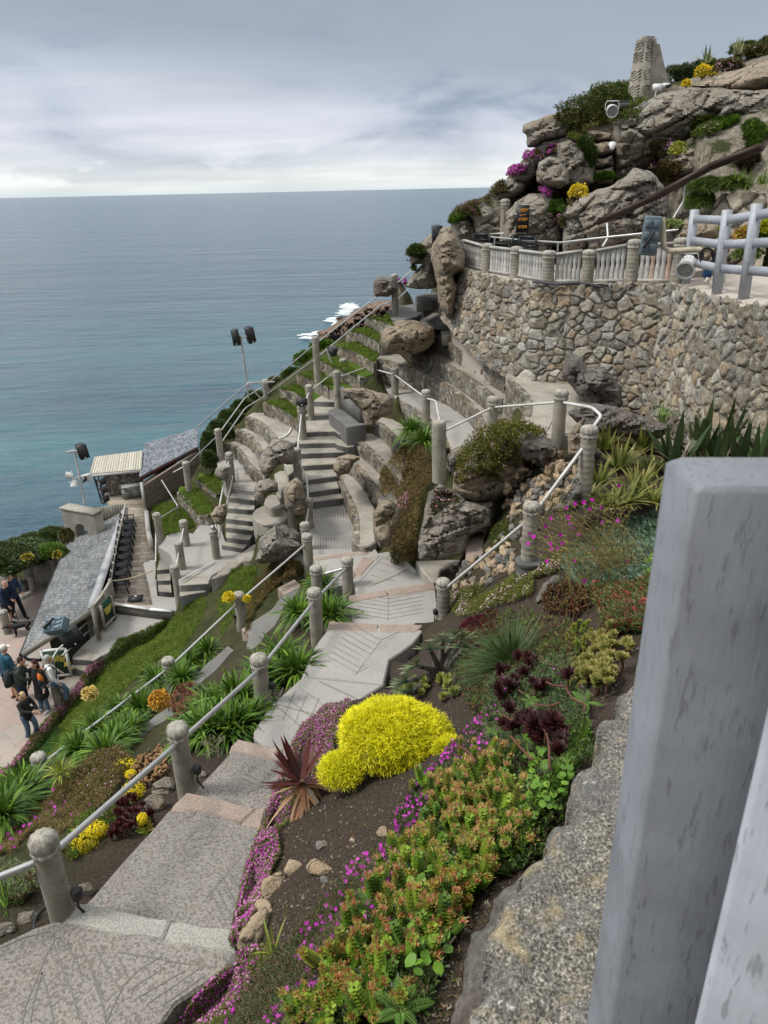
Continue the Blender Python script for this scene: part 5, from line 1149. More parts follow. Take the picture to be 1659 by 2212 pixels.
# carved bench at the head of the stairs
be = empty('carved_bench',P('S2',1300,900,-6.4),'dark stone bench with a tall carved back at the head of the broad stairs','bench');bl = np.array(be.location)
mb = MB();q = np.array(px3('S2',[(1188,828),(1250,808),(1340,845),(1420,905),(1480,940),(1330,960),(1260,900),(1195,850)],-6.02));prism(mb,q-bl,-.6,bev=.02,step=.2,jit=.008);HIT.append(mb.build('seat',DSL,be));FOOT.append(q)
mb = MB();A = P('S2',1300,810,-6.0);B = P('S2',1445,925,-6.0);mb.beam(A-bl+[0,0,.28],B-bl+[0,0,.24],.12,.72,(.2,.2,.2));mb.build('backrest',DSL,be)
# squared blocks at the foot of the narrow stairs and the rubble plinth around the lower terraces
for lab,f_,pts,z,th,m_ in (
 ('long grey ramp block left of the foot of the narrow stairs','R4',[(245,1600),(290,1540),(500,1395),(520,1400),(520,1440),(330,1590),(215,1620)],-9.05,.4,CONC),
 ('square grey block in the steps below the narrow staircase','R4',[(425,1470),(470,1440),(520,1440),(520,1500),(425,1500)],-8.95,.35,CONC),
 ('broad worn step leading down beside the lichened boulder','R4',[(215,1620),(290,1545),(440,1500),(520,1500),(510,1560),(345,1600),(340,1640)],-9.3,.5,CONC),
 ('plain pale slab step by the short grass plot','R4',[(345,1560),(500,1500),(520,1560),(500,1600),(350,1600)],-9.22,.5,CONC_PATH),
 ('cream weathered step beside the tall scallop capped post','R4',[(740,1480),(760,1440),(860,1470),(880,1520),(760,1540)],-7.75,.4,CONC_PATH),
 ('low step slab at the left of the path turn','R4',[(655,1540),(720,1500),(830,1530),(880,1560),(700,1600)],-7.95,.5,CONC)):
 slab_obj('stone_step',lab,f_,pts,z,th,m_,'step')
# granite lintel in the rockery, and step slabs at the path turn
slab_obj('granite_block','upright pinkish granite block between the big boulder and the rockery','R5',[(472,815),(560,818),(555,960),(460,990)],-5.9,.8,SLABP,'block',bev=.015)
slab_obj('stone_step','grey slab tucked under the biggest boulder at the path turn','R5',[(250,975),(470,970),(455,1000),(330,1030),(310,1090),(270,1090),(190,980)],-6.85,.5,CONC,'step')
slab_obj('stone_slab','pale slab between the mossy mound and the tall post','R5',[(740,245),(870,205),(940,220),(930,300),(830,285)],-4.15,.5,CONC_PATH,'slab')
# ---------------- carved pillar on the skyline
pe = empty('carved_pillar',Pd('R1',1075,470,25.),'tapering carved stone pillar with a sloping buttress on the skyline','pillar');pl_ = np.array(pe.location)
vx = np.array([1,.0,0]);
H = 2.15;mb = MB();ang = radians(24);Rz = np.array([[cos(ang),-sin(ang),0],[sin(ang),cos(ang),0],[0,0,1]])
lv = [(0,.31),(.55,.30),(.552,.29),(1.1,.28),(1.105,.27),(1.65,.255),(1.655,.25),(1.92,.235),(2.05,.20),(2.13,.17)]
V = [];k0 = 12
for z,w_ in lv:
 for a,b in ((-1,-1),(-.33,-1),(.33,-1),(1,-1),(1,-.33),(1,.33),(1,1),(.33,1),(-.33,1),(-1,1),(-1,.33),(-1,-.33)): V.append((a*w_*(.93 if abs(a) == abs(b) else 1),b*w_*(.93 if abs(a) == abs(b) else 1),z))
V = np.array(V)@Rz.T;i = np.arange(len(lv)-1)[:,None];j = np.arange(12)[None];F = np.stack([i*12+j,i*12+(j+1) % 12,(i+1)*12+(j+1) % 12,(i+1)*12+j],-1).reshape(-1,4)
mb.add(V+[-.02,0,0],F);tp = V[-12:];mb.add(np.vstack([tp,tp.mean(0)]),[[q,(q+1) % 12,12] for q in range(12)])
mb.box((-.02,0,-.2),(.68,.68,.5),(.5,)*3,Rz)
PIL = m_concrete('pillar_stone',(.26,.24,.20),.8,(.55,.54,.52),big=3.)
mb.build('shaft',PIL,pe);pe.scale = (.9,.9,.74)
mb = MB();pr = [(.15,-.3),(1.1,-.3),(1.05,.05),(.9,.28),(.75,.62),(.60,1.0),(.47,1.4),(.33,1.85),(.15,1.9)]
n_ = len(pr);V = np.array([(x,y,z) for y in (-.24,.24) for x,z in pr]);Rb = np.array([[cos(-.1),-sin(-.1),0],[sin(-.1),cos(-.1),0],[0,0,1]]);V = V@Rb.T
T = tessellate_polygon([[Vector((x,z,0)) for x,z in pr]]);mb.add(V,[list(t) for t in T]);mb.add(V,[[q+n_ for q in t[::-1]] for t in T]);mb.add(V,[[a,(a+1) % n_,(a+1) % n_+n_,a+n_] for a in range(n_)])
mb.build('buttress',PIL,pe)
mb = MB()
for bz in (.25,.75,1.35,1.75):
 w_ = .31-.035*bz
 for fx in (0,1):
  for q in range(4):
   z0 = bz+q*.09;pts = []
   for s_ in np.linspace(-.8,.8,16):
    p = np.array([s_*w_,-w_*1.0-.003,z0+.03*sin(s_*7+q)]) if fx == 0 else np.array([-w_*1.0-.003,-s_*w_,z0+.03*sin(s_*7+q)])
    pts.append(p@Rz.T+[-.02,0,0])
   mb.tube(pts,.014,(.5,)*3,5)
mb.build('carved_waves',PIL,pe)
mb = MB();mb.box((.30,-.52,.42),(.26,.16,.24),(.6,.6,.58));mb.build('junction_box',WHITE,pe)
mb = MB();mb.box((.56,-.50,.48),(.2,.14,.16),(.6,.6,.58));c_ = mb.build('camera_housing',WHITE,pe)
mb = MB();mb.tube([(.56,-.56,.46),(.56,-.70,.42)],.05,(.02,)*3,12);mb.ball((.66,-.58,.48),.05,(.02,)*3);mb.build('camera_lens',BLACK,c_)
# ---------------- terrain sheet
TC = []
def T_(f,p,q,z): TC.append(P(f,p,q,z))
for a in [(520,1990,-4.86),(560,1800,-5.2),(600,1700,-5.5),(620,1660,-5.7),(690,1540,-6.05),(780,1512,-6.2),(830,1490,-6.15),(845,1420,-6.3),(860,1360,-6.45),(900,1340,-6.6),(950,1345,-6.7),(700,1850,-4.75),(800,1720,-4.9),(880,1950,-3.9),(700,2150,-4.1),(560,2230,-4.5),(400,2260,-4.9),(850,2230,-3.4),(1000,1830,-4.0),(1000,1600,-4.8),(1150,1500,-4.4),(1200,1700,-3.3),(1300,1450,-3.6),(1100,1350,-5.1),(1250,1300,-4.4),(1000,1400,-5.9),(1400,1250,-3.7),(1350,1100,-4.4),(1210,1200,-4.95),(1144,1235,-5.0),(1090,1250,-5.4),(1300,1050,-4.3),(1500,1000,-4.1),(1650,900,-4.2),(1350,930,-4.4),(1450,900,-4.4),(1500,1300,-3.3),(1600,1200,-3.4),(1230,990,-4.3),(1190,1010,-4.35),(1150,1080,-4.75),(1060,1180,-5.7),(990,1240,-6.3),(1010,1300,-6.2),(940,1150,-6.8),(880,1230,-7.5),(900,1100,-6.7),
   (100,1900,-5.4),(30,1960,-5.4),(20,2060,-5.15),(-150,2100,-5.3),(180,1860,-5.8),(240,1800,-5.85),(300,1720,-6.2),(350,1760,-5.85),(200,1720,-6.9),(120,1790,-6.8),(40,1830,-7.2),(-100,1900,-7.5),(420,1640,-6.3),(470,1600,-6.4),(400,1570,-7.1),(330,1640,-6.9),(540,1540,-6.7),(490,1510,-7.3),(620,1420,-7.0),(570,1440,-7.4),(650,1340,-7.4),(700,1310,-7.4),(620,1300,-8.0),(640,1240,-8.2),(560,1260,-8.5),
   (140,1660,-9.2),(40,1700,-9.4),(-100,1780,-9.8),(240,1580,-9.2),(180,1640,-9.4),(300,1520,-9.25),(420,1420,-9.1),(340,1450,-9.5),(260,1500,-10.0),(200,1520,-10.6),(150,1590,-11.0),(90,1640,-11.4),(30,1700,-11.7),(-80,1760,-12),(480,1340,-8.9),(440,1330,-9.5),(400,1310,-9.9),(330,1390,-10.2),(280,1420,-10.5),(240,1450,-11.0),(500,1240,-9.1),(540,1220,-8.9),
   (350,1130,-9.95),(370,1160,-9.85),(330,1110,-10.1),(400,1085,-10.2),(432,1035,-10.3),(390,1062,-10.3),(300,1090,-10.4),(350,1090,-10.25)]: T_('D',*a)
# hillside above the upper terrace
for u,v,d_ in [(1290,205,26),(1230,250,24.8),(1180,330,24),(1110,370,26),(1060,430,26),(1000,455,25.5),(960,500,25),(900,545,25),(860,590,26),(820,650,26),(780,690,27),(700,762,28.5),(640,815,29),(590,850,29),(540,880,29),(480,930,27),(440,985,26),(1370,195,27),(1450,190,27),(1550,150,27),(1659,110,27),(1800,60,28),(1200,400,22.5),(1150,450,21.5),(1270,480,20.5),(1420,300,22),(1500,400,20),(1600,420,18.5),(1659,480,17),(1750,450,17),(1300,350,22.5),(900,600,22.5),(870,640,23),(1550,500,17.3),(1100,480,21),(1480,520,17.5),(1360,260,24.5),(1250,300,23.8)]:
 TC.append(Pd('D',u,v,d_))
base = list(TC)
# behind the skyline the headland drops to the sea
for u,v,d_ in [(1290,205,26),(1110,370,26),(1000,455,25.5),(900,545,25),(820,650,26),(700,762,28.5),(590,850,29),(480,930,27),(1450,190,27),(1659,110,27),(1800,60,28)]:
 p = Pd('D',u,v,d_);k = p[:2]/np.linalg.norm(p[:2]);hz = 1 if u > 1200 else 0
 for e_,dz in ((3,3 if not hz else 2),(8,9),(16,19),(28,34)): TC.append(np.array([p[0]+k[0]*e_,p[1]+k[1]*e_,p[2]-dz]))
for p in [(0,0,-3.6),(1,.5,-3.4),(2,.4,-3.2),(-1,0,-4.2),(0,-1.4,-3.2),(2,-1.5,-2.8),(4,.5,-2.6),(-16,17,-12.2),(-15,21,-12.3),(-13,24,-12.4),(-10.5,25.5,-10.9),(-8.5,27.5,-10.5),(-12,28,-13.5),(-16,26,-15),(-20,24,-17),(-9,31,-14),(-14,34,-22),(-20,30,-22),(-26,24,-24),(-24,14,-16),(-30,10,-22),(-10,38,-24),(-4,38,-20),(-35,35,-38),(-20,45,-38),(0,50,-38),(20,55,-38),(-40,0,-38),(-20,0,-14),(-12,2,-11),(-8,0,-9.3),(-6,-4,-7),(0,-4,-4.5),(4,-3,-1),(0,-9,4),(6,-7,5),(12,-4,5),(16,0,4),(-6,-9,1),(8,0,-1.9),(12,4,-2.2),(16,8,-2),(18,16,-1.),(24,20,2),(30,30,0),(30,10,1),(30,-6,6),(10,-10,8),(40,40,-30),(-20,-10,-14)]: TC.append(np.array(p,float))
for p,zb__ in zip(WT,[-3.5,-3.6,-3.9,-4.1,-4.2,-4.25,-4.25,-4.3,-4.3,-4.35,-4.4,-4.4,-4.4,-4.4,-4.4,-4.3,-4.]):
 k = p[:2]/np.linalg.norm(p[:2])
 for e_ in (.75,.35,0,-.6,-1.5): TC.append(np.array([p[0]-k[0]*e_,p[1]-k[1]*e_,zb__-.15-(.4 if e_ < .2 else 0)]))
for q in FOOT:
 for p in q[::max(1,len(q)//10)]: TC.append(p-[0,0,.3])
TC = np.array(TC)
# thin out coincident points
keep = [];
for p in TC:
 if all(np.hypot(*(p[:2]-TC[i][:2])) > .22 for i in keep): keep.append(np.where((TC == p).all(1))[0][0])
TC = TC[keep];n_ = len(TC)
Kx = np.linalg.norm(TC[:,None,:2]-TC[None,:,:2],axis=2)
A_ = np.zeros((n_+1,n_+1));A_[:n_,:n_] = -Kx-np.eye(n_)*(-.02);A_[:n_,n] if False else None
A_[:n_,n_] = 1;A_[n_,:n_] = 1
sol = np.linalg.solve(A_,np.append(TC[:,2],0))
def terr(xy):
 out = np.empty(len(xy))
 for s in range(0,len(xy),20000):
  q = xy[s:s+20000];out[s:s+20000] = -np.linalg.norm(q[:,None]-TC[None,:,:2],axis=2)@sol[:n_]+sol[n_]
 return out
def in_poly(x,y,q):
 r = np.zeros(x.shape,bool)
 for i in range(len(q)):
  x1,y1 = q[i][:2];x2,y2 = q[(i+1) % len(q)][:2]
  if y1 == y2: continue
  r ^= ((y1 > y) != (y2 > y)) & (x < (x2-x1)*(y-y1)/(y2-y1)+x1)
 return r
xs = np.concatenate([np.linspace(-46,-17,40)[:-1],np.arange(-17,17,.14),np.linspace(17,44,50)]);ys = np.concatenate([np.linspace(-12,1,30)[:-1],np.arange(1,34,.14),np.linspace(34,62,50)])
GX,GY = np.meshgrid(xs,ys,indexing='ij');xy = np.stack([GX.ravel(),GY.ravel()],1);Zt = terr(xy)
P3_ = np.stack([xy[:,0],xy[:,1],Zt],1);Zt += .07*vnoise(P3_,.9,3,3)+.02*vnoise(P3_,4.,4,2)
cw = np.array(px3('D',[(1420,1330),(1290,1555),(1222,1740),(1105,1905),(1030,2110),(940,2500),(2500,4200),(2400,1500)],-1.5));FOOT.append(cw-[0,0,1.5])
for q in FOOT:
 lo = q[:,:2].min(0)-.3;hi = q[:,:2].max(0)+.3;s = np.where((xy[:,0] > lo[0]) & (xy[:,0] < hi[0]) & (xy[:,1] > lo[1]) & (xy[:,1] < hi[1]))[0]
 c = q[:,:2].mean(0)
 for grow in (1.0,1.06):
  m_ = in_poly(xy[s,0],xy[s,1],np.c_[(q[:,:2]-c)*grow+c]);Zt[s[m_]] = np.minimum(Zt[s[m_]],q[:,2].min()-(.35 if grow == 1. else .1))
Zt = np.maximum(Zt,-40)
mb = MB();nx,ny = GX.shape;i = np.arange(nx-1)[:,None];j = np.arange(ny-1)[None]
mb.add(np.stack([xy[:,0],xy[:,1],Zt],1),np.stack([i*ny+j,(i+1)*ny+j,(i+1)*ny+j+1,i*ny+j+1],-1).reshape(-1,4),(.1,.1,.05))
def f_ground(t,b,_):
 co = gpos(t);sp = t('ShaderNodeSeparateXYZ',{0: co});g = tex(t,co,2.,5.,.65);h = tex(t,co,45.,4.,.7);st_ = tex(t,co,13.,3.)
 soil = t.ramp(h,[(.3,(.030,.022,.016)),(.6,(.075,.058,.045)),(.72,(.17,.15,.125))])
 veg = t.ramp(g,[(.3,(.030,.034,.014)),(.55,(.055,.058,.022)),(.75,(.085,.075,.04))]);veg = t.mix(1.,veg,t.ramp(h,[(.3,.4),(.7,1.6)]),'MULTIPLY')
 k = t('ShaderNodeMapRange',{'Value': sp.outputs[1],'From Min': 9.5,'From Max': 14.,'To Min': 0.,'To Max': 1.}).outputs[0]
 k = t.math('MAXIMUM',k,t('ShaderNodeMapRange',{'Value': sp.outputs[0],'From Min': -2.4,'From Max': -4.2,'To Min': 0.,'To Max': 1.}).outputs[0])
 c = t.mix(k,soil,veg)
 rk = t.ramp(tex(t,co,9.,7.,.75),[(.3,(.07,.06,.045)),(.5,(.20,.175,.135)),(.7,(.38,.35,.29))])
 hi = t.math('MULTIPLY',t('ShaderNodeMapRange',{'Value': sp.outputs[1],'From Min': 16.5,'From Max': 17.5,'To Min': 0.,'To Max': 1.}).outputs[0],t('ShaderNodeMapRange',{'Value': sp.outputs[2],'From Min': -4.,'From Max': -2.5,'To Min': 0.,'To Max': 1.}).outputs[0])
 c = t.mix(t.math('MULTIPLY',hi,t.ramp(tex(t,co,1.3,4.),[(.40,0.),(.48,1.)])),c,rk)
 lowr = t('ShaderNodeMapRange',{'Value': sp.outputs[2],'From Min': -17.,'From Max': -22.,'To Min': 0.,'To Max': 1.}).outputs[0]
 c = t.mix(lowr,c,t.ramp(g,[(.3,(.08,.06,.045)),(.7,(.2,.17,.13))]))
 setc(t,b,c);b.inputs['Roughness'].default_value = .97;b.inputs['Specular IOR Level'].default_value = .1;bump(t,b,t.math('ADD',h,g),.9,.04)
ground = mb.build('ground',mat('ground_soil',f_ground),smooth=True);tag(ground,kind='structure',label='soil and turf of the headland');HIT.append(ground)
# ------------------------------------------------------------------ ray hits for planting
def make_bvh():
 V = [];T = [];n = 0
 for o in HIT:
  me = o.data;k = len(me.vertices);v = np.empty(k*3,np.float32);me.vertices.foreach_get('co',v);v = v.reshape(-1,3)
  M = np.eye(4);M[:3,3] = o.location
  if o.parent: M[:3,3] += np.array(o.parent.location)
  V.append(v+M[:3,3]);me.calc_loop_triangles();m_ = len(me.loop_triangles);t = np.empty(m_*3,np.int32);me.loop_triangles.foreach_get('vertices',t);T.append(t.reshape(-1,3)+n);n += k
 return BVHTree.FromPolygons(np.concatenate(V).tolist(),np.concatenate(T).tolist())
BVH = make_bvh()
def hit(u,v,frame='D'):
 d = Vector(ray(*D(frame,u,v))).normalized();r = BVH.ray_cast(Vector((0,0,0)),d)
 return (np.array(r[0]),np.array(r[1])) if r[0] is not None else (None,None)
def drop(x,y,z=6.):
 r = BVH.ray_cast(Vector((x,y,z)),Vector((0,0,-1)));return np.array(r[0]) if r[0] is not None else None
# ------------------------------------------------------------------ foreground coping wall and grey posts
def rough_slab(name,label,frame,pts,z,zb,res,amp,m,seed=0,cat='wall',edge=.06,slope=None):
 Q = np.array(px3(frame,pts,z))[:,:2];lo = Q.min(0);hi = Q.max(0)
 nx_,ny_ = [int((hi[k]-lo[k])/res)+2 for k in (0,1)]
 gx,gy = np.meshgrid(np.linspace(lo[0],hi[0],nx_),np.linspace(lo[1],hi[1],ny_),indexing='ij')
 ins = in_poly(gx,gy,Q);bd = np.full(gx.shape,1e9);bx = gx.copy();by = gy.copy()
 for i in range(len(Q)):
  a = Q[i];e = Q[(i+1) % len(Q)]-a;t = np.clip(((gx-a[0])*e[0]+(gy-a[1])*e[1])/(e@e+1e-9),0,1);px_,py_ = a[0]+t*e[0],a[1]+t*e[1];d = np.hypot(gx-px_,gy-py_);c = d < bd
  bd = np.where(c,d,bd);bx = np.where(c,px_,bx);by = np.where(c,py_,by)
 P_ = np.stack([gx.ravel(),gy.ravel(),gx.ravel()*0+seed],1)
 h = (vnoise(P_,9.,seed,3)*amp+vnoise(P_,42.,seed+1,3)*amp*.33+vnoise(P_,2.2,seed+2,2)*amp*1.6).reshape(gx.shape)
 jag = vnoise(P_,14.,seed+6,3).reshape(gx.shape)*.035
 inside_ = ins & (bd > .0);dd = np.where(ins,bd,0)+jag
 fall = np.clip(1-dd/edge,0,1);Zs = z+h-fall**2*edge*1.2
 Zs = np.where(ins & (dd > 0),Zs,zb)
 keep = ins | (bd < res*2.2);idx = -np.ones(gx.shape,int);idx[keep] = np.arange(keep.sum())
 cc = keep[:-1,:-1] & keep[1:,:-1] & keep[1:,1:] & keep[:-1,1:];ci = np.argwhere(cc)
 F = np.stack([idx[ci[:,0],ci[:,1]],idx[ci[:,0]+1,ci[:,1]],idx[ci[:,0]+1,ci[:,1]+1],idx[ci[:,0],ci[:,1]+1]],1)
 X_ = np.where(ins,gx,bx+(gx-bx)*.1);Y_ = np.where(ins,gy,by+(gy-by)*.1)
 mb = MB();mb.add(np.stack([X_[keep],Y_[keep],Zs[keep]],1),F);o = mb.build(name,m,smooth=60);tag(o,label,cat);HIT.append(o);return o
def f_gran(t,b,_):
 co = gpos(t);v = t('ShaderNodeTexVoronoi',{'Vector': co,'Scale': 120.})
 n1_ = tex(t,co,130.,3.,.75,.3);n2_ = tex(t,co,48.,4.,.7)
 g = t.ramp(n1_,[(.32,(.035,.033,.03)),(.45,(.13,.125,.115)),(.56,(.27,.26,.235)),(.66,(.50,.48,.44)),(.75,(.62,.60,.56))])
 g = t.mix(1.,g,t.ramp(n2_,[(.35,(.46,.44,.40)),(.65,(1.08,1.03,.93))]),'MULTIPLY')
 big = tex(t,co,5.,6.,.65,.3);y = tex(t,co,7.,5.,.6,.4)
 g = t.mix(t.math('MULTIPLY',t.ramp(big,[(.45,0.),(.62,1.)]),.62),g,(.10,.10,.098))
 g = t.mix(t.math('MULTIPLY',t.ramp(y,[(.56,0.),(.68,1.)]),.5),g,(.42,.32,.15))
 w_ = tex(t,co,10.,6.,.7,.2);g = t.mix(t.math('MULTIPLY',t.ramp(w_,[(.62,0.),(.68,1.)]),.8),g,(.60,.60,.58))
 setc(t,b,g);bump(t,b,t.math('ADD',v.outputs[0],tex(t,co,60.,4.)),.8,.006)
GRAN = mat('granite_coarse',f_gran)
zW = -1.5
rough_slab('coping_wall','coarse granite wall top in the foreground running beside the big grey post','D',[(1420,1330),(1392,1378),(1370,1440),(1335,1475),(1315,1540),(1290,1555),(1275,1620),(1232,1640),(1222,1740),(1190,1750),(1150,1800),(1120,1850),(1105,1905),(1062,1950),(1048,2030),(1030,2110),(1010,2212),(940,2500),(700,4200),(2500,4200),(2400,1500),(1500,1150)],zW,-3.8,.009,.010,GRAN,3)
rough_slab('wall_stone','lower brown lichened block set against the foot of the granite wall top','D',[(1150,1855),(1110,1870),(1050,1900),(1040,1960),(1000,1990),(985,2060),(990,2100),(960,2212),(880,2230),(870,2420),(1200,2420),(1200,1900)],-1.72,-3.8,.012,.010,ROCKD,5,'stone')
GREYP = (.33,.345,.38)
GP = m_vcol('grey_gloss_paint',.42,9.,.10,.25,.004,spec=.4,lowvar=.10,low=14.)
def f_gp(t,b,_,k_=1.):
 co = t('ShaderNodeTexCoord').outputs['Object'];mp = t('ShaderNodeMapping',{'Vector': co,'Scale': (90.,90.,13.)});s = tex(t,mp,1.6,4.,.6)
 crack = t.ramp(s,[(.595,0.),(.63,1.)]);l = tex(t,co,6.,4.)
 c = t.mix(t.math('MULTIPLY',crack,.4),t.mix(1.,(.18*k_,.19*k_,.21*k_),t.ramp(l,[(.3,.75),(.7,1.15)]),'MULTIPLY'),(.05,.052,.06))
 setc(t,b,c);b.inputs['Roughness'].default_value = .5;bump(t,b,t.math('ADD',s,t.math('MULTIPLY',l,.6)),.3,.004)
GP1 = mat('grey_post_paint',f_gp);GP2 = mat('post_paint_lit',lambda t,b,c: f_gp(t,b,c,1.9))  # one grey paint; shade put into the first colour, skylight into the second
def cham_box(w_,d_,z0,z1,ch,ox=0,oy=0):
 h = [(-w_/2+ch,-d_/2),(w_/2-ch,-d_/2),(w_/2,-d_/2+ch),(w_/2,d_/2-ch),(w_/2-ch,d_/2),(-w_/2+ch,d_/2),(-w_/2,d_/2-ch),(-w_/2,-d_/2+ch)]
 mb = MB();V = []
 for z,k in ((z0,1),(z1-ch,1),(z1,1-2*ch/min(w_,d_))): V += [(x*k+ox,y*k+oy,z) for x,y in h]
 j = np.arange(8);F = [[a*8+q,a*8+(q+1) % 8,a*8+8+(q+1) % 8,a*8+8+q] for a in (0,1) for q in range(8)]
 mb.add(V,F);mb.add(V[16:]+[(ox,oy,z1)],[[q,(q+1) % 8,8] for q in range(8)]);return mb
q = P('D',1455,1060,-.255)
fe = empty('railing_post',(q[0]+.098,q[1]+.045,zW),'big grey painted timber post in the right foreground','post')
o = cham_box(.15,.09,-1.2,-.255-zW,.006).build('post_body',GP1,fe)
fe.rotation_euler[2] = radians(-4)
d_ = ray(1659,1500);q = d_*(.43/d_[1])
fe = empty('railing_post',(q[0]+.12,q[1]+.04,zW),'nearest grey painted post cut off by the bottom right corner','post')
cham_box(.15,.10,-1.2,.20-zW,.007).build('post_body',GP2,fe);fe.rotation_euler[2] = radians(-36)
# ------------------------------------------------------------------ grey picket fence on the upper terrace
pf = empty('picket_fence',P('R2',1300,350,-1.86),'grey painted post and rail fence at the right end of the upper terrace','fence');l = np.array(pf.location)
gps = [((1305,350),(1345,30),-1.86,.15),((1438,395),(1485,30),-1.8,.15),((1552,418),(1612,3),-1.76,.17)]
PT = []
for (b,t_,z,w_) in gps:
 B = P('R2',b[0],b[1],z);vt = D('R2',*t_)[1];h = 1.3
 for h_ in np.arange(.8,2.6,.01):
  if proj(B+[0,0,h_])[1] < vt: h = h_;break
 T2 = ray(*D('R2',*t_));T2 = T2*(B[1]/T2[1]);PT.append((B,np.array([T2[0],B[1],B[2]+h])))
for B,T2 in PT:
 mb = MB();mb.beam(B-l,T2-l,.13,.13,GREYP,(0,1,0));mb.build('post',GP,pf)
for f_ in (.32,.60,.88):
 Q = [B+(T2-B)*f_+[0,.06,0] for B,T2 in PT];Q.append(Q[-1]+(Q[-1]-Q[-2])*1.6)
 for a,b in zip(Q[:-1],Q[1:]):
  mb = MB();mb.beam(a-l,b-l,.03,.14,(.31,.325,.36));mb.build('rail',GP,pf)
# ------------------------------------------------------------------ plastic chairs
def chair_parts(e,col=(.02,.022,.026)):
 M = m_vcol('dark_plastic',.4,30.,.1,0,lowvar=.08)
 w_,dp,sh,ah,bh = .24,.23,.36,.54,.70
 mb = MB();mb.box((0,0,sh),(.42,.42,.03),col);mb.build('seat',M,e)
 for sx in (-1,1):
  for sy in (-1,1):
   mb = MB();mb.beam((sx*.19,sy*.21,sh),(sx*.25,sy*.25,0),.035,.035,col,(0,1,0));mb.build('leg',M,e)
 for sy in (-1,1):
  mb = MB();mb.beam((-.20,sy*.25,ah),(.22,sy*.25,ah-.01),.055,.028,col);mb.beam((.19,sy*.22,sh),(.22,sy*.25,ah),.03,.03,col,(0,1,0));mb.build('armrest',M,e)
 mb = MB()
 for sy in (-1,1): mb.beam((-.18,sy*.21,sh),(-.27,sy*.21,bh),.035,.035,col,(0,1,0))
 for k,z in enumerate((.45,.52,.59,.66,.70)): mb.beam((-.20-.07*(z-.4)/.3,-.21,z),(-.20-.07*(z-.4)/.3,.21,z),.02,.045,col)
 mb.build('backrest',M,e)
CS = .82
a = P('S1',958,1255,ZD+.02);b = P('S1',1020,770,ZD+.02)
c0 = empty('plastic_chair',a,'black armchair nearest the rope in the row on the deck','chair','dark plastic armchairs in a row on the deck');chair_parts(c0);index_kids(c0)
n_ch = 9;labs = ['second','third','fourth','fifth','sixth','seventh','eighth']
for k in range(1,n_ch):
 p = a+(b-a)*k/(n_ch-1);lab = ('black armchair %s from the rope in the row on the deck' % labs[k-1]) if k < 8 else 'last black armchair at the far end of the row on the deck'
 q = dup(c0,p,atan2((b-a)[1],(b-a)[0])-pi/2+rng.uniform(-.04,.04),lab,CS)
c0.rotation_euler[2] = atan2((b-a)[1],(b-a)[0])-pi/2;c0.scale = (CS,)*3
for (sx,sy,rz_,lab) in ((845,560,.8,'black chair at the left end behind the balustrade'),(1000,560,2.4,'black chair second from left behind the balustrade'),(1215,590,.7,'black chair third from left behind the balustrade, facing left'),(1310,605,.9,'rightmost black chair behind the balustrade')):
 p = Pd('S3',sx,sy-40,21.4-.0035*(sx-845));p[2] = ZT;dup(c0,p,rz_,lab,1.2)['group'] = 'black chairs on the upper terrace'
# ------------------------------------------------------------------ lamps, loudspeakers, sign
def frame_to(o,dirv,upv=(0,0,1)):
 y = np.asarray(dirv,float);y /= np.linalg.norm(y);x = np.cross(y,upv);x /= np.linalg.norm(x);z = np.cross(x,y)
 return np.stack([x,y,z],1)
def speaker(label,frame,cx,cy,dist,w_,h_,d_,aim,name='loudspeaker',tilt=0.):
 if frame == 'R2': w_,h_,d_ = w_*1.15,h_*1.15,d_*1.15
 w_,h_,d_ = [q*(.62 if frame != 'R11' else .8) for q in (w_,h_,d_)]
 c = Pd(frame,cx,cy,dist);e = empty(name,c,label,'loudspeaker');R = frame_to(None,aim)
 if tilt: ct,s_ = cos(tilt),sin(tilt);R = R@np.array([[ct,0,s_],[0,1,0],[-s_,0,ct]])
 mb = MB();V = np.array([(-w_/2,d_/2,-h_/2),(w_/2,d_/2,-h_/2),(w_/2,d_/2,h_/2),(-w_/2,d_/2,h_/2),(-w_*.36,-d_/2,-h_/2),(w_*.36,-d_/2,-h_/2),(w_*.36,-d_/2,h_/2),(-w_*.36,-d_/2,h_/2)])@R.T
 mb.add(V,[[0,1,2,3],[5,4,7,6],[4,0,3,7],[1,5,6,2],[3,2,6,7],[4,5,1,0]]);mb.build('cabinet',BLACK,e)
 mb = MB();mb.box(R@np.array([0,d_/2+.004,0]),(w_*.9,.01,h_*.92),R=R);mb.build('grille',plain('speaker_grille',(.03,.03,.032),.6,0,.3,200.),e)
 mb = MB();mb.ball(R@np.array([0,d_/2+.012,-h_*.40]),.018,(.8,)*3);mb.build('badge',WHITE,e);return e
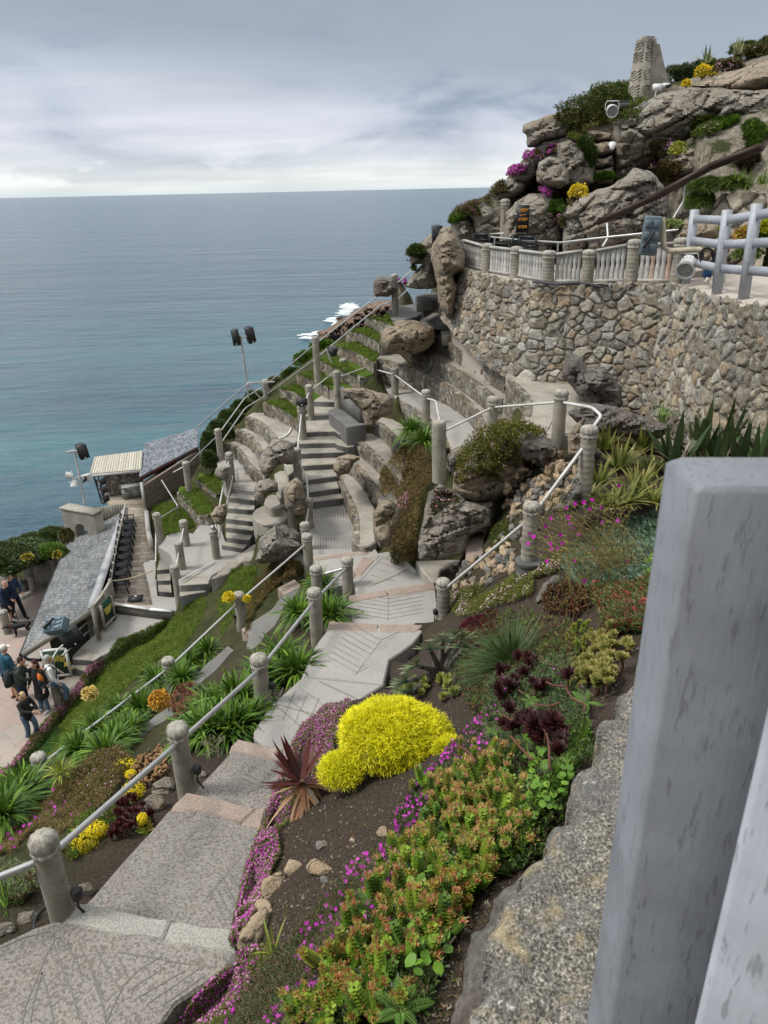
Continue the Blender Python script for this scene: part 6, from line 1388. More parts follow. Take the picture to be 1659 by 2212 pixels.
def lamp(label,frame,cx,cy,dist,r,L,aim,name='stage_lamp',finned=True,m=None):
 c = Pd(frame,cx,cy,dist);e = empty(name,c,label,'lamp');R = frame_to(None,aim);m = m or WHITE;k_ = .62*(1.15 if frame == 'R2' else 1);r *= k_;L *= k_
 a = np.arange(28)*2*pi/28;prof = [(r*.35,-L*.5),(r*.75,-L*.45),(r*.80,-L*.1),(r*.92,0),(r,L*.35),(r*1.08,L*.36),(r*1.08,L*.5),(r*.9,L*.5),(r*.88,L*.42)]
 mb = MB();mb.lathe([(q,z) for q,z in prof],n=28);V = mb.v;mb.v = [v[:,[0,2,1]]@R.T for v in V];mb.build('housing',m,e,smooth=40)
 mb = MB()
 for k in range(14):
  t = k*2*pi/14;p0 = np.array([r*.78*cos(t),-L*.44,r*.78*sin(t)]);p1 = np.array([r*.96*cos(t),L*.30,r*.96*sin(t)]);mb.tube([p0@R.T,p1@R.T],r*.045,n=4)
 mb.build('cooling_fin',m,e)
 mb = MB();k = 14;t = np.arange(k)*2*pi/k;V = np.stack([r*.88*np.cos(t),np.full(k,L*.43),r*.88*np.sin(t)],1)@R.T;mb.add(np.vstack([V,V.mean(0)]),[[i,(i+1) % k,k] for i in range(k)])
 mb.build('lens',plain('lamp_glass',(.22,.23,.22),.25,0,.35,18.),e)
 mb = MB();pts = [np.array([r*1.18*sx,0,0]) for sx in (-1,1)];mb.tube([np.array(p)@R.T for p in [(-r*1.16,0,0),(-r*1.2,-.02,r*.9),(-r*1.0,-.03,r*1.45),(r*1.0,-.03,r*1.45),(r*1.2,-.02,r*.9),(r*1.16,0,0)]],r*.07,n=6);mb.build('yoke',m,e)
 return e
LOOK = np.array([-.1,-1,-.15])
lamp('big white ribbed stage lamp hanging by the coiled cable at the end of the balustrade','R2',1312,268,13.6,.235,.52,(-.45,-.80,-.45))
lamp('upper white stage lamp clamped at the seaward end of the balustrade','R2',323,195,17.8,.19,.36,(.1,-1,-.2))
lamp('lower white stage lamp under its twin at the seaward end of the great wall','R2',285,260,17.6,.17,.36,(-.5,-.6,-.7))
lamp('white stage lamp on the bracket left of the carved pillar','R1',942,505,22.5,.23,.42,(-.1,-1,-.35))
lamp('upper left white lamp on the pole over the sea','S1',548,345,22,.15,.3,(-1,-.2,.25));lamp('lower left white lamp on the pole over the sea','S1',585,405,22,.16,.3,(0,-.4,-1))
for k,(x,y) in enumerate(((800,395),(812,462),(828,530))): lamp(['top','middle','bottom'][k]+' black spotlight of three under the white canopy','S1',x,y,22.5-.2*k,.17,.34,(-.6,-.7,-.1),'spotlight',m=BLACK)
def bracket(label,pts,r=.02,m=STEEL,cat='bracket',name='lamp_bracket'): return rail(label,pts,r,m,cat,name,round_=False)
bracket('dark bracket arm reaching from the carved pillar to the white lamp',[Pd('R1',1020,466,23.6),Pd('R1',940,470,22.6)],.03,BLACK)
bracket('thick stub pipe beside the carved pillar',[Pd('R1',1015,490,23.2),Pd('R1',965,492,22.8)],.10,plain('dark_pipe',(.06,.055,.045),.8))
bracket('steel bracket carrying the small loudspeaker and white lamp above the split rock',[Pd('R2',262,180,17.9),Pd('R2',352,178,17.6),Pd('R2',352,165,17.6)],.03)
bracket('small steel bracket above the lower white lamp',[Pd('R2',280,232,17.7),Pd('R2',350,226,17.4)],.03)
bracket('rust stained pipe elbow holding the grey floodlight and white lamp',[Pd('R2',1206,60,13.4),Pd('R2',1212,190,13.4),Pd('R2',1240,205,13.4),Pd('R2',1440,195,13.2)],.055,plain('rusty_cream_pipe',(.42,.36,.27),.6,.1,.35,5.))
speaker('small black loudspeaker against the sea at the end of the great wall','R2',238,138,18.0,.38,.70,.30,(.35,-1,-.2),tilt=.12)
speaker('black loudspeaker behind the warning board','R2',578,50,19.,.34,.34,.3,(-.5,-1,0))
speaker('left black loudspeaker on the tall pole over the sea','R4',382,45,24,.36,.78,.3,(-.1,-1,-.2),tilt=.05)
speaker('right black loudspeaker on the tall pole over the sea','R4',470,30,24,.40,.78,.36,(.8,-1,-.2),tilt=.25)
speaker('black loudspeaker on the shorter pole left of the corrugated canopy','S1',643,153,22,.42,.62,.4,(.9,-1,-.1),tilt=.15)
speaker('black wedge speaker on a bent stand on the fourth grass strip','R4',1012,138,22.5,.45,.36,.34,(-.7,-1,.1),tilt=-.3)
speaker('black floor speaker standing in front of the lowest grass strip','R4',812,468,21.2,.50,.30,.25,(.0,-1,.1))
speaker('black speaker box half hidden at the coffee shop gable','R11',785,840,16.2,.5,.42,.3,(.3,-1,.1),tilt=.4)
bracket('bent white stand of the wedge speaker',[Pd('R4',975,130,22.4),Pd('R4',985,165,22.4),Pd('R4',1005,215,22.4)],.02)
# tall pole with two speakers, and its struts
pe = empty('speaker_pole',Pd('R4',462,440,24.2),'tall thin pole with two black loudspeakers rising above the seaward rails','pole');l = np.array(pe.location)
mb = MB();mb.tube([np.zeros(3),Pd('R4',452,350,24.1)-l,Pd('R4',410,35,24)-l],.03);mb.build('mast',STEEL,pe)
mb = MB();mb.tube([Pd('R4',408,45,24)-l,Pd('R4',480,42,24)-l],.022);mb.build('crossbar',STEEL,pe)
for a_,b_ in (((455,345),(630,338)),((455,350),(545,450))): mb = MB();mb.tube([Pd('R4',*a_,24)-l,Pd('R4',*b_,24.5)-l],.025);mb.build('strut',PALE,pe)
pe = empty('speaker_pole',Pd('S1',665,562,22),'shorter pole with one loudspeaker and three white lamps by the arch wall','pole');l = np.array(pe.location)
mb = MB();mb.tube([np.zeros(3),Pd('S1',620,330,22)-l,Pd('S1',583,150,22)-l],.035);mb.build('mast',STEEL,pe)
mb = MB();mb.tube([Pd('S1',522,163,22)-l,Pd('S1',583,150,22)-l,Pd('S1',610,152,22)-l],.03);mb.build('crossbar',PALE,pe)
mb = MB();mb.tube([Pd('S1',560,380,22)-l,Pd('S1',625,350,22)-l,Pd('S1',700,350,22)-l],.022);mb.build('crossbar',PALE,pe)
# rectangular floods
def flood(label,frame,cx,cy,dist,w_,h_,d_,aim,col,name='floodlight',tilt=0.):
 c = Pd(frame,cx,cy,dist);e = empty(name,c,label,'floodlight');R = frame_to(None,aim)
 if tilt: ct,s_ = cos(tilt),sin(tilt);R = R@np.array([[ct,0,s_],[0,1,0],[-s_,0,ct]])
 M = plain('flood_%s' % label[:4],col,.5,0,.12,6.)
 mb = MB();mb.box((0,0,0),(w_,d_,h_),R=R);o = mb.build('housing',M,e);bv = o.modifiers.new('b','BEVEL');bv.width = .03;bv.segments = 2
 for k,(a_,b_) in enumerate(((-1,1),(1,1),(-1,0),(1,0),(-1,-1),(1,-1))):
  mb = MB();mb.box(R@np.array([a_*w_*.24,d_/2+.01,b_*h_*.30]),(w_*.36,.03,h_*.2),R=R);o = mb.build('back_panel',M,e);bv = o.modifiers.new('b','BEVEL');bv.width = .01
 mb = MB();mb.tube([R@np.array([-w_*.1,d_/2+.06,.08]),R@np.array([0,d_/2+.09,0]),R@np.array([w_*.35,d_/2+.05,-h_*.3])],.03,n=8);mb.build('cable',BLACK,e)
 return e
flood('tall blue grey floodlight seen from behind at the end of the balustrade','R2',1155,140,13.3,.31,.70,.14,(-.2,-1,0),(.105,.135,.155),tilt=-.06)
flood('blue grey floodlight lying tilted at the slate roof gable','R11',615,730,15.8,.42,.30,.22,(-.3,-.6,.9),(.115,.165,.20),tilt=.4)
flood('white square floodlight on the shorter pole','S1',682,360,22,.28,.22,.07,(.1,-1,-.1),(.55,.55,.53),tilt=.2)
# warning board
se = empty('warning_board',Pd('R2',608,108,17.6),'black board with orange lettering VERY STEEP STEPS','sign');l = np.array(se.location)
A = Pd('R2',590,20,17.6);B = Pd('R2',634,20,17.6);L = np.linalg.norm(B-A)*1.25;Hh = .64;R = frame_to(None,(-.1,1,0));c = (Pd('R2',608,66,17.6)-l)
mb = MB();mb.box(c,(L,.03,Hh),(.012,.012,.013),R);mb.build('board',PAINTV,se)
xd = R[:,0];fr_ = -R[:,1]*.022
text3(se,'VERY',c+fr_+[0,0,.20],xd,(0,0,1),.105,(.80,.33,.05),'lettering',shear=.25)
text3(se,'STEEP',c+fr_+[0,0,-.02],xd,(0,0,1),.092,(.80,.33,.05),'lettering')
text3(se,'STEPS',c+fr_+[0,0,-.20],xd,(0,0,1),.092,(.80,.33,.05),'lettering')
mb = MB();mb.tube([c+fr_+xd*-.08+[0,0,.075],c+fr_+[0,0,.09],c+fr_+xd*.08+[0,0,.10]],.006);mb.build('underline',MATS[[k for k in MATS if k.startswith('sign_paint')][-1]],se)
# little black sign lying on the deck
se = empty('deck_sign',P('S1',1068,1325,ZD+.03),'small black sign with a white emblem propped on the deck boards','sign');
mb = MB();R = frame_to(None,(0,.5,-1),(0,1,0));mb.box((0,0,.06),(.40,.22,.03),(.02,.02,.02),np.array([[.99,0,.0],[.1,.9,-.35],[0,.35,.93]]));mb.build('board',PAINTV,se)
mb = MB();mb.ball((0,.04,.105),(.035,.03,.008),(.7,.7,.7));mb.build('emblem',WHITE,se)
# brown beam chute across the rocks
a = Pd('R1',878,1025,19.4);b = Pd('R1',1130,915,19.3);c = Pd('R1',1400,768,18.9);d = Pd('R1',1632,680,18.5);ce = empty('cable_chute',a,'long dark brown beam slanting up across the rocks','beam');l = a
BR = plain('brown_beam',(.045,.028,.022),.6,0,.3,9.)
for p0,p1 in ((a,b),(b,c),(c,d)):
 mb = MB();dd = (p1-p0)/np.linalg.norm(p1-p0);mb.beam(p0-l,p1-l,.14,.10,upv=(0,0,1));nn = np.cross(dd,[0,0,1])*.075
 for s_ in (-1,1): mb.beam(p0-l+nn*s_+[0,0,.05],p1-l+nn*s_+[0,0,.05],.02,.10)
 mb.build('beam_length',BR,ce)
rail('white conduit hanging from the brown beam',[Pd('R1',1278,850,19.2),Pd('R1',1272,920,19.2),Pd('R1',1225,1000,18.8)],.018,WHITE,'cable','conduit')
rail('small white conduit under the lower end of the brown beam',[Pd('R1',920,1025,19.2),Pd('R1',925,1090,18.9),Pd('R1',900,1130,18.7)],.02,WHITE,'cable','conduit')
rail('thin grey cable looping below the carved pillar',[Pd('R1',1145,420,24.3),Pd('R1',1140,445,23.6),Pd('R1',1090,485,22.8),Pd('R1',1040,498,22.8),Pd('R1',1025,475,24)],.014,STEEL,'cable','cable')
wl = empty('wall_lamp',Pd('R1',945,672,22.),'small white cone lamp fixed on the dark boulder','lamp');wl.scale = (.6,)*3;mb = MB();mb.lathe([(.05,-.14),(.09,-.1),(.17,.12),(.15,.13)],n=14);mb.v = [v@frame_to(None,(-.3,-1,.6)).T for v in mb.v];mb.build('shade',WHITE,wl)
mb = MB();mb.tube([(0,0,0),(.1,.25,-.05)],.03);mb.build('bracket',STEEL,wl)
# cables along the wall top
for k in range(3):
 pts = [(650,338),(760,350),(850,345),(930,352+6*k),(1000,335+4*k),(1080,345),(1200,340+3*k),(1290,352),(1340,375),(1400,392),(1440,388)]
 rail(['upper','middle','lower'][k]+' of three black cables lying along the foot of the balustrade',[P('R2',x+k*7,y-2*k,-1.93) for x,y in pts],.02,BLACK,'cable','cable',group='black cables along the great wall')
th = np.linspace(0,6*pi,70);coil = np.array([Pd('R2',1398+34*cos(t)*(1-.02*t),228+36*sin(t),13.1+.01*t) for t in th]);rail('tangled coil of black cable hanging by the big white lamp',list(coil),.018,BLACK,'cable','cable_coil',round_=False)
rail('black cable dropping from the coil to the yellow plug',[Pd('R2',1435,180,13.1),Pd('R2',1430,300,13.0),Pd('R2',1420,385,13.),Pd('R2',1445,380,13.),Pd('R2',1452,345,13.)],.016,BLACK,'cable','cable',round_=False)
for lab,x,y,s_,col in (('white and yellow socket box on the fence post',1452,312,(.19,.12,.22),(.6,.6,.58)),('blue plug hanging beside the big white lamp',1400,292,(.12,.12,.22),(.02,.06,.16))):
 c = Pd('R2',x,y,13.0);mb = MB();mb.box((0,0,0),s_,col);mb.box((0,-.02,-s_[2]*.7),(s_[0]*.6,s_[1]*.8,s_[2]*.5),(.6,.42,.03) if 'yellow' in lab else (.55,.5,.4));tag(mb.build('electric_plug',PAINTV,loc=c),lab,'plug')
# black post lamps: a small spot on the posts' feet
def spot(key,dx,dz,lab):
 p = TOPS[key];e = empty('post_lamp',p+[dx,-.04,dz],lab,'lamp','small black lamps fixed to the rail posts');mb = MB();mb.lathe([(.018,-.06),(.04,-.04),(.045,.03),(.03,.045)],n=12);mb.build('lamp_head',BLACK,e);mb = MB();mb.tube([(0,0,-.04),(-.02,.01,-.15),(.03,.03,-.28)],.010);mb.build('cable',BLACK,e)
spot('p1',.17,-.32,'small black lamp on the right side of the nearest post');spot('p2',.155,-.32,'small lamp on the second post up the path');spot('p3',.15,-.25,'small lamp on the post by the chevron landing');spot('l3',-.11,-.32,'small lamp on the lower path post beside the yellow flower globe');spot('l1',.02,-.38,'small lamp on the lowest left post');spot('r1',-.13,-.38,'small lamp on the rope capped post at the foot of the rockery');spot('r3',.14,-.2,'small lamp on the top ringed post');spot('l4',-.02,-.4,'black lamp on the scallop capped post by the mosaic');spot('r6',.15,.1-.4,'thin dark lamp on the capless post')
b0 = TOPS['p1']-[0,0,.61];rail('thick black cable looped on the concrete round the nearest post',[b0+[.19*cos(t),.16*sin(t)-.03,.03] for t in np.linspace(-.3,-4.3,22)]+[b0+[.16,.14,.08],b0+[.17,-.03,.28]],.014,BLACK,'cable','cable',round_=False)
# ------------------------------------------------------------------ slate hut, canopy, arch wall, plaza walls
def hut():
 A = P('S1',1098,356,ZD+.98);B = P('S1',1558,118,ZD+1.12);C_ = P('S1',1556,-30,ZD+.62);D_ = P('S1',1140,93,ZD+.55)
 e = empty('timber_hut',(A+B)/2*[1,1,0]+[0,0,ZD],'low hut with horizontal timber cladding and a blue grey slate roof','building');l = np.array(e.location)
 mb = MB();slate_roof(mb,A-l,D_-l,C_-l,B-l,34,16,[(.14,.16,.185),(.12,.135,.155),(.18,.20,.225),(.08,.09,.105),(.21,.225,.24),(.15,.16,.17)],jit=.1)
 V = np.array([A,B,C_,D_])-l;mb.add(np.vstack([V-[0,0,.006],V-[0,0,.12]]),[[0,1,2,3],[7,6,5,4],[0,4,5,1],[1,5,6,2],[2,6,7,3],[3,7,4,0]],(.06,.06,.06));mb.build('slate_roof',SLATE,e)
 mb = MB();mb.beam(A-l-[0,.02,.08],B-l-[0,.02,.08],.03,.15,(.06,.022,.02));mb.build('verge_board',PAINTV,e)
 a = P('S1',1150,600,ZD);b = P('S1',1585,335,ZD-.05);a[1] += .1
 mb = MB();d = (b-a);n_ = np.array([d[1],-d[0],0]);n_ /= np.linalg.norm(n_);tA = A-[0,0,.14];tB = B-[0,0,.14];k = 11
 top = lambda s: tA[2]+(tB[2]-tA[2])*s
 for i in range(k):
  for s0,s1 in ((0,1),):
   z0 = lambda s: ZD-.1+(top(s)-ZD+.1)*i/k;z1 = lambda s: ZD-.1+(top(s)-ZD+.1)*(i+.97)/k
   q = np.array([[a[0],a[1],z0(0)],[b[0],b[1],z0(1)],[b[0],b[1],z1(1)],[a[0],a[1],z1(0)]]);q[:2] += n_*.035;q[2:] += n_*.012
   mb.add(np.vstack([q-l,q-l-n_*.05]),[[0,1,2,3],[4,5,1,0],[3,2,6,7]],np.array((.27,.215,.175))*rng.uniform(.85,1.12))
 mb.build('cladding',WOODV,e)
 far = np.array([.9,3.4,0]);mb = MB()
 for p,q in ((a,a+far*[.3,1,0]),(b,b+far)): mb.add(np.array([[p[0],p[1],ZD-.6],[q[0],q[1],ZD-.6],[q[0],q[1],ZD+.6],[p[0],p[1],p[2]+.95]])-l,[[0,1,2,3]],(.2,.17,.14))
 mb.build('side_wall',WOODV,e)
 mb = MB();mb.box(a-l+[-.04,-.05,.45],(.09,.09,1.0),(.42,.42,.40));mb.build('corner_post',WOODV,e);mb = MB();mb.box(b-l+[.05,0,.5],(.10,.10,1.15),(.35,.34,.32));mb.build('corner_post',WOODV,e)
 # canopy
 ce = empty('canopy',P('S1',900,560,ZD),'dirty white corrugated canopy on thin posts beside the slate hut','canopy');l = np.array(ce.location)
 A = P('S1',705,335,ZD+.95);B = P('S1',1112,298,ZD+.98);C_ = P('S1',1122,150,ZD+.78);D_ = P('S1',742,200,ZD+.75);mb = MB();n = 20
 for i in range(n):
  s0,s1 = i/n,(i+1)/n;c = np.array((.42,.39,.32))*rng.uniform(.82,1.1);q = np.array([A+(B-A)*s0,A+(B-A)*s1,D_+(C_-D_)*s1,D_+(C_-D_)*s0])-l;m_ = (q[0]+q[1])/2+[0,0,.03];m2 = (q[2]+q[3])/2+[0,0,.03]
  mb.add([q[0],m_,m2,q[3]],[[0,1,2,3]],c*1.05);mb.add([m_,q[1],q[2],m2],[[0,1,2,3]],c*.9)
 V = np.array([A,B,C_,D_])-l-[0,0,.01];mb.add(np.vstack([V,V-[0,0,.06]]),[[0,1,2,3],[7,6,5,4],[0,4,5,1],[1,5,6,2],[2,6,7,3],[3,7,4,0]],(.33,.32,.28));mb.build('roof_sheet',WOODV,ce)
 mb = MB();mb.beam(A-l-[0,.02,.06],B-l-[0,.02,.06],.03,.10,(.45,.44,.42));mb.build('fascia',PAINTV,ce)
 for x,y in ((738,350),(770,345)):
  t = P('S1',x,y,ZD+.85);mb = MB();mb.tube([t-l,[t[0]-l[0]+.1,t[1]-l[1],-.05]],.03,(.1,)*3);mb.build('post',BLACK,ce)
 # stone wall behind and cabinet
 A = P('S1',800,345,ZD+.85);B = P('S1',1118,305,ZD+.85);mb = MB();rubble(mb,[P('S1',815,350,ZD+.8),P('S1',1000,330,ZD+.8),P('S1',1118,318,ZD+.8)],ZD-.2,size=.16,res=.05,amp=.04,seed=88,pal=[(.14,.115,.085),(.18,.14,.10),(.12,.10,.08)])
 tag(mb.build('stone_wall',STONE,smooth=50),'dark rubble wall under the corrugated canopy','wall')
 ke = empty('storage_cabinet',P('S1',1050,535,ZD),'long grey cabinet with two doors against the dark rubble wall','cabinet');a = P('S1',968,535,ZD)-np.array(ke.location);b = P('S1',1138,505,ZD)-np.array(ke.location);d = (b-a)/np.linalg.norm(b-a);R = np.stack([d,np.cross([0,0,1],d),[0,0,1]],1);L = np.linalg.norm(b-a);GC = plain('grey_cabinet',(.20,.205,.20),.5)
 mb = MB();mb.box((a+b)/2+[0,.1,.24],(L,.3,.42),R=R);mb.build('body',GC,ke)
 for s_ in (.25,.75):
  mb = MB();mb.box(a+(b-a)*s_+[0,-.06,.23],(L*.46,.02,.34),R=R);dr = mb.build('door',GC,ke);mb = MB();mb.box(a+(b-a)*s_+[0,-.075,.33],(.07,.02,.05),R=R);mb.build('handle',BLACK,dr)
 mb = MB();mb.box((a+b)/2+[0,.08,.47],(L*1.04,.38,.03),R=R);mb.build('lid',GC,ke)
hut()
def arch_wall():
 A = P('S1',512,592,ZD+.75);B = P('S1',768,640,ZD+.75);zb = ZP-.6;e = empty('arch_wall',(A+B)/2*[1,1,0]+[0,0,ZD],'weathered grey wall with a dark round arch beyond the slate roof','wall');l = np.array(e.location)
 d = (B-A);L = np.linalg.norm(d);d = d/L;n_ = np.cross(d,[0,0,1]);n_ = n_ if n_@A < 0 else -n_;th_ = .38
 # arch opening between s0 and s1
 s0,s1 = L*.33,L*.72;zt_ = A[2]-.42;rad = (s1-s0)/2;cz = zt_-rad;top = A[2]
 arc = [((s0+s1)/2-rad*cos(t),cz+rad*sin(t)) for t in np.linspace(0,pi,15)]
 poly = [(0,zb),(0,top),(L,top),(L,zb),(s1,zb)]+arc[::-1]+[(s0,zb)]
 T = tessellate_polygon([[Vector((x,z,0)) for x,z in poly]]);Pf = lambda off: np.array([A+d*x+[0,0,z-A[2]]+n_*off-l for x,z in poly])
 mb = MB();F_,B_ = Pf(th_/2),Pf(-th_/2);mb.add(F_,[list(t) for t in T]);mb.add(B_,[list(t) for t in T]);k = len(poly);mb.add(np.vstack([F_,B_]),[[i,(i+1) % k,(i+1) % k+k,i+k] for i in range(k)])
 mb.build('wall_body',CONC,e);mb = MB();mb.beam(A-l+[0,0,.03]-d*.03,B-l+[0,0,.03]+d*.03,th_*1.15,.06);mb.build('coping',CONC_CAP,e)
arch_wall()
def lowwall(label,frame,pts,h,th_,m=CONC):
 mb = MB()
 Q = px3(frame,pts,0)
 c = np.mean(Q,0)
 for a,b in zip(Q[:-1],Q[1:]): mb.beam((a+b)/2*0+a-c-[0,0,h/2],b-c-[0,0,h/2],th_,h)
 return tag(mb.build('low_wall',m,loc=c),label,'wall')
lowwall('grey parapet wall at the far edge of the plaza','S1',[(190,1020,ZP+.75),(400,1040,ZP+.75),(470,1000,ZP+.75)],1.3,.25)
lowwall('pale sloping kerb behind the couple with the dog','S1',[(-60,1140,ZP+.35),(60,1150,ZP+.35),(190,1200,ZP+.2)],.7,.35,CONC_PATH)
lowwall('low stone kerb at the seaward edge of the plaza','S1',[(150,1300,ZP+.08),(410,1180,ZP+.08)],.3,.2,CONC_CAP)
slab_obj('planter_pier','square pier topped with yellow flowers at the far edge of the plaza','S1',[(155,1000),(270,985),(280,1015),(160,1030)],ZP+.85,1.3,CONC,'pier')
# low walls beside the small steps
lowwall('low concrete parapet between the deck and the grass plot','S1',[(1150,620,ZD+.28),(1165,780,ZD+.28),(1185,850,ZD+.28)],.6,.14,CONC_PATH)
# small grass plots by the hut
terrace('grass_terrace','upper grass plot beside the hut, under the small lichened boulder','S2',[(150,1370),(200,1400),(260,1450),(310,1500)],ZM+.62,px3('S2',[(170,1320),(290,1315),(370,1400),(370,1450)],ZM+.62),ZM-.2,m_top=GRASS,seed=61,size=.13,group='grass plots between hut and stairs',cat='terrace',thick=.05,rag=.03)
terrace('grass_terrace','middle grass plot edged with round stones between the hut and the stairs','S2',[(0,1480),(60,1520),(110,1590),(150,1650),(240,1665)],ZM+.30,px3('S2',[(10,1430),(130,1420),(230,1480),(270,1560),(275,1650)],ZM+.30),ZM-.3,m_top=GRASS,seed=62,size=.14,group='grass plots between hut and stairs',cat='terrace',thick=.05,rag=.03)
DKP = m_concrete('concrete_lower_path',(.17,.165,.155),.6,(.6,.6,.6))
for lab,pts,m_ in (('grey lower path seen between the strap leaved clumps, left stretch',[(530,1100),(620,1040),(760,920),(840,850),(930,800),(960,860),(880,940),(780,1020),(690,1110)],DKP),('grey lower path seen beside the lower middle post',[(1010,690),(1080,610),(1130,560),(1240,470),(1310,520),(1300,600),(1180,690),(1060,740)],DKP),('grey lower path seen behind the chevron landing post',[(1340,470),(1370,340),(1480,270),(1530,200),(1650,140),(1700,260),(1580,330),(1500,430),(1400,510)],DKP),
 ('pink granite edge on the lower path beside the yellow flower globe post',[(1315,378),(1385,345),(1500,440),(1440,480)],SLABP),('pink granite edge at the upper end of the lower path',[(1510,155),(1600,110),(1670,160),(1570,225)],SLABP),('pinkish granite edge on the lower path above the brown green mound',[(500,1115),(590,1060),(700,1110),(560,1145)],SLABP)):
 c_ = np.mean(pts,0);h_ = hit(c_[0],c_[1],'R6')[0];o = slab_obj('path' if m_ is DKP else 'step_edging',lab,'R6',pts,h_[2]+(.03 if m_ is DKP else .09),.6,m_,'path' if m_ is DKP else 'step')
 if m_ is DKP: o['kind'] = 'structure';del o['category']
BVH = make_bvh()
# planks, cables and little leftovers
rail('white painted curve line on the uppermost curved seat',[P('S2',x,y,ZL[2]+.02) for x,y in ((790,1055),(840,1040),(875,1010),(888,985),(892,970))],.03,WHITE,'line','painted_line')
rail('pale cable hanging against the tall split rock down to the top seat',[P('S3',558,1125,-3.7),P('S3',605,1170,-3.9),P('S3',595,1240,-4.0),P('S3',720,1298,-4.1)],.022,PALE,'cable','cable')
rail('thin pale cable trailing from the tall lichened post over the mossy mound',[('r4',(-.1,0,-.3)),P('R5',900,280,-4.0),P('R5',820,320,-4.1)],.01,PALE,'cable','cable')
rail('white pipe looping at the foot of the white streaked post',[('c1',(.12,-.1,-.1)),('c1',(.15,-.12,-.5)),('c1',(-.1,-.2,-.85))],.018,PALE,'cable','cable')
# ------------------------------------------------------------------ vegetation generators (numpy)
def U(a,b,n=None): return rng.uniform(a,b,n)
def unit(v): return v/np.maximum(1e-9,np.linalg.norm(v,axis=-1,keepdims=True))
def colvar(cols,n,v=.25):
 c = np.array(cols,float)[rng.integers(len(cols),size=n)];return c*U(1-v,1+v,(n,1))
def blades(mb,B,Dv,L,Wd,C,seg=3,droop=.5,prof='blade',tipc=None,cup=0.,roll=0.):
 n = len(B);B = np.asarray(B,float);Dv = unit(np.asarray(Dv,float));L = np.broadcast_to(L,(n,));Wd = np.broadcast_to(Wd,(n,));dr = np.broadcast_to(droop,(n,))
 sd = np.cross(Dv,[0,0,1.]);bad = np.linalg.norm(sd,axis=1) < .15;sd[bad] = [1,0,0];sd = unit(sd)
 if roll: sd = unit(sd+np.array(unit(rng.normal(size=(n,3))))*roll)
 t = np.linspace(0,1,seg+1)
 w = {'blade': np.clip(np.minimum(.55+t*1.8,1)*(1-t**2.2),.0,1),'petal': np.sin(np.clip(t*.93+.07,0,1)*pi)**.7,'leaf': np.sin(np.clip(t,.02,.98)*pi)**.8,'spat': np.clip(.35+t*1.1,0,1)*(1-t**5)}[prof]
 if seg == 1: w = np.array([.75,.38])
 w = np.maximum(w,.03)
 p = B[:,None]+Dv[:,None]*(L[:,None]*t)[...,None];p[...,2] -= (dr*L)[:,None]*t**2
 q = sd[:,None]*(Wd[:,None]*w)[...,None];nrm = np.cross(sd,Dv)[:,None]*(Wd[:,None]*w)[...,None]*cup
 V = np.stack([p-q+nrm,p+q+nrm],2).reshape(-1,3);m = (seg+1)*2
 i = (np.arange(n)*m)[:,None]+np.arange(seg)[None]*2;F = np.stack([i,i+1,i+3,i+2],-1).reshape(-1,4)
 C = np.asarray(C,float);C = np.broadcast_to(C,(n,3))
 if tipc is not None: tc_ = np.broadcast_to(np.asarray(tipc,float),(n,3));Cc = C[:,None]*(1-t[None,:,None]**1.5)+tc_[:,None]*t[None,:,None]**1.5
 else: Cc = np.repeat(C[:,None],seg+1,1)
 mb.add(V,F,np.repeat(Cc,2,1).reshape(-1,3))
def sph(n,lo=-.1):
 d = unit(rng.normal(size=(n,3)));d[:,2] = np.abs(d[:,2]) if lo >= 0 else d[:,2];return d
def stars(mb,Pp,nr,r,C,k=6,inner=.45):
 n = len(Pp);nr = unit(nr);a = unit(np.cross(nr,unit(rng.normal(size=(n,3)))));b = np.cross(nr,a);r = np.broadcast_to(r,(n,))
 t = np.arange(2*k)*pi/k;rr = np.where(np.arange(2*k) % 2 == 0,1.,inner)
 V = Pp[:,None]+(a[:,None]*np.cos(t)[None,:,None]+b[:,None]*np.sin(t)[None,:,None])*(r[:,None]*rr)[...,None]+nr[:,None]*(r[:,None]*rr)[...,None]*.25
 V = np.concatenate([V,Pp[:,None]],1).reshape(-1,3);m = 2*k+1;i = (np.arange(n)*m)[:,None];j = np.arange(2*k)[None]
 F = np.stack([i+j,i+(j+1) % (2*k),i+2*k+0*j],-1).reshape(-1,3);mb.add(V,F,np.repeat(np.broadcast_to(C,(n,3)),m,0))
def tufts(mb,Pp,Nn,k,L,W_,cols,v=.3,spread=.9,prof='leaf',seg=1,droop=.15,tipc=None):
 n = len(Pp);Bp = np.repeat(Pp,k,0);Dd = unit(np.repeat(Nn,k,0)+unit(rng.normal(size=(n*k,3)))*spread);c = np.repeat(colvar(cols,n,v),k,0)*U(.75,1.25,(n*k,1))
 Lk = np.repeat(np.broadcast_to(L,(n,)),k)*U(.6,1.25,n*k);blades(mb,Bp,Dd,Lk,np.repeat(np.broadcast_to(W_,(n,)),k),c,seg,droop,prof,roll=.9,tipc=tipc)
def inpoly_px(frame,poly,n,jit=0):
 Q = np.array([D(frame,*p) for p in poly]);lo,hi = Q.min(0),Q.max(0);out = []
 while len(out) < n:
  s = rng.uniform(lo,hi,(n*2,2));k = in_poly(s[:,0],s[:,1],Q);out += s[k].tolist()
 return np.array(out[:n])
def scat(frame,poly,n,maxd=60,zup=None):
 Pp,Nn = [],[]
 for u,v in inpoly_px(frame,poly,n):
  p,q = hit(u,v)
  if p is None or np.linalg.norm(p) > maxd or (p[2] > -1.85 and p[1] < 5): continue
  if q@p > 0: q = -q
  Pp.append(p);Nn.append(q)
 if not Pp: return np.zeros((0,3)),np.zeros((0,3))
 return np.array(Pp),unit(np.array(Nn))
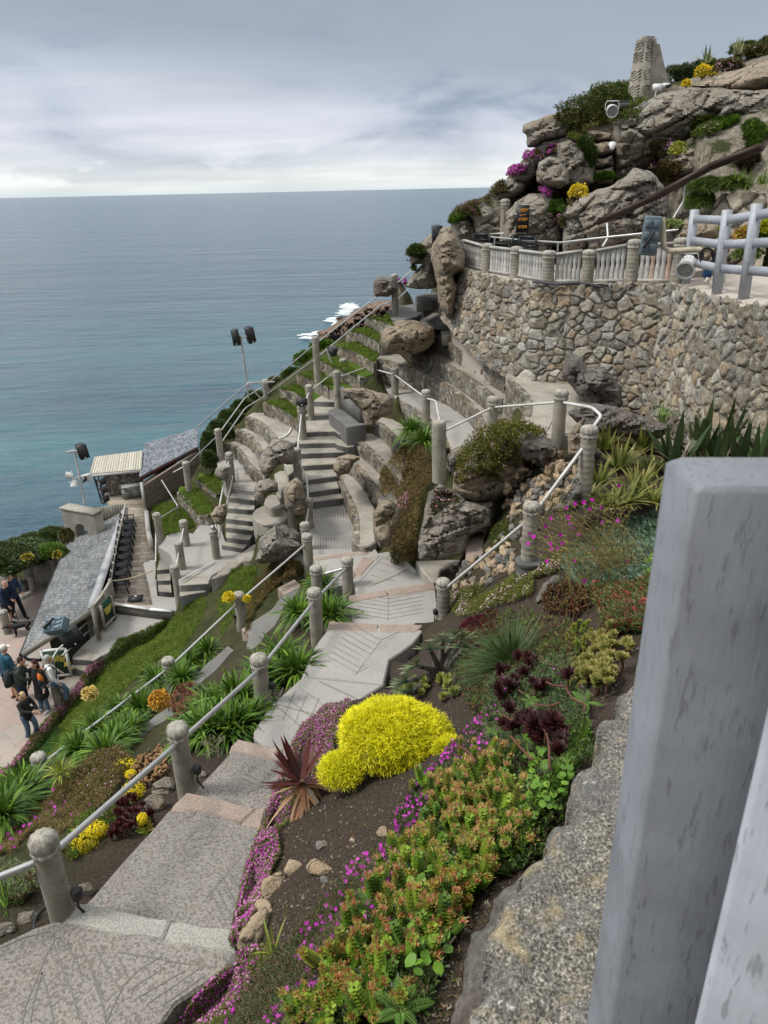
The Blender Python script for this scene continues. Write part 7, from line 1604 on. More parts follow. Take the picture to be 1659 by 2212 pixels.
def mat_patch(name,label,frame,poly,n,cols,L=.04,W_=.008,k=5,lift=.03,lump=.05,flow=None,kind='stuff',cat=None,m=None,mound=0,seg=1,prof='leaf',v=.3,group=None,droop=.15,wind=0):
 Pp,Nn = scat(frame,poly,n)
 if not len(Pp): return None
 up_ = unit(Nn*.6+[0,0,.8]);h = lift+lump*np.clip(vnoise(Pp,1.6,5,3)+.55,0,2)[:,None]*np.ones((1,3));off = up_*h*U(.25,1.,(len(Pp),1))
 if mound:
  Q = np.array([D(frame,*p) for p in poly]);c = Q.mean(0);uv = np.array([proj(p) for p in Pp]);e_ = np.clip(1-np.linalg.norm((uv-c)/(np.abs(Q-c).max(0)),axis=1)**2,0,1);off += up_*(mound*e_**.6*U(.45,1,len(Pp)))[:,None]
 c0 = Pp.mean(0);Pp = Pp+off;mb = MB();tufts(mb,Pp-c0,unit(Nn*.5+[0,0,.7]),k,L,W_,cols,v,.9,prof,seg,droop)
 if flow:
  for (fc,frac,r,lf) in flow:
   s = rng.random(len(Pp)) < frac*np.clip(1+1.6*vnoise(Pp,2.2,8+len(fc),2),0,3);q = Pp[s]
   if len(q): stars(mb,q-c0+unit(Nn[s]*.5+[0,0,.7])*U(.2,1.0,(len(q),1))*lf,unit(np.tile([0,-.55,.8],(len(q),1))+rng.normal(size=(len(q),3))*.35),r*U(.7,1.25,len(q)),colvar(fc,len(q),.2))
 o = mb.build(name,m or LEAFM,loc=c0);return tag(o,label,cat,group,kind)
GRN = [(.045,.085,.012),(.06,.11,.018),(.08,.13,.02),(.035,.065,.012)];OLV = [(.10,.095,.03),(.13,.11,.035),(.07,.08,.022),(.15,.11,.045)]
BRN = [(.15,.11,.04),(.20,.14,.05),(.12,.095,.03),(.11,.12,.035),(.22,.14,.07)]
MAG = [(.46,.04,.38),(.55,.08,.46)];PNK = [(.50,.22,.36),(.58,.32,.45)];WHT = [(.75,.68,.66),(.70,.55,.56)];YEL = [(.70,.55,.02),(.75,.60,.03)]
AGA = [(.065,.135,.012),(.085,.17,.014),(.045,.095,.010),(.14,.24,.022)]
# grass slopes and lawns
grassc = [(.10,.16,.02),(.13,.19,.025),(.17,.21,.04),(.08,.13,.016)]
mat_patch('lawn','mown grass bank between the lower rail and the plaza','R6',[(170,970),(340,780),(480,640),(560,560),(640,440),(760,400),(860,350),(960,300),(1000,320),(900,520),(760,640),(600,780),(440,920),(280,1080),(60,1200)],15000,grassc,.07,.006,4,0,.02,group=None)
mat_patch('lawn','narrow grass strip between the stepped ramp and the lower path','R6',[(880,560),(960,420),(1000,260),(1110,200),(1130,260),(1060,400),(1000,480),(920,640)],3500,grassc,.06,.005,4,0,.02)
mat_patch('lawn','small lawn below the square grey block','R4',[(345,1570),(410,1550),(500,1560),(515,1660),(470,1760),(340,1760),(330,1640)],3000,grassc,.05,.005,4,0,.03,mound=.1)
mat_patch('lawn','grass in front of the brown heather mound by the path posts','R6',[(1180,240),(1260,60),(1400,40),(1400,100),(1290,280),(1210,430)],2500,grassc,.06,.005,4,0,.02)
mat_patch('lawn','grass plot inside the bent steel rail beside the deck','S1',[(1180,590),(1300,570),(1390,560),(1420,600),(1550,740),(1420,790),(1300,820),(1220,620)],4500,grassc,.08,.006,4,0,.02)
for poly in ([(680,770),(850,740),(940,830),(940,900),(800,815)],[(810,655),(960,630),(1010,700),(1005,740),(900,680)],[(945,545),(1120,510),(1215,600),(1190,650),(1060,590)],[(1085,430),(1250,400),(1430,540),(1400,570),(1215,490)],[(1210,318),(1420,290),(1590,380),(1540,460),(1400,380)],[(1325,205),(1500,170),(1600,240),(1590,300),(1450,230)],[(1480,95),(1659,70),(1700,170),(1600,130)],[(150,1370),(280,1320),(370,1410),(310,1500)],[(0,1480),(130,1425),(260,1560),(240,1660),(150,1650)]):
 mat_patch('turf','short turf on a stone edged terrace','S2',poly,1500,grassc,.07,.006,4,0,.01)
# hedges and shrubs (solid body plus leaves)
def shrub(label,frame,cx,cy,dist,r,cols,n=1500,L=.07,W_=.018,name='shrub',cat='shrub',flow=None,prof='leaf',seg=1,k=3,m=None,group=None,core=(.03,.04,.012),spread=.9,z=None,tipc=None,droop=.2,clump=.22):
 c = Pd(frame,cx,cy,dist) if z is None else P(frame,cx,cy,z);r = np.array(r,float)*(1 if z is not None or 'flower' in name else .58);n = int(n*1.3);e = empty(name,c,label,cat,group)
 d = unit(rng.normal(size=(n,3)));d[:,2] = np.where(d[:,2] < -.35,-d[:,2],d[:,2]);rad = (1+clump*vnoise(d,2.4,n % 97,3))[:,None]*U(.74,1.02,(n,1))**.6;Pp = d*r*rad
 mb = MB();tufts(mb,Pp,d,k,L,W_,cols,.35,spread,prof,seg,droop,tipc)
 if flow:
  for fc,nf,fr_ in flow: dd = unit(rng.normal(size=(nf,3)));dd[:,1] = -abs(dd[:,1]);dd[:,2] += .25;dd = unit(dd);stars(mb,dd*r*1.05,dd,fr_,colvar(fc,nf,.2))
 mb.build('foliage',m or LEAF,e);mb = MB()
 for _ in range(7): a = unit(rng.normal(size=3));mb.tube([(0,0,-r[2]*.9),tuple(a*r*.3),tuple(a*r*.85)],.012,(.09,.07,.05),5)
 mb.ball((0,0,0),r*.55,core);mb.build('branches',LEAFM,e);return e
HG = [(.035,.06,.012),(.05,.085,.016),(.065,.10,.02),(.045,.065,.018)]
for k,(x,y,d_,r) in enumerate(((60,985,26,(1.5,1.4,.6)),(180,950,27,(1.5,1.4,.6)),(310,890,28,(1.4,1.2,.6)),(440,835,28,(1.1,1.,.55)),(-80,1040,25.5,(1.4,1.4,.6)))):
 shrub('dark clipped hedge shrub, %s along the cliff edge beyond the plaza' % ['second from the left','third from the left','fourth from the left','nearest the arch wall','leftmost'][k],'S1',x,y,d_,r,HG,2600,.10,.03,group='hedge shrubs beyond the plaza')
shrub('brighter green low shrub behind the far plaza wall','S1',400,940,26,(.8,.6,.35),[(.08,.15,.015),(.10,.17,.02)],1800,.08,.025);shrub('bright green shrub left of the square pier','S1',70,1085,25.5,(.55,.5,.2),[(.07,.14,.015),(.09,.15,.02)],1200,.08,.025)
shrub('round brown green bush against the arch wall','S1',525,830,22.5,(.32,.3,.45),OLV,900,.06,.015)
for k,(x,y,d_,r) in enumerate(((270,1110,25.5,(.55,.5,.9)),(340,1000,26,(.7,.7,.7)),(430,900,27.5,(.8,.7,.6)),(530,820,28,(.8,.6,.6)),(620,740,28.5,(.7,.6,.5)),(250,1230,25,(.35,.4,.6)))):
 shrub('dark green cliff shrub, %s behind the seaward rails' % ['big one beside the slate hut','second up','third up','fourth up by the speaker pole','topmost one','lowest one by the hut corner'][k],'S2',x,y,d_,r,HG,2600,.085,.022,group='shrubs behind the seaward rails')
for k,(x,y,d_,r) in enumerate(((760,640,28.5,(.7,.5,.5)),(900,560,28.3,(.7,.5,.45)),(1010,440,28.3,(.8,.5,.55)),(1150,340,28.5,(.9,.5,.45)))):
 shrub('%s bush on the brink below the upper seaward rail' % ['dry grassy','low yellowish green','bright green','topmost light green'][k],'S2',x,y,d_,r,[OLV,GRN,AGA,AGA][k],2000,.09,.015,spread=.7)
# headland vegetation
def blotch(lab,f_,x,y,rx,ry,mound,c,fl,n=2600,cat='shrub',L=.09,W_=.014):
 rx,ry = max(rx,25)*1.25,max(ry,16)*1.25;t = np.arange(16)*2*pi/16;q = U(.6,1.25,16);return mat_patch('low_shrub',lab,f_,[(x+rx*a*cos(s_)+.25*ry*sin(s_),y+ry*a*sin(s_)-.25*rx*cos(s_)) for a,s_ in zip(q,t)],n,c,L,W_,3,.03,.08,fl,kind=None,cat=cat,mound=mound)
for lab,f_,x,y,d_,r,c,fl in (
 ('grassy heather crown behind the snout shaped slab','R1',870,500,25.5,(1.6,1.,.85),GRN+OLV,None),('dense grassy tussock left of the carved pillar','R1',960,470,25.5,(1.,.8,.65),AGA+OLV,[(PNK,12,.04)]),('shaggy green bank hanging over the stacked reddish rocks','R1',870,560,24.6,(1.3,.6,.5),GRN+BRN,None),
 ('rounded dark green bush right of the carved pillar','R1',1270,350,26.5,(.95,.7,.62),HG,[(PNK,8,.035)]),('mid green shrub behind the yellow flowers on the ridge','R1',1380,310,26.5,(.6,.5,.4),GRN,None),('brown heather bush with pink flowers on the ridge','R1',1480,305,24.8,(.6,.4,.35),BRN+HG,[(PNK,60,.03)]),
 ('dark shrub on the ridge near the right edge','R1',1600,250,26.5,(.9,.6,.5),HG+BRN,[(PNK,10,.03)]),('green scrub at the top right edge','R1',1560,225,27,(.7,.5,.35),GRN,None),('olive scrub at the far right of the ridge','R1',1700,215,27,(.9,.6,.6),OLV+GRN,None),
 ('green thyme like mound with a white speckle on the big slab','R1',1380,590,21.3,(.75,.4,.30),OLV+AGA,[(WHT,60,.015)]),('bright green leafy patch at the top of the wedge slab','R1',1470,570,21.2,(.4,.3,.2),AGA,None),
 ('brown heath bush with pink and orange flowers above the brown beam','R1',1205,800,18.6,(.45,.35,.38),BRN,[(PNK,30,.03)]),('dry brown tuft between the slabs','R1',1150,700,20.6,(.38,.3,.25),BRN,None),('dark red leaved bush under the brown beam at the right','R1',1560,760,16.5,(.4,.3,.35),[(.05,.015,.015),(.05,.06,.015)],None),
 ('creeping green vine at the right end of the wedge slab','R1',1590,650,18.5,(.4,.3,.5),HG+AGA,None),('heath bushes sloping down behind the slim post','R1',350,900,25,(.95,.6,.40),HG+BRN,[(PNK,20,.03)]),('dark scrub at the lower end of the skyline','R1',250,975,24,(.8,.5,.35),HG+BRN,[(MAG,20,.025)]),
 ('low bright green scrub above the smooth boulder','R1',225,1010,22.5,(.45,.3,.18),AGA,None),('dense dark green bush above the two seaward rails','S3',290,620,20.8,(.45,.4,.40),HG,None),('dark green bush hugging the rock ledge','S3',240,720,21.3,(.35,.3,.35),HG,[(MAG,8,.025)]),
 ('grass tuft between the cracked boulders','R1',780,630,22,(.32,.3,.22),AGA+BRN,None),('ivy stripe in the dark rock cleft','R1',828,700,22,(.18,.2,.5),HG,None),('green tuft under the stacked rocks','R1',900,830,21,(.4,.3,.16),AGA,None),
 ('dry grass bank by the stacked rocks','R1',720,900,20.2,(.4,.3,.4),OLV+BRN,None),('weedy patch right of the warning board','R1',690,970,19.6,(.25,.25,.25),AGA+HG,None)):
 if 'ridge' in lab or 'pillar' in lab or 'crown' in lab or 'top right' in lab: shrub(lab,f_,x,y,d_,(r[0],r[1],r[2]*.85),c,1500,.075,.013,flow=fl,spread=.9,clump=.45)
 if not ('right of the carved' in lab or 'top right' in lab or 'olive' in lab or 'near the right' in lab or 'behind the yellow' in lab or 'pink flowers on the ridge' in lab): blotch(lab if 'crown' not in lab and 'tussock' not in lab else 'grassy growth spreading below the '+lab,f_,x,y,r[0]*105,r[2]*105,r[2]*.35,c,[(fl[0][0],.05,.03,.04)] if fl else None)
for lab,f_,x,y,d_,r,n in (('vivid magenta cushion left below the snout slab','R1',580,725,22,(.34,.2,.22),260),('vivid magenta cushion on the skyline shoulder','R1',498,795,22.6,(.36,.2,.22),260),('small magenta cushion under the snout slab','R1',665,700,21.5,(.16,.1,.14),80),('small magenta cushion above the lichened boulder','R1',568,850,21,(.2,.15,.12),100),('largest magenta cushion behind the warning board','R1',648,888,20,(.36,.2,.26),280),('pink cushion hanging right of the warning board','R1',706,1030,18.6,(.14,.12,.24),140),('pink cushion above the brown beam','R1',1133,770,18.4,(.2,.12,.12),90),('magenta cushion beside the slim post above the grass strips','S3',170,842,21.5,(.22,.15,.14),120),('small pink cushion on the ledge between slabs','R1',1205,695,20,(.14,.1,.12),60)):
 o = blotch(lab,f_,x,y,r[0]*105,r[2]*95,.10,BRN+HG,[(PNK if 'pink' in lab else MAG,.35,.028,.04)],900,'flowers',.05,.01)
 if o: o.name = 'flower_cushion';o['group'] = 'flower cushions on the rocks'
for lab,x,y,d_,r in (('larger yellow flower head cluster on the ridge',1360,335,25.2,.22),('smaller yellow flower head cluster on the ridge',1405,332,25.2,.15),('single orange yellow flower head near the pillar',1285,385,24,.11),('yellow green plant on the slab ledge',1245,690,20.2,.2),('pale yellow flower spikes left of the big lichened boulder',790,885,19.2,.22)):
 shrub(lab,'R1',x,y,d_,(r,r*.7,r),YEL if 'green' not in lab else [(.30,.34,.04)],260,.035,.015,name='flower_cluster',cat='flowers',core=(.25,.2,.03))
def strap(n,L,W_,cols,droop=.9,up_=.7,fl=None,seg=5,base=.06,tipc=None,spread=1.):
 mb = MB();a = U(0,2*pi,n);el = U(.25,1.35,n)*up_+.1;Dv = np.stack([np.cos(a)*np.cos(el)*spread,np.sin(a)*np.cos(el)*spread,np.sin(el)],1);B = np.stack([np.cos(a)*base,np.sin(a)*base,0*a],1)*U(0,1.3,(n,1))
 Lk = L*U(.6,1.15,n);blades(mb,B,Dv,Lk,W_*U(.8,1.2,n),colvar(cols,n,.25),seg,droop*U(.4,1.1,n)*np.cos(el)**.5,'blade',tipc,cup=-.35);return mb
AG = []
for k in range(3): AG.append(strap(170,.54,.018,AGA,.95,.95).mesh('agapanthus'));
for m_ in AG: m_.materials.append(LEAF)
agl = [('R6',420,1010,-7.75,'left end of the long mass below the lower rail'),('R6',520,900,-8.3,'upper left part of the long mass'),('R6',640,800,-8.5,'top of the long mass, next to the pale yellow lilies'),('R6',760,780,-8.3,'right top of the long mass'),('R6',700,900,-7.9,'centre of the long mass'),('R6',560,1030,-7.4,'front of the long mass'),('R6',620,960,-7.7,'middle front of the long mass'),('R6',850,640,-8.6,'left beside the lower middle post'),('R6',1040,540,-8.4,'right of the lower middle post'),('R6',1130,480,-8.3,'between the two lower posts'),('R6',990,620,-8.2,'low clump right of the lower middle post'),
 ('R6',1180,790,-6.9,'behind the leafless twiggy shrub'),('R6',1290,730,-6.7,'left of the chevron landing post'),('R6',1240,900,-6.4,'around the leafless twiggy shrub'),('R6',1110,920,-6.4,'left of the leafless twiggy shrub'),('R6',1340,860,-6.4,'at the edge of the chevron landing'),('R6',1530,520,-6.9,'right of the chevron landing post'),('R6',1610,580,-6.75,'overhanging the chevron landing'),('R6',1450,610,-7.0,'behind the chevron landing post'),('R6',1630,270,-7.2,'left of the post at the long pink step'),('R7',330,110,-6.85,'right of the post at the long pink step'),('R4',930,1640,-7.4,'in front of the short post at the path turn'),('R6',60,1310,-7.7,'bottom left edge, under the lower rail'),('R6',130,1230,-7.9,'beside the lowest left post'),('R6',0,1360,-7.3,'cut by the left edge of the view'),
 ('S3',250,1950,-5.25,'left of the broken post on the terraces'),('S3',330,2040,-5.1,'against the broken post on the terraces')]
for k,(f_,x,y,z,lab) in enumerate(agl):
 p = P(f_,x,y,z+.12);p[2] -= .12;s_ = (1.02 if k < 11 else 1.2) if k < 25 else 1.0
 o = bpy.data.objects.new('agapanthus',AG[k % 3]);COL.objects.link(o);o.location = p;o.rotation_euler = (U(-.15,.15),U(-.15,.15),U(0,6));o.scale = (s_*U(.9,1.15),)*3;tag(o,'strap leaved green clump, '+lab,'plant','strap leaved agapanthus clumps')
for lab,f_,x,y,z,n,L,W_,cols,dr,sc in (
 ('yellowish strap leaved plant under the lower left post','R6',330,1170,-7.1,60,.38,.011,[(.30,.32,.05),(.16,.22,.03)],.9,.9),('thin bright blades at the left bottom edge','R8',30,800,-5.35,22,.3,.009,AGA,.7,1.),('single pale green shoot among the magenta mat','R9',470,960,-4.55,7,.28,.008,[(.28,.36,.05)],.4,.9),
 ('tall green sword leaves below the great wall','R5',1530,230,-4.0,26,.8,.014,AGA,.1,.6),('pale strap leaved plant on the rubble at the upper right','S4',1400,1430,-.4,0,.4,.01,AGA,.8,.9)):
 if not n: continue
 o = strap(n,L,W_,cols,dr,1.2).build('strap_plant',LEAF,loc=P(f_,x,y,z));o.scale = (sc,)*3;tag(o,lab,'plant')
for k,(x,y) in enumerate(((1420,1400),(1500,1440),(1610,1420),(1700,1400))):
 o = strap(70,.42,.010,[(.12,.19,.03),(.2,.26,.06)],.9,1.).build('strap_plant',LEAF,loc=Pd('S4',x,y+30,15.6));tag(o,['leftmost','second','third','rightmost'][k]+' pale strap leaved plant on top of the upper right rubble wall','plant')
for lab,x,y,d_,s_ in (('spiky agave silhouetted on the ridge, beside the yellow heads',1375,290,25.6,.42),('spiky agave near the top right edge of the ridge',1522,245,26,.42)):
 o = strap(26,s_,.028,[(.16,.20,.10),(.30,.32,.14)],.12,1.2).build('agave',LEAF,loc=Pd('R1',x,y,d_));tag(o,lab,'agave')
# shaggy green shrub and rubble wall at upper right
for k,(x,y,r) in enumerate(((1400,850,(.75,.4,.30)),(1350,920,(.45,.3,.42)),(1500,840,(.5,.4,.25)))): shrub(['hanging feathery green shrub over the upper right rubble wall','lower trailing end of the feathery green shrub','right crown of the feathery green shrub'][k],'R1',x,y,18.6,r,[(.06,.10,.012),(.09,.13,.018)],2200,.10,.005,spread=.5,droop=.6)
mb = MB();W3 = [Pd('R1',x,y,d_) for x,y,d_ in ((1400,940,18.6),(1450,895,18.6),(1560,890,18.3),(1700,885,18))];rubble(mb,W3,W3[0][2]-1.6,size=.33,res=.04,amp=.07,seed=5,pal=[(.36,.31,.24),(.30,.26,.20),(.40,.35,.28)]);tag(mb.build('rubble_wall',STONE,smooth=50),'short wall of big pale blocks behind the picket fence','wall')
for lab,x,y,r,c in (('yellow and orange leaved succulent behind the picket fence',1500,1850,(.42,.3,.26),[(.45,.36,.04),(.42,.22,.06)]),('acid yellow shrub behind the last picket',1640,1800,(.25,.2,.25),[(.40,.42,.02)]),('small acid yellow tuft behind the second picket',1280,1830,(.15,.15,.15),[(.40,.42,.02)]),('green rosette succulent low behind the pickets',1500,2000,(.45,.3,.22),[(.12,.2,.04),(.2,.26,.07)]),('pale green sedum heap by the grey floodlight',900,1770,(.42,.3,.14),[(.30,.34,.12),(.2,.27,.08)]),('leafy cluster behind the grey pickets at the right edge',1650,1890,(.3,.2,.3),GRN)):
 shrub(lab,'S4',x,y,14.6,r,c,700,.05,.022,k=3,core=(.08,.08,.02))
# ------------------------------------------------------------------ near beds
# gold shrub
def gold(label,px,py,z,r,n,cols,L=.06):
 e = shrub(label,'D',px,py,0,r,cols,n,L,.0042,name='golden_shrub',z=z,prof='blade',k=7,core=(.10,.11,.012),spread=1.15,droop=.05,clump=.13,tipc=(.88,.82,.02));return e
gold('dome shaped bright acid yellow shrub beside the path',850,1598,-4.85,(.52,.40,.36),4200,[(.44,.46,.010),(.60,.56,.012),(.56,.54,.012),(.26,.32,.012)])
gold('small greener skirt at the lower left of the yellow dome',738,1665,-4.95,(.19,.17,.13),700,[(.22,.30,.012),(.38,.40,.02)]);gold('small yellow green tuft at the right foot of the yellow dome',968,1622,-4.75,(.13,.12,.10),350,[(.25,.30,.012)])
def aim(u,v,z=None): p,n = hit(u,v);return p
# dark red agave with hanging dead leaves
def agave():
 c = aim(660,1730);e = empty('aloe',c,'dark red spiky aloe with a skirt of dead curled leaves','aloe');e.scale = (1.3,)*3;mb = MB();n = 26;hd = np.array([-.02,0,.20])
 a = np.concatenate([U(.35*pi,1.35*pi,19),U(0,2*pi,7)]);el = U(-.05,1.15,n);Dv = np.stack([np.cos(a)*np.cos(el),np.sin(a)*np.cos(el),np.sin(el)+.1],1)
 blades(mb,np.tile(hd,(n,1)),Dv,U(.26,.38,n),.026,colvar([(.055,.014,.012),(.08,.02,.015),(.035,.010,.010)],n),6,U(-.25,.15,n),'blade',(.09,.018,.012),cup=-.5);mb.build('live_leaves',LEAF,e)
 mb = MB();n = 24;a = U(-1.15*pi,.15*pi,n);el = U(-.9,.25,n);Dv = np.stack([np.cos(a)*np.cos(el),np.sin(a)*np.cos(el)-.1,np.sin(el)],1)
 blades(mb,np.tile(hd-[-.02,.02,.03],(n,1)),Dv,U(.20,.42,n),U(.014,.034,n),colvar([(.36,.20,.09),(.44,.27,.14),(.22,.10,.05),(.50,.42,.32),(.30,.13,.06)],n),7,U(.1,.55,n),'blade',(.45,.33,.22),cup=.5,roll=.5);mb.build('dead_leaves',LEAFM,e)
 mb = MB();mb.tube([(.0,.0,-.1),(.0,0,.08),hd],[.05,.045,.03],(.12,.08,.05));mb.build('stem',LEAFM,e)
agave()
# fan aloe
def fan_aloe():
 c = P('R7',800,400,-5.7);e = empty('fan_aloe',c,'grey green fan leaved aloe on a stout trunk by the path','aloe');heads = [(640,400,-5.35),(690,330,-5.3),(745,260,-5.15),(800,225,-5.1),(850,200,-5.05),(885,215,-5.0),(665,440,-5.4),(900,250,-5.1)]
 for x,y,z in heads:
  h = P('R7',x+22,y+25,z)-c;mb = MB();n = 15;t = np.linspace(-1.25,1.25,n)
  axis = unit(np.array([[-.75,-.35,.55]]))[0] if x < 720 else unit(np.array([[.0,-.4,.9]]))[0];s_ = unit(np.cross(axis,[[0,1.,.2]]))[0]
  Dv = np.array([axis*cos(q)+s_*sin(q) for q in t])+rng.normal(size=(n,3))*.07;blades(mb,np.tile(h,(n,1)),Dv,U(.18,.26,n),.0165,colvar([(.12,.20,.09),(.16,.25,.12),(.09,.16,.07)],n,.15),5,U(-.05,.15,n),'spat',(.24,.27,.14),cup=-.3);mb.build('leaf_fan',LEAF,e)
  mb = MB();mb.tube([(0,0,-.35),tuple(h*.45+np.array([.02,.03,.02])),tuple(h)],[.075,.04,.028],(.13,.10,.075),9);mb.build('trunk',ROCKD,e)
fan_aloe()
# grass tree
c = P('R7',1120,430,-5.0);n = 1100;mb = MB();a = U(0,2*pi,n);el = np.arcsin(U(-.15,1,n));Dv = np.stack([np.cos(a)*np.cos(el),np.sin(a)*np.cos(el),np.sin(el)],1)
blades(mb,np.tile([0,0,.18],(n,1))+Dv*.03,Dv,U(.48,.78,n),.0042,colvar([(.045,.085,.018),(.07,.12,.03),(.10,.15,.05),(.03,.06,.012)],n),5,U(.0,.45,n),'blade');o = mb.build('grass_tree',LEAF,loc=c);tag(o,'spherical burst of fine dark green needle leaves above the yellow shrub','plant');
# rosettes
def rosette(mb,c,nrm,r,cols,tip=None,n=26,W_=.30):
 nrm = unit(np.array([nrm]))[0];a_ = unit(np.cross(nrm,[.3,.2,1.])[None])[0];b_ = np.cross(nrm,a_);k = np.arange(n);th = k*2.39996;f = (k/n)**.6
 Dv = np.array([(a_*cos(t)+b_*sin(t))*(.25+.95*q)+nrm*(1.15-.95*q) for t,q in zip(th,f)]);blades(mb,np.tile(c,(n,1)),Dv,r*(.45+.6*f),r*W_*(.6+.6*f),colvar(cols,n,.18),3,-.12,'spat',tip,cup=-.35)
def rosettes(name,label,frame,pts,r,cols,tip=None,lift=.05,stem=None,cat='succulent',group=None,n=24,W_=.3):
 P0 = [];
 for x,y in pts:
  p,q = hit(x,y,frame)
  if p is not None: P0.append((p,q))
 c = np.mean([p for p,q in P0],0);e = empty(name,c,label,cat,group);mb = MB();sm = MB();one = len(P0) <= 100
 for p,q in P0:
  q = unit(np.array([q*np.sign(-(q@p))+[0,-.4,.9]]))[0]+rng.normal(size=3)*.25;h = U(.4,1)*lift;rosette(mb,p-c+[0,0,h],q,r*U(.7,1.2),cols,tip,n,W_)
  if one: mb.build('rosette',LEAF,e);mb = MB()
  sm.tube([p-c-[0,0,.03],p-c+[U(-.02,.02),U(-.02,.02),h*.5],p-c+[0,0,h]],.009 if stem is None else stem[0],(.12,.07,.045) if stem is None else stem[1],5)
 if not one: tag(mb.build('rosettes',LEAF,e),kind='stuff')
 sm.build('stems',LEAFM,e);return e
def pp(frame,poly,n): q = inpoly_px(frame,poly,n);x,y,s = FR.get(frame,(0,0,1));return [((u*1.8228-x)*s,(v*1.8228-y)*s) for u,v in q] if frame != 'D' else [tuple(w_) for w_ in q]
AEO = [(.13,.21,.035),(.18,.26,.05),(.24,.28,.07)]
rosettes('green_aeonium','light green rosette plant with an orange leaf below the fan leaved aloe','R7',pp('R7',[(600,500),(640,450),(730,425),(800,420),(880,440),(890,500),(820,520),(700,500)],30),.075,AEO,(.26,.26,.06),.12)
rosettes('green_aeonium','green rosettes edged with red beside the grass tree, nearest the wall','R7',pp('R7',[(1380,400),(1460,300),(1520,230),(1620,250),(1640,350),(1560,440),(1560,500),(1400,500)],60),.065,AEO,(.26,.20,.06),.18)
rosettes('pink_echeveria','crimson pink rosettes at the upper wall end beside the grey post','R5',pp('R5',[(1400,1270),(1480,1240),(1490,1380),(1340,1380),(1350,1340),(1430,1330)],22),.06,[(.34,.05,.05),(.42,.09,.08)],(.5,.12,.10),.12)
rosettes('red_aeonium','low dark red and green rosette cushion below the rockery stones','R5',pp('R5',[(870,1200),(920,1150),(1000,1120),(1100,1150),(1150,1210),(1120,1280),(1050,1310),(900,1280)],190),.034,[(.10,.025,.015),(.13,.05,.02),(.09,.10,.02)],None,.16,n=12)
rosettes('green_aeonium','glossy lime rosettes touching the big grey post','R5',pp('R5',[(1440,1020),(1520,960),(1530,1090),(1440,1110)],18),.06,[(.20,.32,.04)],None,.12)
e = rosettes('dark_aeonium','near black rosettes on twisting reddish stems beside the coping wall','R10',pp('R10',[(210,120),(390,60),(420,190),(600,200),(560,280),(330,230),(200,330)],26)+pp('R10',[(220,380),(420,420),(600,510),(540,600),(440,520),(240,470)],20)+[(390,70),(230,150),(580,220),(400,480),(540,540)],.085,[(.035,.008,.008),(.055,.012,.012),(.025,.006,.006)],None,.28,(.008,(.14,.06,.04)),n=24,W_=.24)
mb = MB();l = np.array(e.location)
for pts in (((230,150),(280,210),(340,270)),((430,60),(470,110),(530,120),(560,180)),((430,190),(490,230),(560,240)),((560,250),(600,320),(665,345),(650,380)),((530,330),(470,350),(400,330)),((230,380),(300,430),(370,440),(400,400)),((420,440),(470,510),(470,700)),((270,500),(330,580),(380,640)),((0,545),(60,580),(90,640))):
 Q = []
 for x,y in pts: p = aim(*D('R10',x,y));Q.append(p-l+[0,-.05,.22])
 mb.tube(smooth_line(Q,2),.009,(.14,.065,.045),6)
mb.build('twisted_stems',LEAFM,e)
rosettes('dark_aeonium','small dark maroon rosettes between the first two posts','R8',pp('R8',[(620,240),(680,200),(760,250),(840,330),(700,420),(600,470),(640,330)],44),.05,[(.04,.008,.008),(.07,.015,.012)],None,.15)
rosettes('red_aeonium','spiky brown red rosettes behind the second post','R6',pp('R6',[(870,850),(960,730),(1060,700),(1060,800),(960,900)],24),.10,[(.13,.05,.03),(.10,.10,.03)],(.20,.06,.03),.15,W_=.12)
rosettes('orange_sedum','peach coloured succulent heap left of the second post','R6',pp('R6',[(720,1180),(760,1100),(900,1040),(920,1180),(800,1260),(710,1250)],260),.022,[(.46,.24,.13),(.52,.32,.18),(.34,.26,.09)],None,.14,n=10,W_=.4)
rosettes('blue_echeveria','blue grey rosettes among the peach coloured stones','R5',pp('R5',[(590,1010),(640,970),(740,960),(740,1010),(640,1040)],16)+pp('R5',[(860,450),(960,440),(970,480),(870,490)],10),.05,[(.13,.20,.17),(.18,.26,.23)],None,.04,W_=.16)
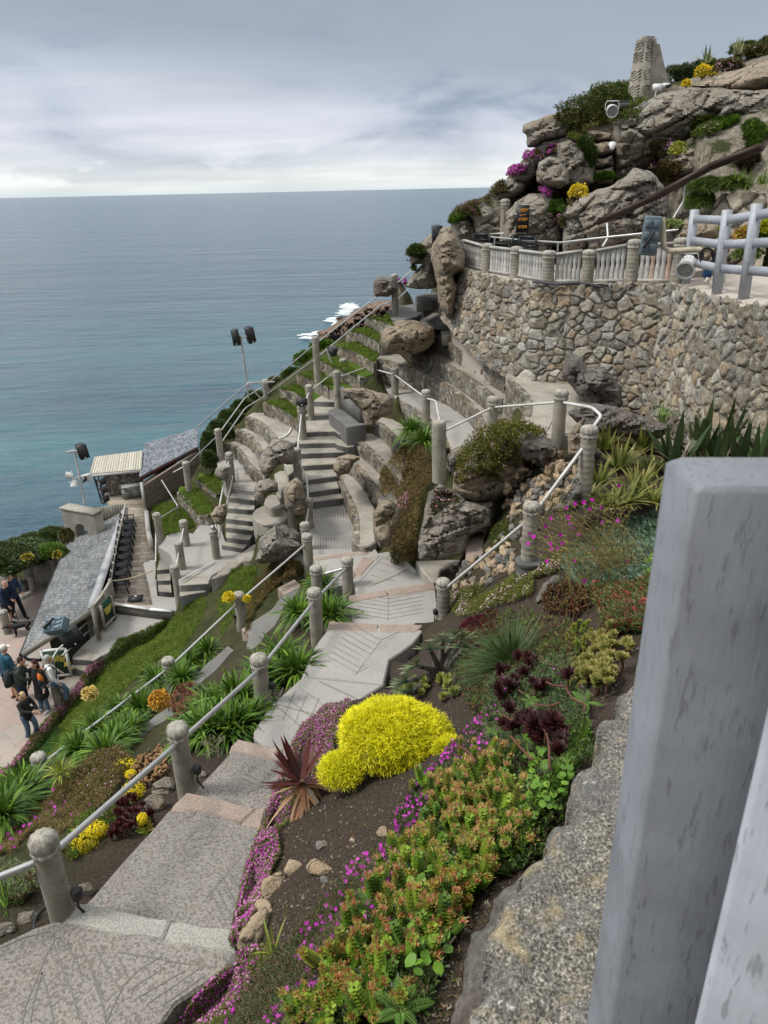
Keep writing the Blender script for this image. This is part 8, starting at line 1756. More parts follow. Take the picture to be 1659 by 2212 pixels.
# stacked-leaf candle succulents with orange tips
def candles(label,frame,poly,n,H,r,tipcols,lean=.4,group=None,cols=((.14,.25,.022),(.22,.32,.03),(.09,.17,.02),(.20,.22,.03))):
 Pp,Nn = scat(frame,poly,n);c = Pp.mean(0);e = empty('candle_succulent',c,label,'succulent',group);mb = MB();sm = MB();fm = MB()
 for p in Pp:
  h = H*U(.4,1.25);d = unit(np.array([[U(-lean,lean),-lean*.6+U(-lean,lean),1.]]))[0];q = p-c;sc = r*U(.8,1.15);m_ = int(h/.021)+2;k = np.arange(m_*4);t = (k//4)/(m_)
  a = (k % 4)*pi/2+(k//4)*pi/4+U(0,3);a_ = unit(np.cross(d,[0,1.,.1])[None])[0];b_ = np.cross(d,a_);B = q+d*(h*(.25+.75*t))[:,None];Dv = a_*np.cos(a)[:,None]+b_*np.sin(a)[:,None]+d*.45
  blades(mb,B,Dv,sc*(1-.25*t),sc*.42,np.repeat(colvar(cols,1,.2),len(k),0)*U(.8,1.2,(len(k),1)),1,-.1,'petal');sm.tube([q-[0,0,.04],q+d*h*.5,q+d*h],.005,(.13,.05,.03),4,caps=False)
  if rng.random() < .82:
   nf = 44;tt = unit(rng.normal(size=(nf,3))*.30+d*1.0);blades(fm,q+d*h*.97+rng.normal(size=(nf,3))*[sc*.33,sc*.33,.004],tt,sc*.62*U(.7,1.15,nf),.0046,colvar(tipcols,nf,.2),1,0,'leaf',roll=.9)
 mb.build('stacked_leaves',LEAF,e);sm.build('stems',LEAFM,e);fm.build('flower_tips',PETAL,e)
ORG = [(.66,.33,.18),(.68,.42,.24),(.55,.40,.13)];YO = [(.50,.38,.10),(.38,.36,.07)];RDO = [(.62,.20,.11),(.64,.30,.17)]
CG = 'leafy candle succulents in the near bed'
candles('upper band of candle succulents with peach tips, below the dark rosettes','R9',[(1150,330),(1150,180),(1250,100),(1420,40),(1560,-30),(1659,-40),(1640,460),(1560,480),(1440,430),(1300,420)],120,.25,.041,ORG,group=CG)
candles('middle band of candle succulents with yellow orange tips','R9',[(1050,500),(1110,380),(1300,420),(1440,430),(1560,490),(1450,700),(1300,620),(1180,600),(1000,640)],90,.25,.042,YO+ORG,group=CG)
candles('lower band of candle succulents with reddish tips above the ferns','R9',[(880,760),(1000,650),(1180,660),(1400,800),(1420,900),(1260,1000),(1100,1040),(960,960),(860,880)],95,.25,.042,RDO+ORG,group=CG)
candles('bottom band of candle succulents at the lower edge','R9',[(720,1010),(860,940),(1010,1010),(1140,1080),(1160,1160),(1000,1320),(760,1330),(720,1180)],70,.25,.041,YO+RDO,group=CG)
candles('lowest left cluster of candle succulents, orange tipped','R9',[(570,1250),(640,1200),(720,1210),(760,1330),(580,1360)],30,.2,.038,YO+ORG,group=CG)
candles('candle succulents crowding towards the granite wall below the dark rosettes','R10',[(-40,520),(180,500),(330,620),(380,800),(370,1000),(230,1120),(120,1160),(-10,1050),(-100,800)],110,.23,.040,ORG,group=CG)
candles('candle succulents along the foot of the lower brown block','R10',[(-60,1150),(100,1120),(180,1150),(60,1330),(-60,1500),(-150,1500),(-140,1300)],50,.23,.040,YO+RDO,group=CG)
candles('candle succulents with yellow buds above the green rosettes by the wall','R7',[(1350,250),(1420,190),(1470,220),(1440,330),(1380,330)],26,.16,.028,YO,group=CG)
# undergrowth, hearts and ferns
mat_patch('undergrowth','dark green undergrowth beneath the candle succulents','R9',[(860,900),(1000,640),(1100,380),(1150,180),(1300,60),(1659,-60),(2000,-150),(2240,-80),(2200,200),(1980,480),(1740,560),(1500,640),(1400,900),(1250,1250),(1150,1330),(700,1330),(700,1050)],9000,[(.03,.055,.010),(.045,.085,.014),(.06,.05,.02),(.06,.11,.02)],.05,.012,3,.02,.06,m=LEAF)
def hearts(label,frame,poly,n,s_=.045,lift=.18):
 Pp,Nn = scat(frame,poly,n);c = Pp.mean(0);mb = MB();k = len(Pp);B = Pp-c+np.stack([U(-.03,.03,k),U(-.03,.03,k),U(.2,1,k)*lift],1)
 for sg in (-1,1):
  d = np.stack([U(-1,1,k),-U(.2,1,k),U(-.5,.3,k)],1) if sg < 0 else d
  blades(mb,B,d,s_*U(.7,1.3,k)*(1 if sg < 0 else 1),s_*.48,colvar([(.12,.25,.02),(.16,.30,.03),(.09,.19,.02)],k,.2),4,.15,'petal',cup=-.25)
  break
 vn = MB();j = rng.permutation(k)[:k-k % 2].reshape(-1,2)
 for a,b in j[:40]:
  if np.linalg.norm(B[a]-B[b]) < .5: vn.tube([B[a],(B[a]+B[b])/2-[0,0,.05],B[b]],.003,(.12,.18,.03),4,caps=False)
 e = empty('bindweed',c,label,'climbing plant');mb.build('heart_leaves',LEAF,e);vn.build('vines',LEAFM,e)
hearts('bindweed with heart shaped leaves climbing below the dark rosettes','R10',[(360,480),(440,500),(520,620),(600,700),(560,780),(440,880),(380,700),(370,560)],70)
hearts('bindweed scrambling along the foot of the granite wall','R10',[(420,700),(600,640),(590,760),(460,900),(380,980),(330,900)],60)
hearts('bindweed sprawling over the lower candle succulents beside the stone','R9',[(1200,580),(1330,570),(1420,640),(1400,760),(1340,1000),(1300,1150),(1200,1130),(1180,960),(1240,800),(1200,700)],90,.055)
def fern(label,frame,x,y,n,L,az=None,z=None,hz=.1):
 p = aim(*D(frame,x,y));mb = MB();
 for i in range(n):
  a = (i*2*pi/n+U(-.3,.3)) if az is None else az+U(-.5,.5);Lk = L*U(.75,1.1);m_ = 20;t = np.linspace(0,1,m_);el = U(.5,.9);x_ = np.cos(a)*cos(el)*t*Lk;y_ = np.sin(a)*cos(el)*t*Lk;z_ = hz+sin(el)*t*Lk-.45*Lk*t**2;S_ = np.stack([x_,y_,z_],1)
  mb.tube(S_,.0025,(.14,.22,.04),4,caps=False);tg = unit(np.gradient(S_,axis=0));sd = unit(np.cross(tg,[0,0,1.]));c = np.array((.12,.25,.035))*U(.75,1.25)
  for sg in (-1,1): w_ = Lk*.17*np.sin(np.clip(t*.9+.1,0,1)*pi)**.8+.004;blades(mb,S_[2:],(sd*sg+tg*.45)[2:],w_[2:],Lk*.009,np.tile(c,(m_-2,1)),2,.1,'leaf')
 o = mb.build('fern',LEAF,loc=p);tag(o,label,'fern')
fern('fresh green fern at the bottom beside the lower stone','R9',1120,1330,7,.17,hz=.10);fern('fern between the reddish candle tips and the magenta mat','R9',950,790,6,.17,hz=.12);fern('small fern at the bottom left of the candle succulents','R9',600,1310,6,.15,hz=.12);fern('bright fern against the coping wall top end','R10',680,290,7,.17,hz=.10);fern('yellow green fern among the dark rosettes','R10',380,330,6,.13,hz=.2);fern('fern tucked left of the dark rosettes','R10',190,450,5,.12,hz=.12);fern('fern in the shade below the great wall','R5',1530,300,6,.35,hz=.35)
mat_patch('leaf_litter','scattered litter, weeds and grit on the bare soil of the bed','D',[(640,1720),(760,1640),(960,1560),(1000,1330),(1200,1200),(1420,1250),(1400,1400),(1290,1560),(1200,1780),(1060,2000),(980,2212),(620,2212),(560,1950)],5000,[(.20,.16,.10),(.10,.12,.03),(.30,.27,.22),(.14,.09,.05)],.02,.006,2,0,.01)
mat_patch('groundcover','mixed small leaved plants filling the bed round the needle leaved burst','R7',[(880,420),(900,300),(1000,150),(1200,120),(1380,180),(1460,240),(1400,400),(1250,500),(1150,620),(1050,640),(940,560)],2600,[(.08,.12,.03),(.11,.13,.04),(.13,.07,.04)],.05,.009,4,.02,.07)
mat_patch('groundcover','green leafy fringe along the foot of the granite wall','R10',[(600,380),(680,300),(700,420),(620,560),(580,700),(540,790),(430,930),(360,1060),(230,1130),(180,1120),(400,860),(540,640)],3200,[(.09,.17,.02),(.13,.22,.03),(.06,.10,.02)],.05,.013,4,.03,.08,m=LEAF)
# mats along the path
mat_patch('flower_mat','strip of purple flowered groundcover spilling over the path edge','D',[(760,1522),(700,1528),(650,1570),(622,1640),(590,1720),(560,1800),(530,1880),(505,1980),(500,2050),(515,2060),(545,2000),(590,1890),(610,1850),(600,1800),(650,1760),(700,1700),(725,1610),(760,1560)],20000,[(.17,.19,.055),(.13,.16,.035),(.22,.19,.08)],.024,.006,4,.03,.07,[(PNK+MAG,.26,.009,.03)])
mat_patch('flower_mat','purple edged groundcover rounding the nearest landing at the bottom','D',[(380,2212),(420,2150),(480,2100),(540,2060),(610,2050),(620,2100),(560,2160),(500,2260),(360,2260)],10000,[(.15,.17,.04),(.11,.13,.03),(.2,.19,.07)],.022,.005,4,.02,.05,[(PNK+MAG,.2,.009,.03)])
mat_patch('flower_mat','grey green groundcover with scattered vivid magenta daisies','D',[(500,2212),(560,2130),(640,2040),(680,1980),(730,1930),(770,1870),(850,1830),(900,1790),(900,1850),(850,1900),(840,1960),(860,2020),(770,2090),(720,2160),(700,2230),(480,2240)],20000,[(.09,.11,.05),(.12,.10,.05),(.15,.11,.06),(.07,.10,.04)],.036,.0055,4,.02,.07,[(MAG,.045,.017,.04)])
mat_patch('flower_mat','magenta flowered edge climbing between soil and candle succulents','D',[(850,1830),(860,1760),(900,1700),(960,1640),(1060,1540),(1100,1560),(1060,1640),(980,1680),(930,1750),(900,1850)],7000,[(.07,.10,.04),(.10,.10,.05)],.028,.005,4,.02,.06,[(MAG,.09,.016,.04)])
mat_patch('groundcover','grey green spreading shrublets around the dark rosettes','R10',[(230,120),(420,20),(640,60),(700,200),(690,400),(600,470),(440,520),(240,500),(150,400),(180,200)],4500,[(.10,.14,.07),(.06,.10,.03),(.12,.13,.06)],.05,.007,4,.04,.10,[(MAG,.02,.016,.04)])
mat_patch('groundcover','mixed green and red leaved groundcover in the upper bed by the grey post','R5',[(1140,1180),(1300,1100),(1540,1050),(1500,1382),(1200,1400),(1210,1300)],5200,[(.09,.13,.03),(.07,.10,.03),(.20,.05,.03),(.12,.15,.04)],.06,.009,4,.04,.10,[([(.50,.04,.05)],.02,.02,.04)],m=LEAF)
mat_patch('groundcover','silver green rosette ground under the wispy magenta flowers','R5',[(980,1000),(1060,900),(1200,820),(1400,760),(1560,700),(1540,1080),(1300,1120),(1160,1180),(1020,1080)],4200,[(.12,.19,.12),(.15,.22,.15),(.09,.15,.08)],.085,.016,5,.03,.08,m=LEAF,prof='spat',seg=2)
mat_patch('groundcover','dark crimson mat left of the grass tree','R7',[(880,320),(870,230),(930,160),(1060,130),(1060,220),(990,330)],2200,[(.09,.012,.02),(.06,.015,.015)],.05,.008,4,.02,.05)
mat_patch('flower_mat','sloping ribbon of pale pink daisies below the rockery','R5',[(385,1160),(540,1130),(580,1140),(500,1200),(640,1130),(760,1060),(860,1000),(980,940),(1050,920),(1060,960),(940,1060),(840,1090),(830,1180),(720,1220),(560,1260),(430,1300),(390,1260)],6500,[(.14,.16,.03),(.18,.19,.045),(.11,.13,.03)],.030,.006,4,.03,.09,[(WHT+PNK,.16,.011,.035)])
mat_patch('flower_mat','olive mossy mound with tiny white flowers over the tan boulder','R5',[(405,570),(430,470),(520,380),(560,300),(620,245),(720,240),(850,255),(905,300),(820,320),(790,390),(760,440),(660,480),(640,560),(570,560),(520,510),(450,560)],7000,[(.12,.12,.022),(.16,.15,.03),(.08,.09,.018)],.045,.008,4,.03,.10,[(WHT+PNK,.05,.013,.03)],mound=.28)
mat_patch('flower_mat','tall brown and green heather curtain hanging left of the boulders','R5',[(0,640),(-10,540),(60,440),(110,380),(200,360),(270,400),(310,470),(300,560),(240,640),(235,760),(210,860),(190,1000),(60,1010),(40,900),(90,800),(130,740),(60,660)],9000,BRN,.05,.008,4,.04,.12,[(PNK,.01,.012,.03)],mound=.3)
mat_patch('flower_mat','round spray of lilac pink flowers in the heather curtain','R5',[(110,720),(130,665),(165,670),(180,710),(150,755),(110,745)],260,[(.2,.15,.08)],.03,.006,2,.30,.05,[(PNK,.9,.022,.06)],kind=None,cat='flowers')
mat_patch('flower_mat','small pink flowered cushion on the biggest grey boulder','R5',[(270,700),(300,590),(350,590),(420,640),(420,665),(330,680),(290,740)],1100,[(.09,.09,.03),(.07,.09,.02)],.035,.006,4,.02,.05,[(PNK,.07,.016,.03)])
mat_patch('flower_mat','leafy cushions creeping between the rockery stones','R5',[(600,820),(680,770),(740,820),(690,900),(640,930),(600,900)],1400,OLV+GRN,.04,.008,4,.02,.06)
mat_patch('flower_mat','brown green heather mound left of the path turn','R4',[(560,1640),(620,1570),(720,1530),(800,1520),(830,1570),(790,1640),(700,1680),(560,1700)],4000,BRN,.05,.007,4,.02,.08,mound=.25)
mat_patch('flower_mat','heather border with dark foliage below the yellow flower globe','R6',[(1350,290),(1390,130),(1480,60),(1640,30),(1620,80),(1500,150),(1400,280),(1340,420)],3800,BRN+OLV,.05,.007,4,.02,.08,[(MAG,.004,.02,.04)])
mat_patch('flower_mat','brown green bushy mound between the two rails','R6',[(270,1382),(360,1250),(430,1170),(540,1100),(700,1100),(740,1130),(680,1200),(650,1290),(560,1382)],7500,OLV+BRN,.035,.007,4,.04,.12,[(PNK,.02,.012,.03)],mound=.15)
mat_patch('flower_mat','tangled stems with magenta flowers left of the nearest post','R8',[(-20,520),(60,380),(150,250),(250,180),(420,150),(560,230),(420,330),(330,400),(300,380),(150,400),(90,500)],5000,[(.16,.10,.045),(.22,.15,.07),(.12,.13,.04)],.05,.005,4,.03,.09,[(MAG,.012,.026,.07)])
mat_patch('groundcover','leafy green tuft mix below the white starred patch','R8',[(420,330),(560,230),(620,220),(650,330),(600,400),(480,400),(400,560),(330,500)],3000,AGA+OLV,.04,.008,4,.03,.08,[(WHT,.02,.010,.03)])
mat_patch('groundcover','low succulents and stems at the left foot of the nearest post','R8',[(-20,760),(-20,560),(90,560),(170,620),(200,720),(120,790)],2500,[(.12,.18,.04),(.10,.06,.03),(.14,.17,.10)],.05,.010,4,.03,.06,m=LEAF)
mat_patch('flower_mat','pink thyme border along the plaza steps','R6',[(-30,1180),(60,1130),(170,990),(260,890),(350,790),(420,690),(480,590),(560,545),(570,590),(480,680),(400,790),(290,920),(180,1040),(20,1200)],5500,[(.16,.12,.06),(.14,.15,.05)],.05,.008,4,.03,.06,[([(.42,.16,.26),(.50,.22,.32)],.4,.028,.03)])
mat_patch('groundcover','rough tufty grass below the lower left post','R6',[(60,1150),(180,1030),(300,900),(330,960),(280,1060),(180,1120),(60,1220)],3000,[(.05,.10,.02),(.07,.13,.03)],.10,.007,5,.02,.08)
for lab,x,y,r in (('yellow aeonium flower pyramid nearest the first post',465,480,(.14,.12,.17)),('upper yellow flower spray behind the nearest pyramid',530,415,(.13,.1,.07)),('small yellow flower tip by the landing edge',785,360,(.05,.05,.07)),('yellow flower spray hanging below the peach succulent',735,200,(.13,.1,.10)),('yellow flower spray above the peach succulent, on the rail line',700,60,(.15,.1,.10)),('yellow flower tuft just under the rail',720,110,(.07,.06,.06))):
 p = aim(*D('R8',x,y))+[0,0,.12];e = empty('yellow_flowers',p,lab,'flowers','yellow aeonium flowers');mb = MB();n = 420;d = unit(rng.normal(size=(n,3)));stars(mb,d*r*U(.6,1.05,(n,1)),d+[0,-.3,.3],.011,colvar(YEL,n,.15),5,.5);mb.build('flower_heads',PETAL,e);mb = MB()
 for _ in range(9): a = U(-1,1,3);mb.tube([(0,0,-.16),tuple(a*np.array(r)*.8)],.004,(.16,.2,.04),4,caps=False)
 rosette(mb,np.array([.02,-.02,-.10]),np.array([0,-.3,1]),.10,[(.16,.24,.03),(.35,.30,.06)]);mb.build('stalks',LEAF,e)
for lab,x,y,z,r,c in (('orange brown flower cone behind the second post',866,775,-6.35,(.13,.11,.16),[(.48,.22,.03),(.55,.34,.03)]),('yellow flower globe by the lower path post',1245,212,-7.5,(.11,.1,.12),YEL),('pale yellow lilies over the strap leaves',490,740,-8.3,(.14,.1,.16),[(.70,.55,.18)]),('small yellow head right of the lower path post',1343,218,-7.6,(.07,.06,.06),YEL)):
 shrub(lab,'R6',x,y,0,r,c,300,.035,.012,name='flower_cluster',cat='flowers',z=z,core=(.3,.2,.03))
for lab,f_,x,y,r,d_ in (('yellow flowers on the square pier','S1',215,985,(.13,.1,.06),20.5),('small yellow flower clump behind the plaza wall','S1',450,970,(.10,.1,.10),22)): shrub(lab,f_,x,y,d_,r,YEL+OLV,300,.05,.02,name='flower_cluster',cat='flowers')
# wispy magenta flowers on long stems
FL = [(1008,692),(1057,667),(1104,660),(1148,647),(1198,690),(1137,697),(1018,742),(925,748),(1028,775),(1045,802),(895,790),(1075,835),(830,848),(977,838),(897,850),(985,883),(924,886),(802,886),(930,915),(960,912),(1156,914),(904,980),(1054,975),(1204,770),(1288,760),(1336,976),(1106,1088),(1293,569),(810,830)]
c = aim(*D('R5',1240,1080));e = empty('wispy_flowers',c,'tall wispy stems with round magenta flowers in front of the ringed post','flowers');sm = MB();fm = MB();Q = []
for x,y in FL+[(U(800,1420),U(620,1000)) for _ in range(110)]:
 a = aim(*D('R5',x,y));d0 = np.linalg.norm(c)*U(.88,1.02);q = Pd('R5',x,y,d0);b = c+[U(-.5,.5),U(-.4,.5),0];b = drop(b[0],b[1],c[2]+.6);b = c if b is None else b
 sm.tube([b-c,(b+q)/2-c+[0,0,.12],q-c],.0028,(.26,.21,.08),4,caps=False);Q.append(q-c)
Q = np.array(Q);n = len(FL);
for i in range(n): fm = MB();stars(fm,Q[i:i+1],np.array([[0,-1,.5]])+rng.normal(size=(1,3))*.4,.026,colvar([(.50,.02,.40)],1,.1),5,.75);fm.build('bloom',PETAL,e)
B = np.repeat(Q,5,0)+rng.normal(size=(len(Q)*5,3))*.035
sm.build('stems',LEAFM,e);mb = MB();tufts(mb,B,np.tile([0,0,1.],(len(B),1)),2,.018,.006,[(.36,.30,.10),(.2,.22,.06)]);mb.build('seed_heads',LEAFM,e)
# spiky leaved aloes and dark broad leaves below the great wall
for k,(x,y,s_,el) in enumerate(((1290,440,.62,1.),(1180,520,.5,.9),(1400,560,.6,.9),(1330,620,.5,.8),(1480,450,.55,.9),(1220,330,.5,1.1),(1120,600,.4,.8),(1420,330,.55,1.1),(1500,620,.5,.8),(1250,640,.42,.7))):
 p = P('R5',x,y+40,-4.25+.12);o = strap(46,s_,.024,[(.10,.16,.03),(.16,.22,.04),(.22,.26,.05),(.07,.12,.02)],.35,el,seg=6,tipc=(.26,.20,.06)).build('spiky_aloe',LEAF,loc=p);tag(o,'green spiky aloe clump, %s of the bank below the great wall' % ['central one','left middle one','right middle one','lower centre','upper right one','upper left one','lowest left one','topmost one','lowest right one','lower left of the centre'][k],'aloe','spiky aloes below the great wall')
for k,(x,y,s_) in enumerate(((1290,930,.7),(1400,900,.75),(1500,880,.85),(1590,830,.95),(1450,1000,.7),(1560,960,.8),(1640,900,.9),(1640,1020,.8))):
 p = P('R2',x,y+60,-3.45);p[2] -= .55;e = empty('broad_leaved_plant',p,'dark broad leaved plant with curled dry leaves, %s below the great wall' % ['leftmost','second','third','tallest right','lower left','lower middle','far right','lowest right'][k],'plant','broad leaved plants below the great wall')
 strap(22,s_*1.25,.075,[(.04,.07,.025),(.055,.09,.03),(.07,.10,.035)],.25,1.2,seg=6).build('green_leaves',LEAF,e);strap(14,s_*1.0,.024,[(.26,.21,.15),(.34,.29,.23),(.18,.13,.09)],.7,1.,seg=7).build('dry_leaves',LEAFM,e)
# leafless twig shrub
p = aim(*D('R6',1195,1090));mb = MB()
def twig(b,d,L,r,k):
 q = b+d*L;mb.tube([b,(b+q)/2+U(-.01,.01,3),q],[r,r*.8,r*.65],(.36,.33,.22),5,caps=False)
 if k:
  for _ in range(3): twig(q,unit((d+rng.normal(size=3)*.45+[0,0,.1])[None])[0],L*U(.6,.85),r*.62,k-1)
twig(np.zeros(3),np.array([.02,0,1.]),.12,.009,5);tag(mb.build('bare_shrub',LEAFM,loc=p),'leafless pale twiggy shrub above the pinkish step edge','shrub')
# loose stones: rockery and bed edge
SM = []
for k in range(6):
 o = boulder('rockery_stone',(0,0,-60),(.09,.075,.055),'x',seed=200+k,m=m_rock('stone_peach',(.58,.44,.29),(.68,.57,.42),(.66,.62,.55),(.50,.31,.15),(.30,.24,.17),lich=.25,sc=3.) if k % 3 else m_rock('stone_grey',(.27,.25,.22),(.42,.40,.36),(.5,.5,.46),(.3,.22,.14),lich=.5,sc=3.),sub=3,rough=.2);HIT.remove(o);SM.append(o.data);bpy.data.objects.remove(o)
RL = [];polyR = [(650,600),(790,450),(950,370),(1060,480),(1075,600),(960,710),(880,740),(870,800),(720,980),(740,1040),(560,1110),(395,1150),(390,1010),(470,980),(570,930),(700,820),(720,770),(660,720)]
for x,y in pp('R5',polyR,420):
 if len(RL) >= 150: break
 p = aim(*D('R5',x,y))
 if p is None or any(np.linalg.norm(p-q) < .10 for q in RL): continue
 RL.append(p);s_ = U(.7,1.35);o = bpy.data.objects.new('rockery_stone',SM[rng.integers(6)]);COL.objects.link(o);o.location = p+[0,0,.02];o.rotation_euler = U(0,6,3);o.scale = (s_,s_*U(.8,1.2),s_);gy = 'grey' in o.data.materials[0].name;tag(o,'small grey stone lying loose among the peach ones' if gy else 'small peach coloured stone lying loose in the rockery','stone','loose grey rockery stones' if gy else 'loose peach rockery stones')
for lab,x,y,r,m_ in (('rounded pinkish stone touching the dead aloe leaves',585,545,(.085,.07,.06),'stone_peach'),('oval tan stone beside the magenta mat',712,545,(.105,.07,.06),'stone_peach'),('long tan edging stone above the step edge',480,640,(.09,.16,.10),'stone_peach'),('flat pink stone between the edging stones',440,745,(.09,.06,.05),'stone_peach'),('rust stained edging stone at the path corner',385,870,(.10,.16,.11),'stone_peach'),('white lump of stone at the lower path corner',285,1015,(.06,.05,.05),'stone_grey'),('grey knobbly stone under the dead leaves',725,430,(.05,.05,.05),'stone_grey'),('small cream pebble right of the aloe',878,398,(.024,.022,.02),'stone_peach'),('white pebble on the soil',637,682,(.025,.025,.02),'stone_grey'),('pink grey stone by the magenta flowers',1030,360,(.06,.05,.04),'stone_peach'),('white stone half under the magenta mat',740,600,(.045,.03,.03),'stone_grey')):
 p = aim(*D('R9',x,y));o = boulder('bed_stone',p+[0,0,r[2]*.3],r,lab,seed=int(x),m=MATS[m_],sub=4,rz=-.5,cat='stone');HIT.pop()
for lab,x,y,r in (('angular grey stone in the cable loop',465,710,(.075,.06,.07)),('flat stone left of the nearest post',150,855,(.10,.07,.04)),('white splashed stone at the left edge',25,925,(.09,.07,.05)),('large knobbly grey stone left of the second post',890,150,(.14,.12,.12)),('lower knobbly stone by the landing edge',840,250,(.12,.10,.12)),('grey stone right of the second post foot',1095,75,(.07,.05,.045)),('tilted grey slab stone at the left bottom',75,740,(.11,.04,.05))):
 p = aim(*D('R8',x,y));boulder('bed_stone',p+[0,0,r[2]*.3],r,lab,seed=int(x+y),m=ROCK,sub=4,cat='stone');HIT.pop()
# ------------------------------------------------------------------ people and dog
def remesh(mb,name,m,parent,vox=.016,sm=2):
 o = mb.build(name,m,parent,smooth=True);r = o.modifiers.new('r','REMESH');r.mode = 'VOXEL';r.voxel_size = vox;r.use_smooth_shade = True
 if sm: s = o.modifiers.new('s','SMOOTH');s.iterations = sm;s.factor = .5
 return o
def limb(mb,pts,rs,c=(.5,)*3):
 Q = smooth_line(pts,1) if len(pts) > 2 else np.array(pts,float);R_ = np.interp(np.linspace(0,1,len(Q)),np.linspace(0,1,len(rs)),rs);mb.tube(Q,R_,c,10)
 for e,r in ((Q[0],R_[0]),(Q[-1],R_[-1])): mb.ball(e,r,c,10,6)
SKIN = plain('skin',(.50,.29,.20),.6,0,.08)
def col_m(c): return plain('fabric_%02d%02d%02d' % tuple(int(x*99) for x in c),c,.9,0,.2,25.,.3)
def person(label,frame,x,y,rz,top,legs,hair,s=.92,arms=None,lean=0.,kn=None,hairlen=0.,shoes=(.02,)*3,cap=None,shorts=False,coat=0.,z=None,hips=None,nod=.0):
 loc = P(frame,x,y,ZP if z is None else z);e = empty('person',loc,label,'person',rz=rz);e.scale = (s,)*3
 L_ = lambda v: np.array([v[0],v[1]+lean*max(0,v[2]-.92),v[2]])
 kn = kn or [((-.10,.03,.50),(-.11,0,.09)),((.10,.02,.50),(.11,.02,.09))]
 arms = arms or [((-.27,-.02,1.15),(-.27,.10,.92)),((.27,-.02,1.15),(.27,.12,.92))]
 hp = [np.array((-.09,0,.90)),np.array((.09,0,.90))];sh = [L_((-.18,0,1.40)),L_((.18,0,1.40))];hd = L_((0,.02+nod,1.64))
 b = MB();c = MB();tr = MB();sh_ = MB();limb(b,[L_((0,0,1.35)),L_((0,0,1.48)),hd-[0,0,.08]],[.07,.055,.055]);b.ball(hd,(.075,.095,.115));b.ball(hd+[0,.095,-.01],(.014,.022,.02));b.ball(hd+[0,.05,-.07],(.05,.045,.04))
 for q in (-1,1): b.ball(hd+[q*.078,0,0],(.014,.022,.03));b.ball(hd+[q*.03,.085,.012],(.012,.01,.008))
 limb(b,[(0,0,.92),L_((0,0,1.12)),L_((0,0,1.36))],[.12,.11,.13]);limb(c,[L_((0,0,.90-coat)),L_((0,0,1.05)),L_((0,.01,1.22)),L_((0,0,1.38))],[.175+coat*.1,.155,.165,.13]);limb(c,[sh[0],sh[1]],[.075,.075])
 for k in (0,1):
  el,wr = [L_(np.array(v)) for v in arms[k]];limb(b,[sh[k],el,wr],[.045,.037,.028]);limb(c,[sh[k],el,wr+(el-wr)*.12],[.072,.056,.045]);d = unit((wr-el)[None])[0];sd = unit(np.cross(d,[.2,1,.3])[None])[0]
  b.ball(wr+d*.05,(.034,.034,.045));
  for f in range(4): p0 = wr+d*.08+sd*(f-1.5)*.021;limb(b,[p0,p0+d*(.035+.006*(f in (1,2))),p0+d*.06+[0,.01,-.015]],[.009,.0085,.007])
  limb(b,[wr+d*.03+sd*.035,wr+d*.06+sd*.055,wr+d*.085+sd*.05],[.011,.010,.008])
  kk,an = [np.array(v,float) for v in kn[k]];limb(b,[hp[k],kk,an],[.085,.055,.038]);limb(tr,[hp[k],kk,an] if not shorts else [hp[k],kk+(hp[k]-kk)*.05],[.105,.078,.062] if not shorts else [.11,.09])
  limb(b,[an,an+[0,.05,-.06],an+[0,.14,-.07]],[.035,.035,.028]);limb(sh_,[an+[0,-.04,-.055],an+[0,.06,-.05],an+[0,.17,-.062]],[.042,.045,.034])
 limb(tr,[(0,0,.88),(0,0,.96)],[.15,.14]);remesh(b,'body',SKIN,e,.014,1);remesh(c,'jacket',col_m(top),e,.02,2);remesh(tr,'shorts' if shorts else 'trousers',col_m(legs),e,.02,2);remesh(sh_,'shoes',col_m(shoes),e,.018,1)
 h = MB();h.ball(hd+[0,-.018,.03],(.086,.098,.105));
 if hairlen: limb(h,[hd+[0,-.05,0],hd+[0,-.085,-hairlen*.5],hd+[0,-.10,-hairlen]],[.085,.085,.05])
 remesh(h,'hair',col_m(hair),e,.016,1)
 if cap: h = MB();h.ball(hd+[0,-.01,.055],(.094,.108,.085));h.box(hd+[0,.12,.045],(.14,.11,.015));remesh(h,'cap',col_m(cap),e,.014,1)
 return e
def on(e,name,label,cat,f,mats_):
 M = Matrix.Translation(e.location)@Matrix.Rotation(e.rotation_euler[2],4,'Z')@Matrix.Scale(e.scale[0],4);r = empty(name,e.location,label,cat,rz=e.rotation_euler[2]);r.scale = e.scale;f(r);return r
def pack(c1,c2):
 def f(r):
  b = MB();b.ball((0,-.24,1.16),(.17,.13,.25),n=14,m=10);b.ball((0,-.27,1.02),(.15,.12,.13),n=14,m=10);remesh(b,'bag',col_m(c1),r,.02);b = MB();b.ball((0,-.36,1.16),(.07,.03,.20));b.ball((-.12,-.28,1.05),(.05,.08,.12));b.ball((.12,-.28,1.05),(.05,.08,.12));b.build('pocket',col_m(c2),r,smooth=True)
  for q in (-1,1): b = MB();b.tube([(q*.11,-.16,1.36),(q*.12,.02,1.49),(q*.13,.17,1.32),(q*.15,.12,1.05),(q*.12,-.16,.98)],.02,n=6);b.build('strap',col_m((.04,.04,.05)),r,smooth=True)
 return f
R_ = radians
a = person('man in a white jacket and jeans stepping up beside the mossy post','R11',640,1620,R_(-62),(.62,.62,.60),(.07,.12,.20),(.35,.34,.32),kn=[((-.10,.06,.50),(-.11,-.04,.09)),((.10,.30,.66),(.11,.26,.28))],shoes=(.04,.04,.04),arms=[((-.27,.05,1.16),(-.25,.22,1.0)),((.27,.02,1.15),(.26,.14,.95))],s=.90)
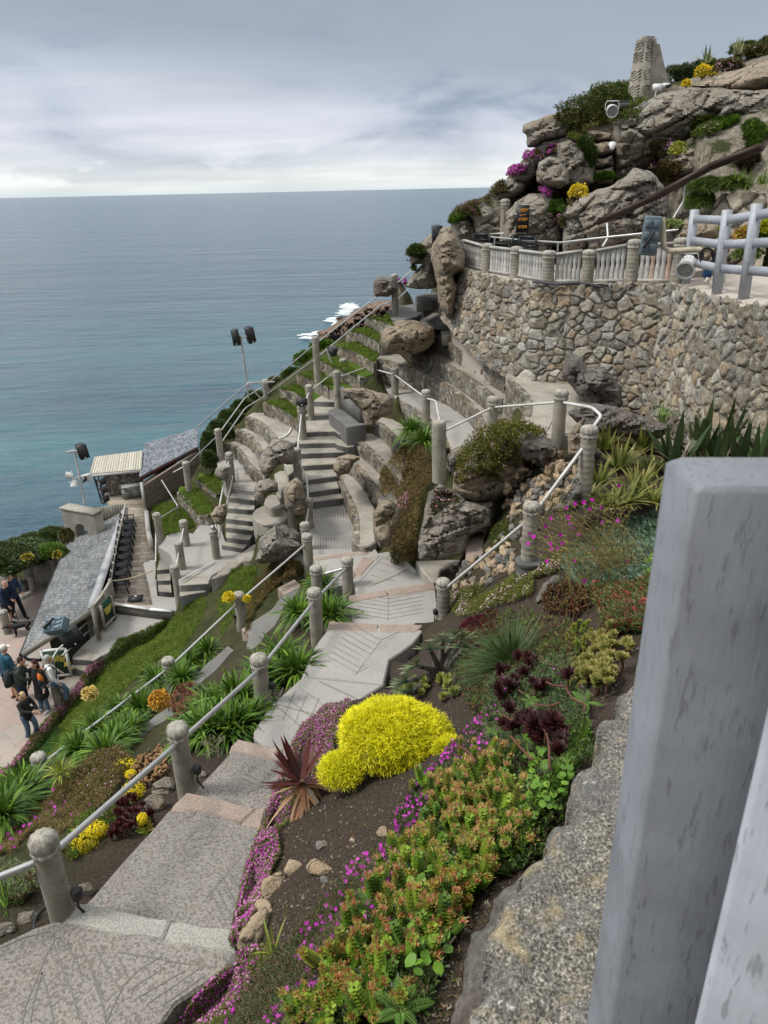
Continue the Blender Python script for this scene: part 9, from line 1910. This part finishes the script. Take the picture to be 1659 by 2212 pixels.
on(a,'backpack','orange and black backpack on the back of the white jacketed man','backpack',pack((.65,.16,.03),(.03,.035,.05)),None)
a = person('young man in a dark green sweater and navy trousers looking at something in his hands','R11',300,1665,R_(-75),(.035,.045,.035),(.015,.025,.06),(.04,.025,.018),lean=.12,nod=.06,arms=[((-.24,.14,1.16),(-.10,.36,1.12)),((.24,.14,1.16),(.10,.36,1.12))])
on(a,'backpack','black backpack on the back of the man in the dark sweater','backpack',pack((.03,.033,.033),(.02,.022,.022)),None)
person('man in a teal padded jacket, shorts and white cap seen from behind','R11',175,1525,R_(-40),(.018,.075,.11),(.16,.15,.13),(.5,.5,.48),shorts=True,cap=(.62,.58,.52),shoes=(.10,.05,.03),arms=[((-.27,.06,1.16),(-.20,.24,1.02)),((.27,.06,1.16),(.25,.3,1.05))],s=.93)
person('woman with long dark hair in a long black coat beside the mossy post','R11',500,1650,R_(160),(.012,.012,.014),(.10,.16,.24),(.055,.02,.014),hairlen=.38,coat=.32,shoes=(.6,.6,.6),s=.86)
a = person('blonde woman in black going down the steps, sunglasses on her head','R11',350,1965,R_(-110),(.014,.014,.016),(.08,.12,.18),(.48,.34,.17),hairlen=.22,arms=[((-.25,.12,1.2),(-.12,.38,1.1)),((.26,.15,1.25),(.12,.42,1.22))],kn=[((-.10,.22,.56),(-.11,.06,.12)),((.10,.08,.48),(.11,-.06,.06))],s=.80,z=ZP-.15,lean=.1)
b_ = MB();b_.tube([(-.12,.04,1.70),(0,.10,1.72),(.12,.04,1.70)],.018,n=6);b_.build('sunglasses',BLACK,a)
on(a,'shoulder_bag','black shoulder bag with a pale strap on the blonde woman in black','bag',lambda r: (lambda b,q: (b.box((-.2,-.10,.92),(.10,.26,.26)),b.build('bag',BLACK,r),q.tube([(.14,.02,1.46),(-.02,.15,1.25),(-.2,-.05,1.04),(-.1,-.16,1.2),(.12,-.04,1.46)],.012,n=5),q.build('strap',WHITE,r)))(MB(),MB()),None)
person('elderly man in a navy jacket and grey shorts at the left edge','R11',110,715,R_(-100),(.012,.022,.05),(.035,.04,.05),(.45,.25,.2),shorts=True,lean=.2,nod=.05,arms=[((-.25,.1,1.15),(-.2,.25,.92)),((.26,.14,1.15),(.2,.3,.9))],s=.86)
a = person('blonde woman in a navy gilet with grey sleeves walking with a stick','R11',200,640,R_(-120),(.02,.04,.08),(.01,.01,.014),(.50,.40,.24),hairlen=.10,lean=.1,kn=[((-.10,.14,.50),(-.11,.24,.09)),((.10,.02,.48),(.11,-.16,.12))],arms=[((-.26,.04,1.15),(-.2,.25,1.0)),((.26,.06,1.15),(.26,.28,1.0))],s=.88)
on(a,'walking_stick','thin black walking stick held by the woman in the gilet','walking stick',lambda r: (lambda b,h: (b.tube([(.27,.34,1.0),(.28,.42,0)],.012),b.build('shaft',BLACK,r),h.tube([(.27,.24,1.02),(.27,.36,1.03)],.016),h.build('handle',BLACK,r)))(MB(),MB()),None)
person('woman with long fair hair in a grey hooded top at the left edge','R11',30,1290,R_(-60),(.26,.27,.29),(.07,.11,.17),(.42,.34,.24),hairlen=.32,shoes=(.6,.6,.6),s=.88)
def dog():
 loc = P('R11',250,825,ZP);e = empty('dog',loc,'black labrador standing with lowered head beside the couple','dog',rz=R_(200));e.scale = (.66,)*3;b = MB()
 limb(b,[(.30,0,.50),(.12,0,.49),(-.15,0,.50),(-.32,0,.50)],[.13,.145,.12,.12]);b.ball((.24,0,.44),(.14,.11,.16));limb(b,[(.32,0,.52),(.44,0,.56),(.54,0,.56)],[.10,.085,.08]);b.ball((.58,0,.56),(.10,.085,.09));limb(b,[(.62,0,.54),(.74,0,.50)],[.055,.04])
 for q in (-1,1):
  limb(b,[(.24,q*.08,.45),(.26,q*.085,.27),(.25,q*.085,.04)],[.065,.04,.028]);b.ball((.28,q*.085,.03),(.05,.035,.03));limb(b,[(-.28,q*.08,.46),(-.20,q*.09,.30),(-.36,q*.09,.18),(-.34,q*.09,.04)],[.10,.06,.032,.028]);b.ball((-.31,q*.09,.03),(.05,.035,.03));limb(b,[(.55,q*.07,.60),(.54,q*.10,.52)],[.03,.028])
 limb(b,[(-.40,0,.55),(-.52,0,.60),(-.66,0,.56)],[.035,.026,.014]);remesh(b,'body',plain('black_fur',(.012,.011,.011),.55,0,.3,60.,.5),e,.014,2);c = MB();t = np.linspace(0,2*pi,14);c.tube([(.42+.02*cos(q),.095*sin(q),.555+.09*cos(q)) for q in t],.012,n=6);c.build('collar',col_m((.3,.05,.04)),e)
dog()
# unseen block added behind the viewer to shade the near post face
shade_block = MB();shade_block.box((2.5,-2.4,.9),(14,.4,6.2),(.3,)*3);tag(shade_block.build('building',ROCKW),'unseen granite block added behind the viewer to shade the near post','building')
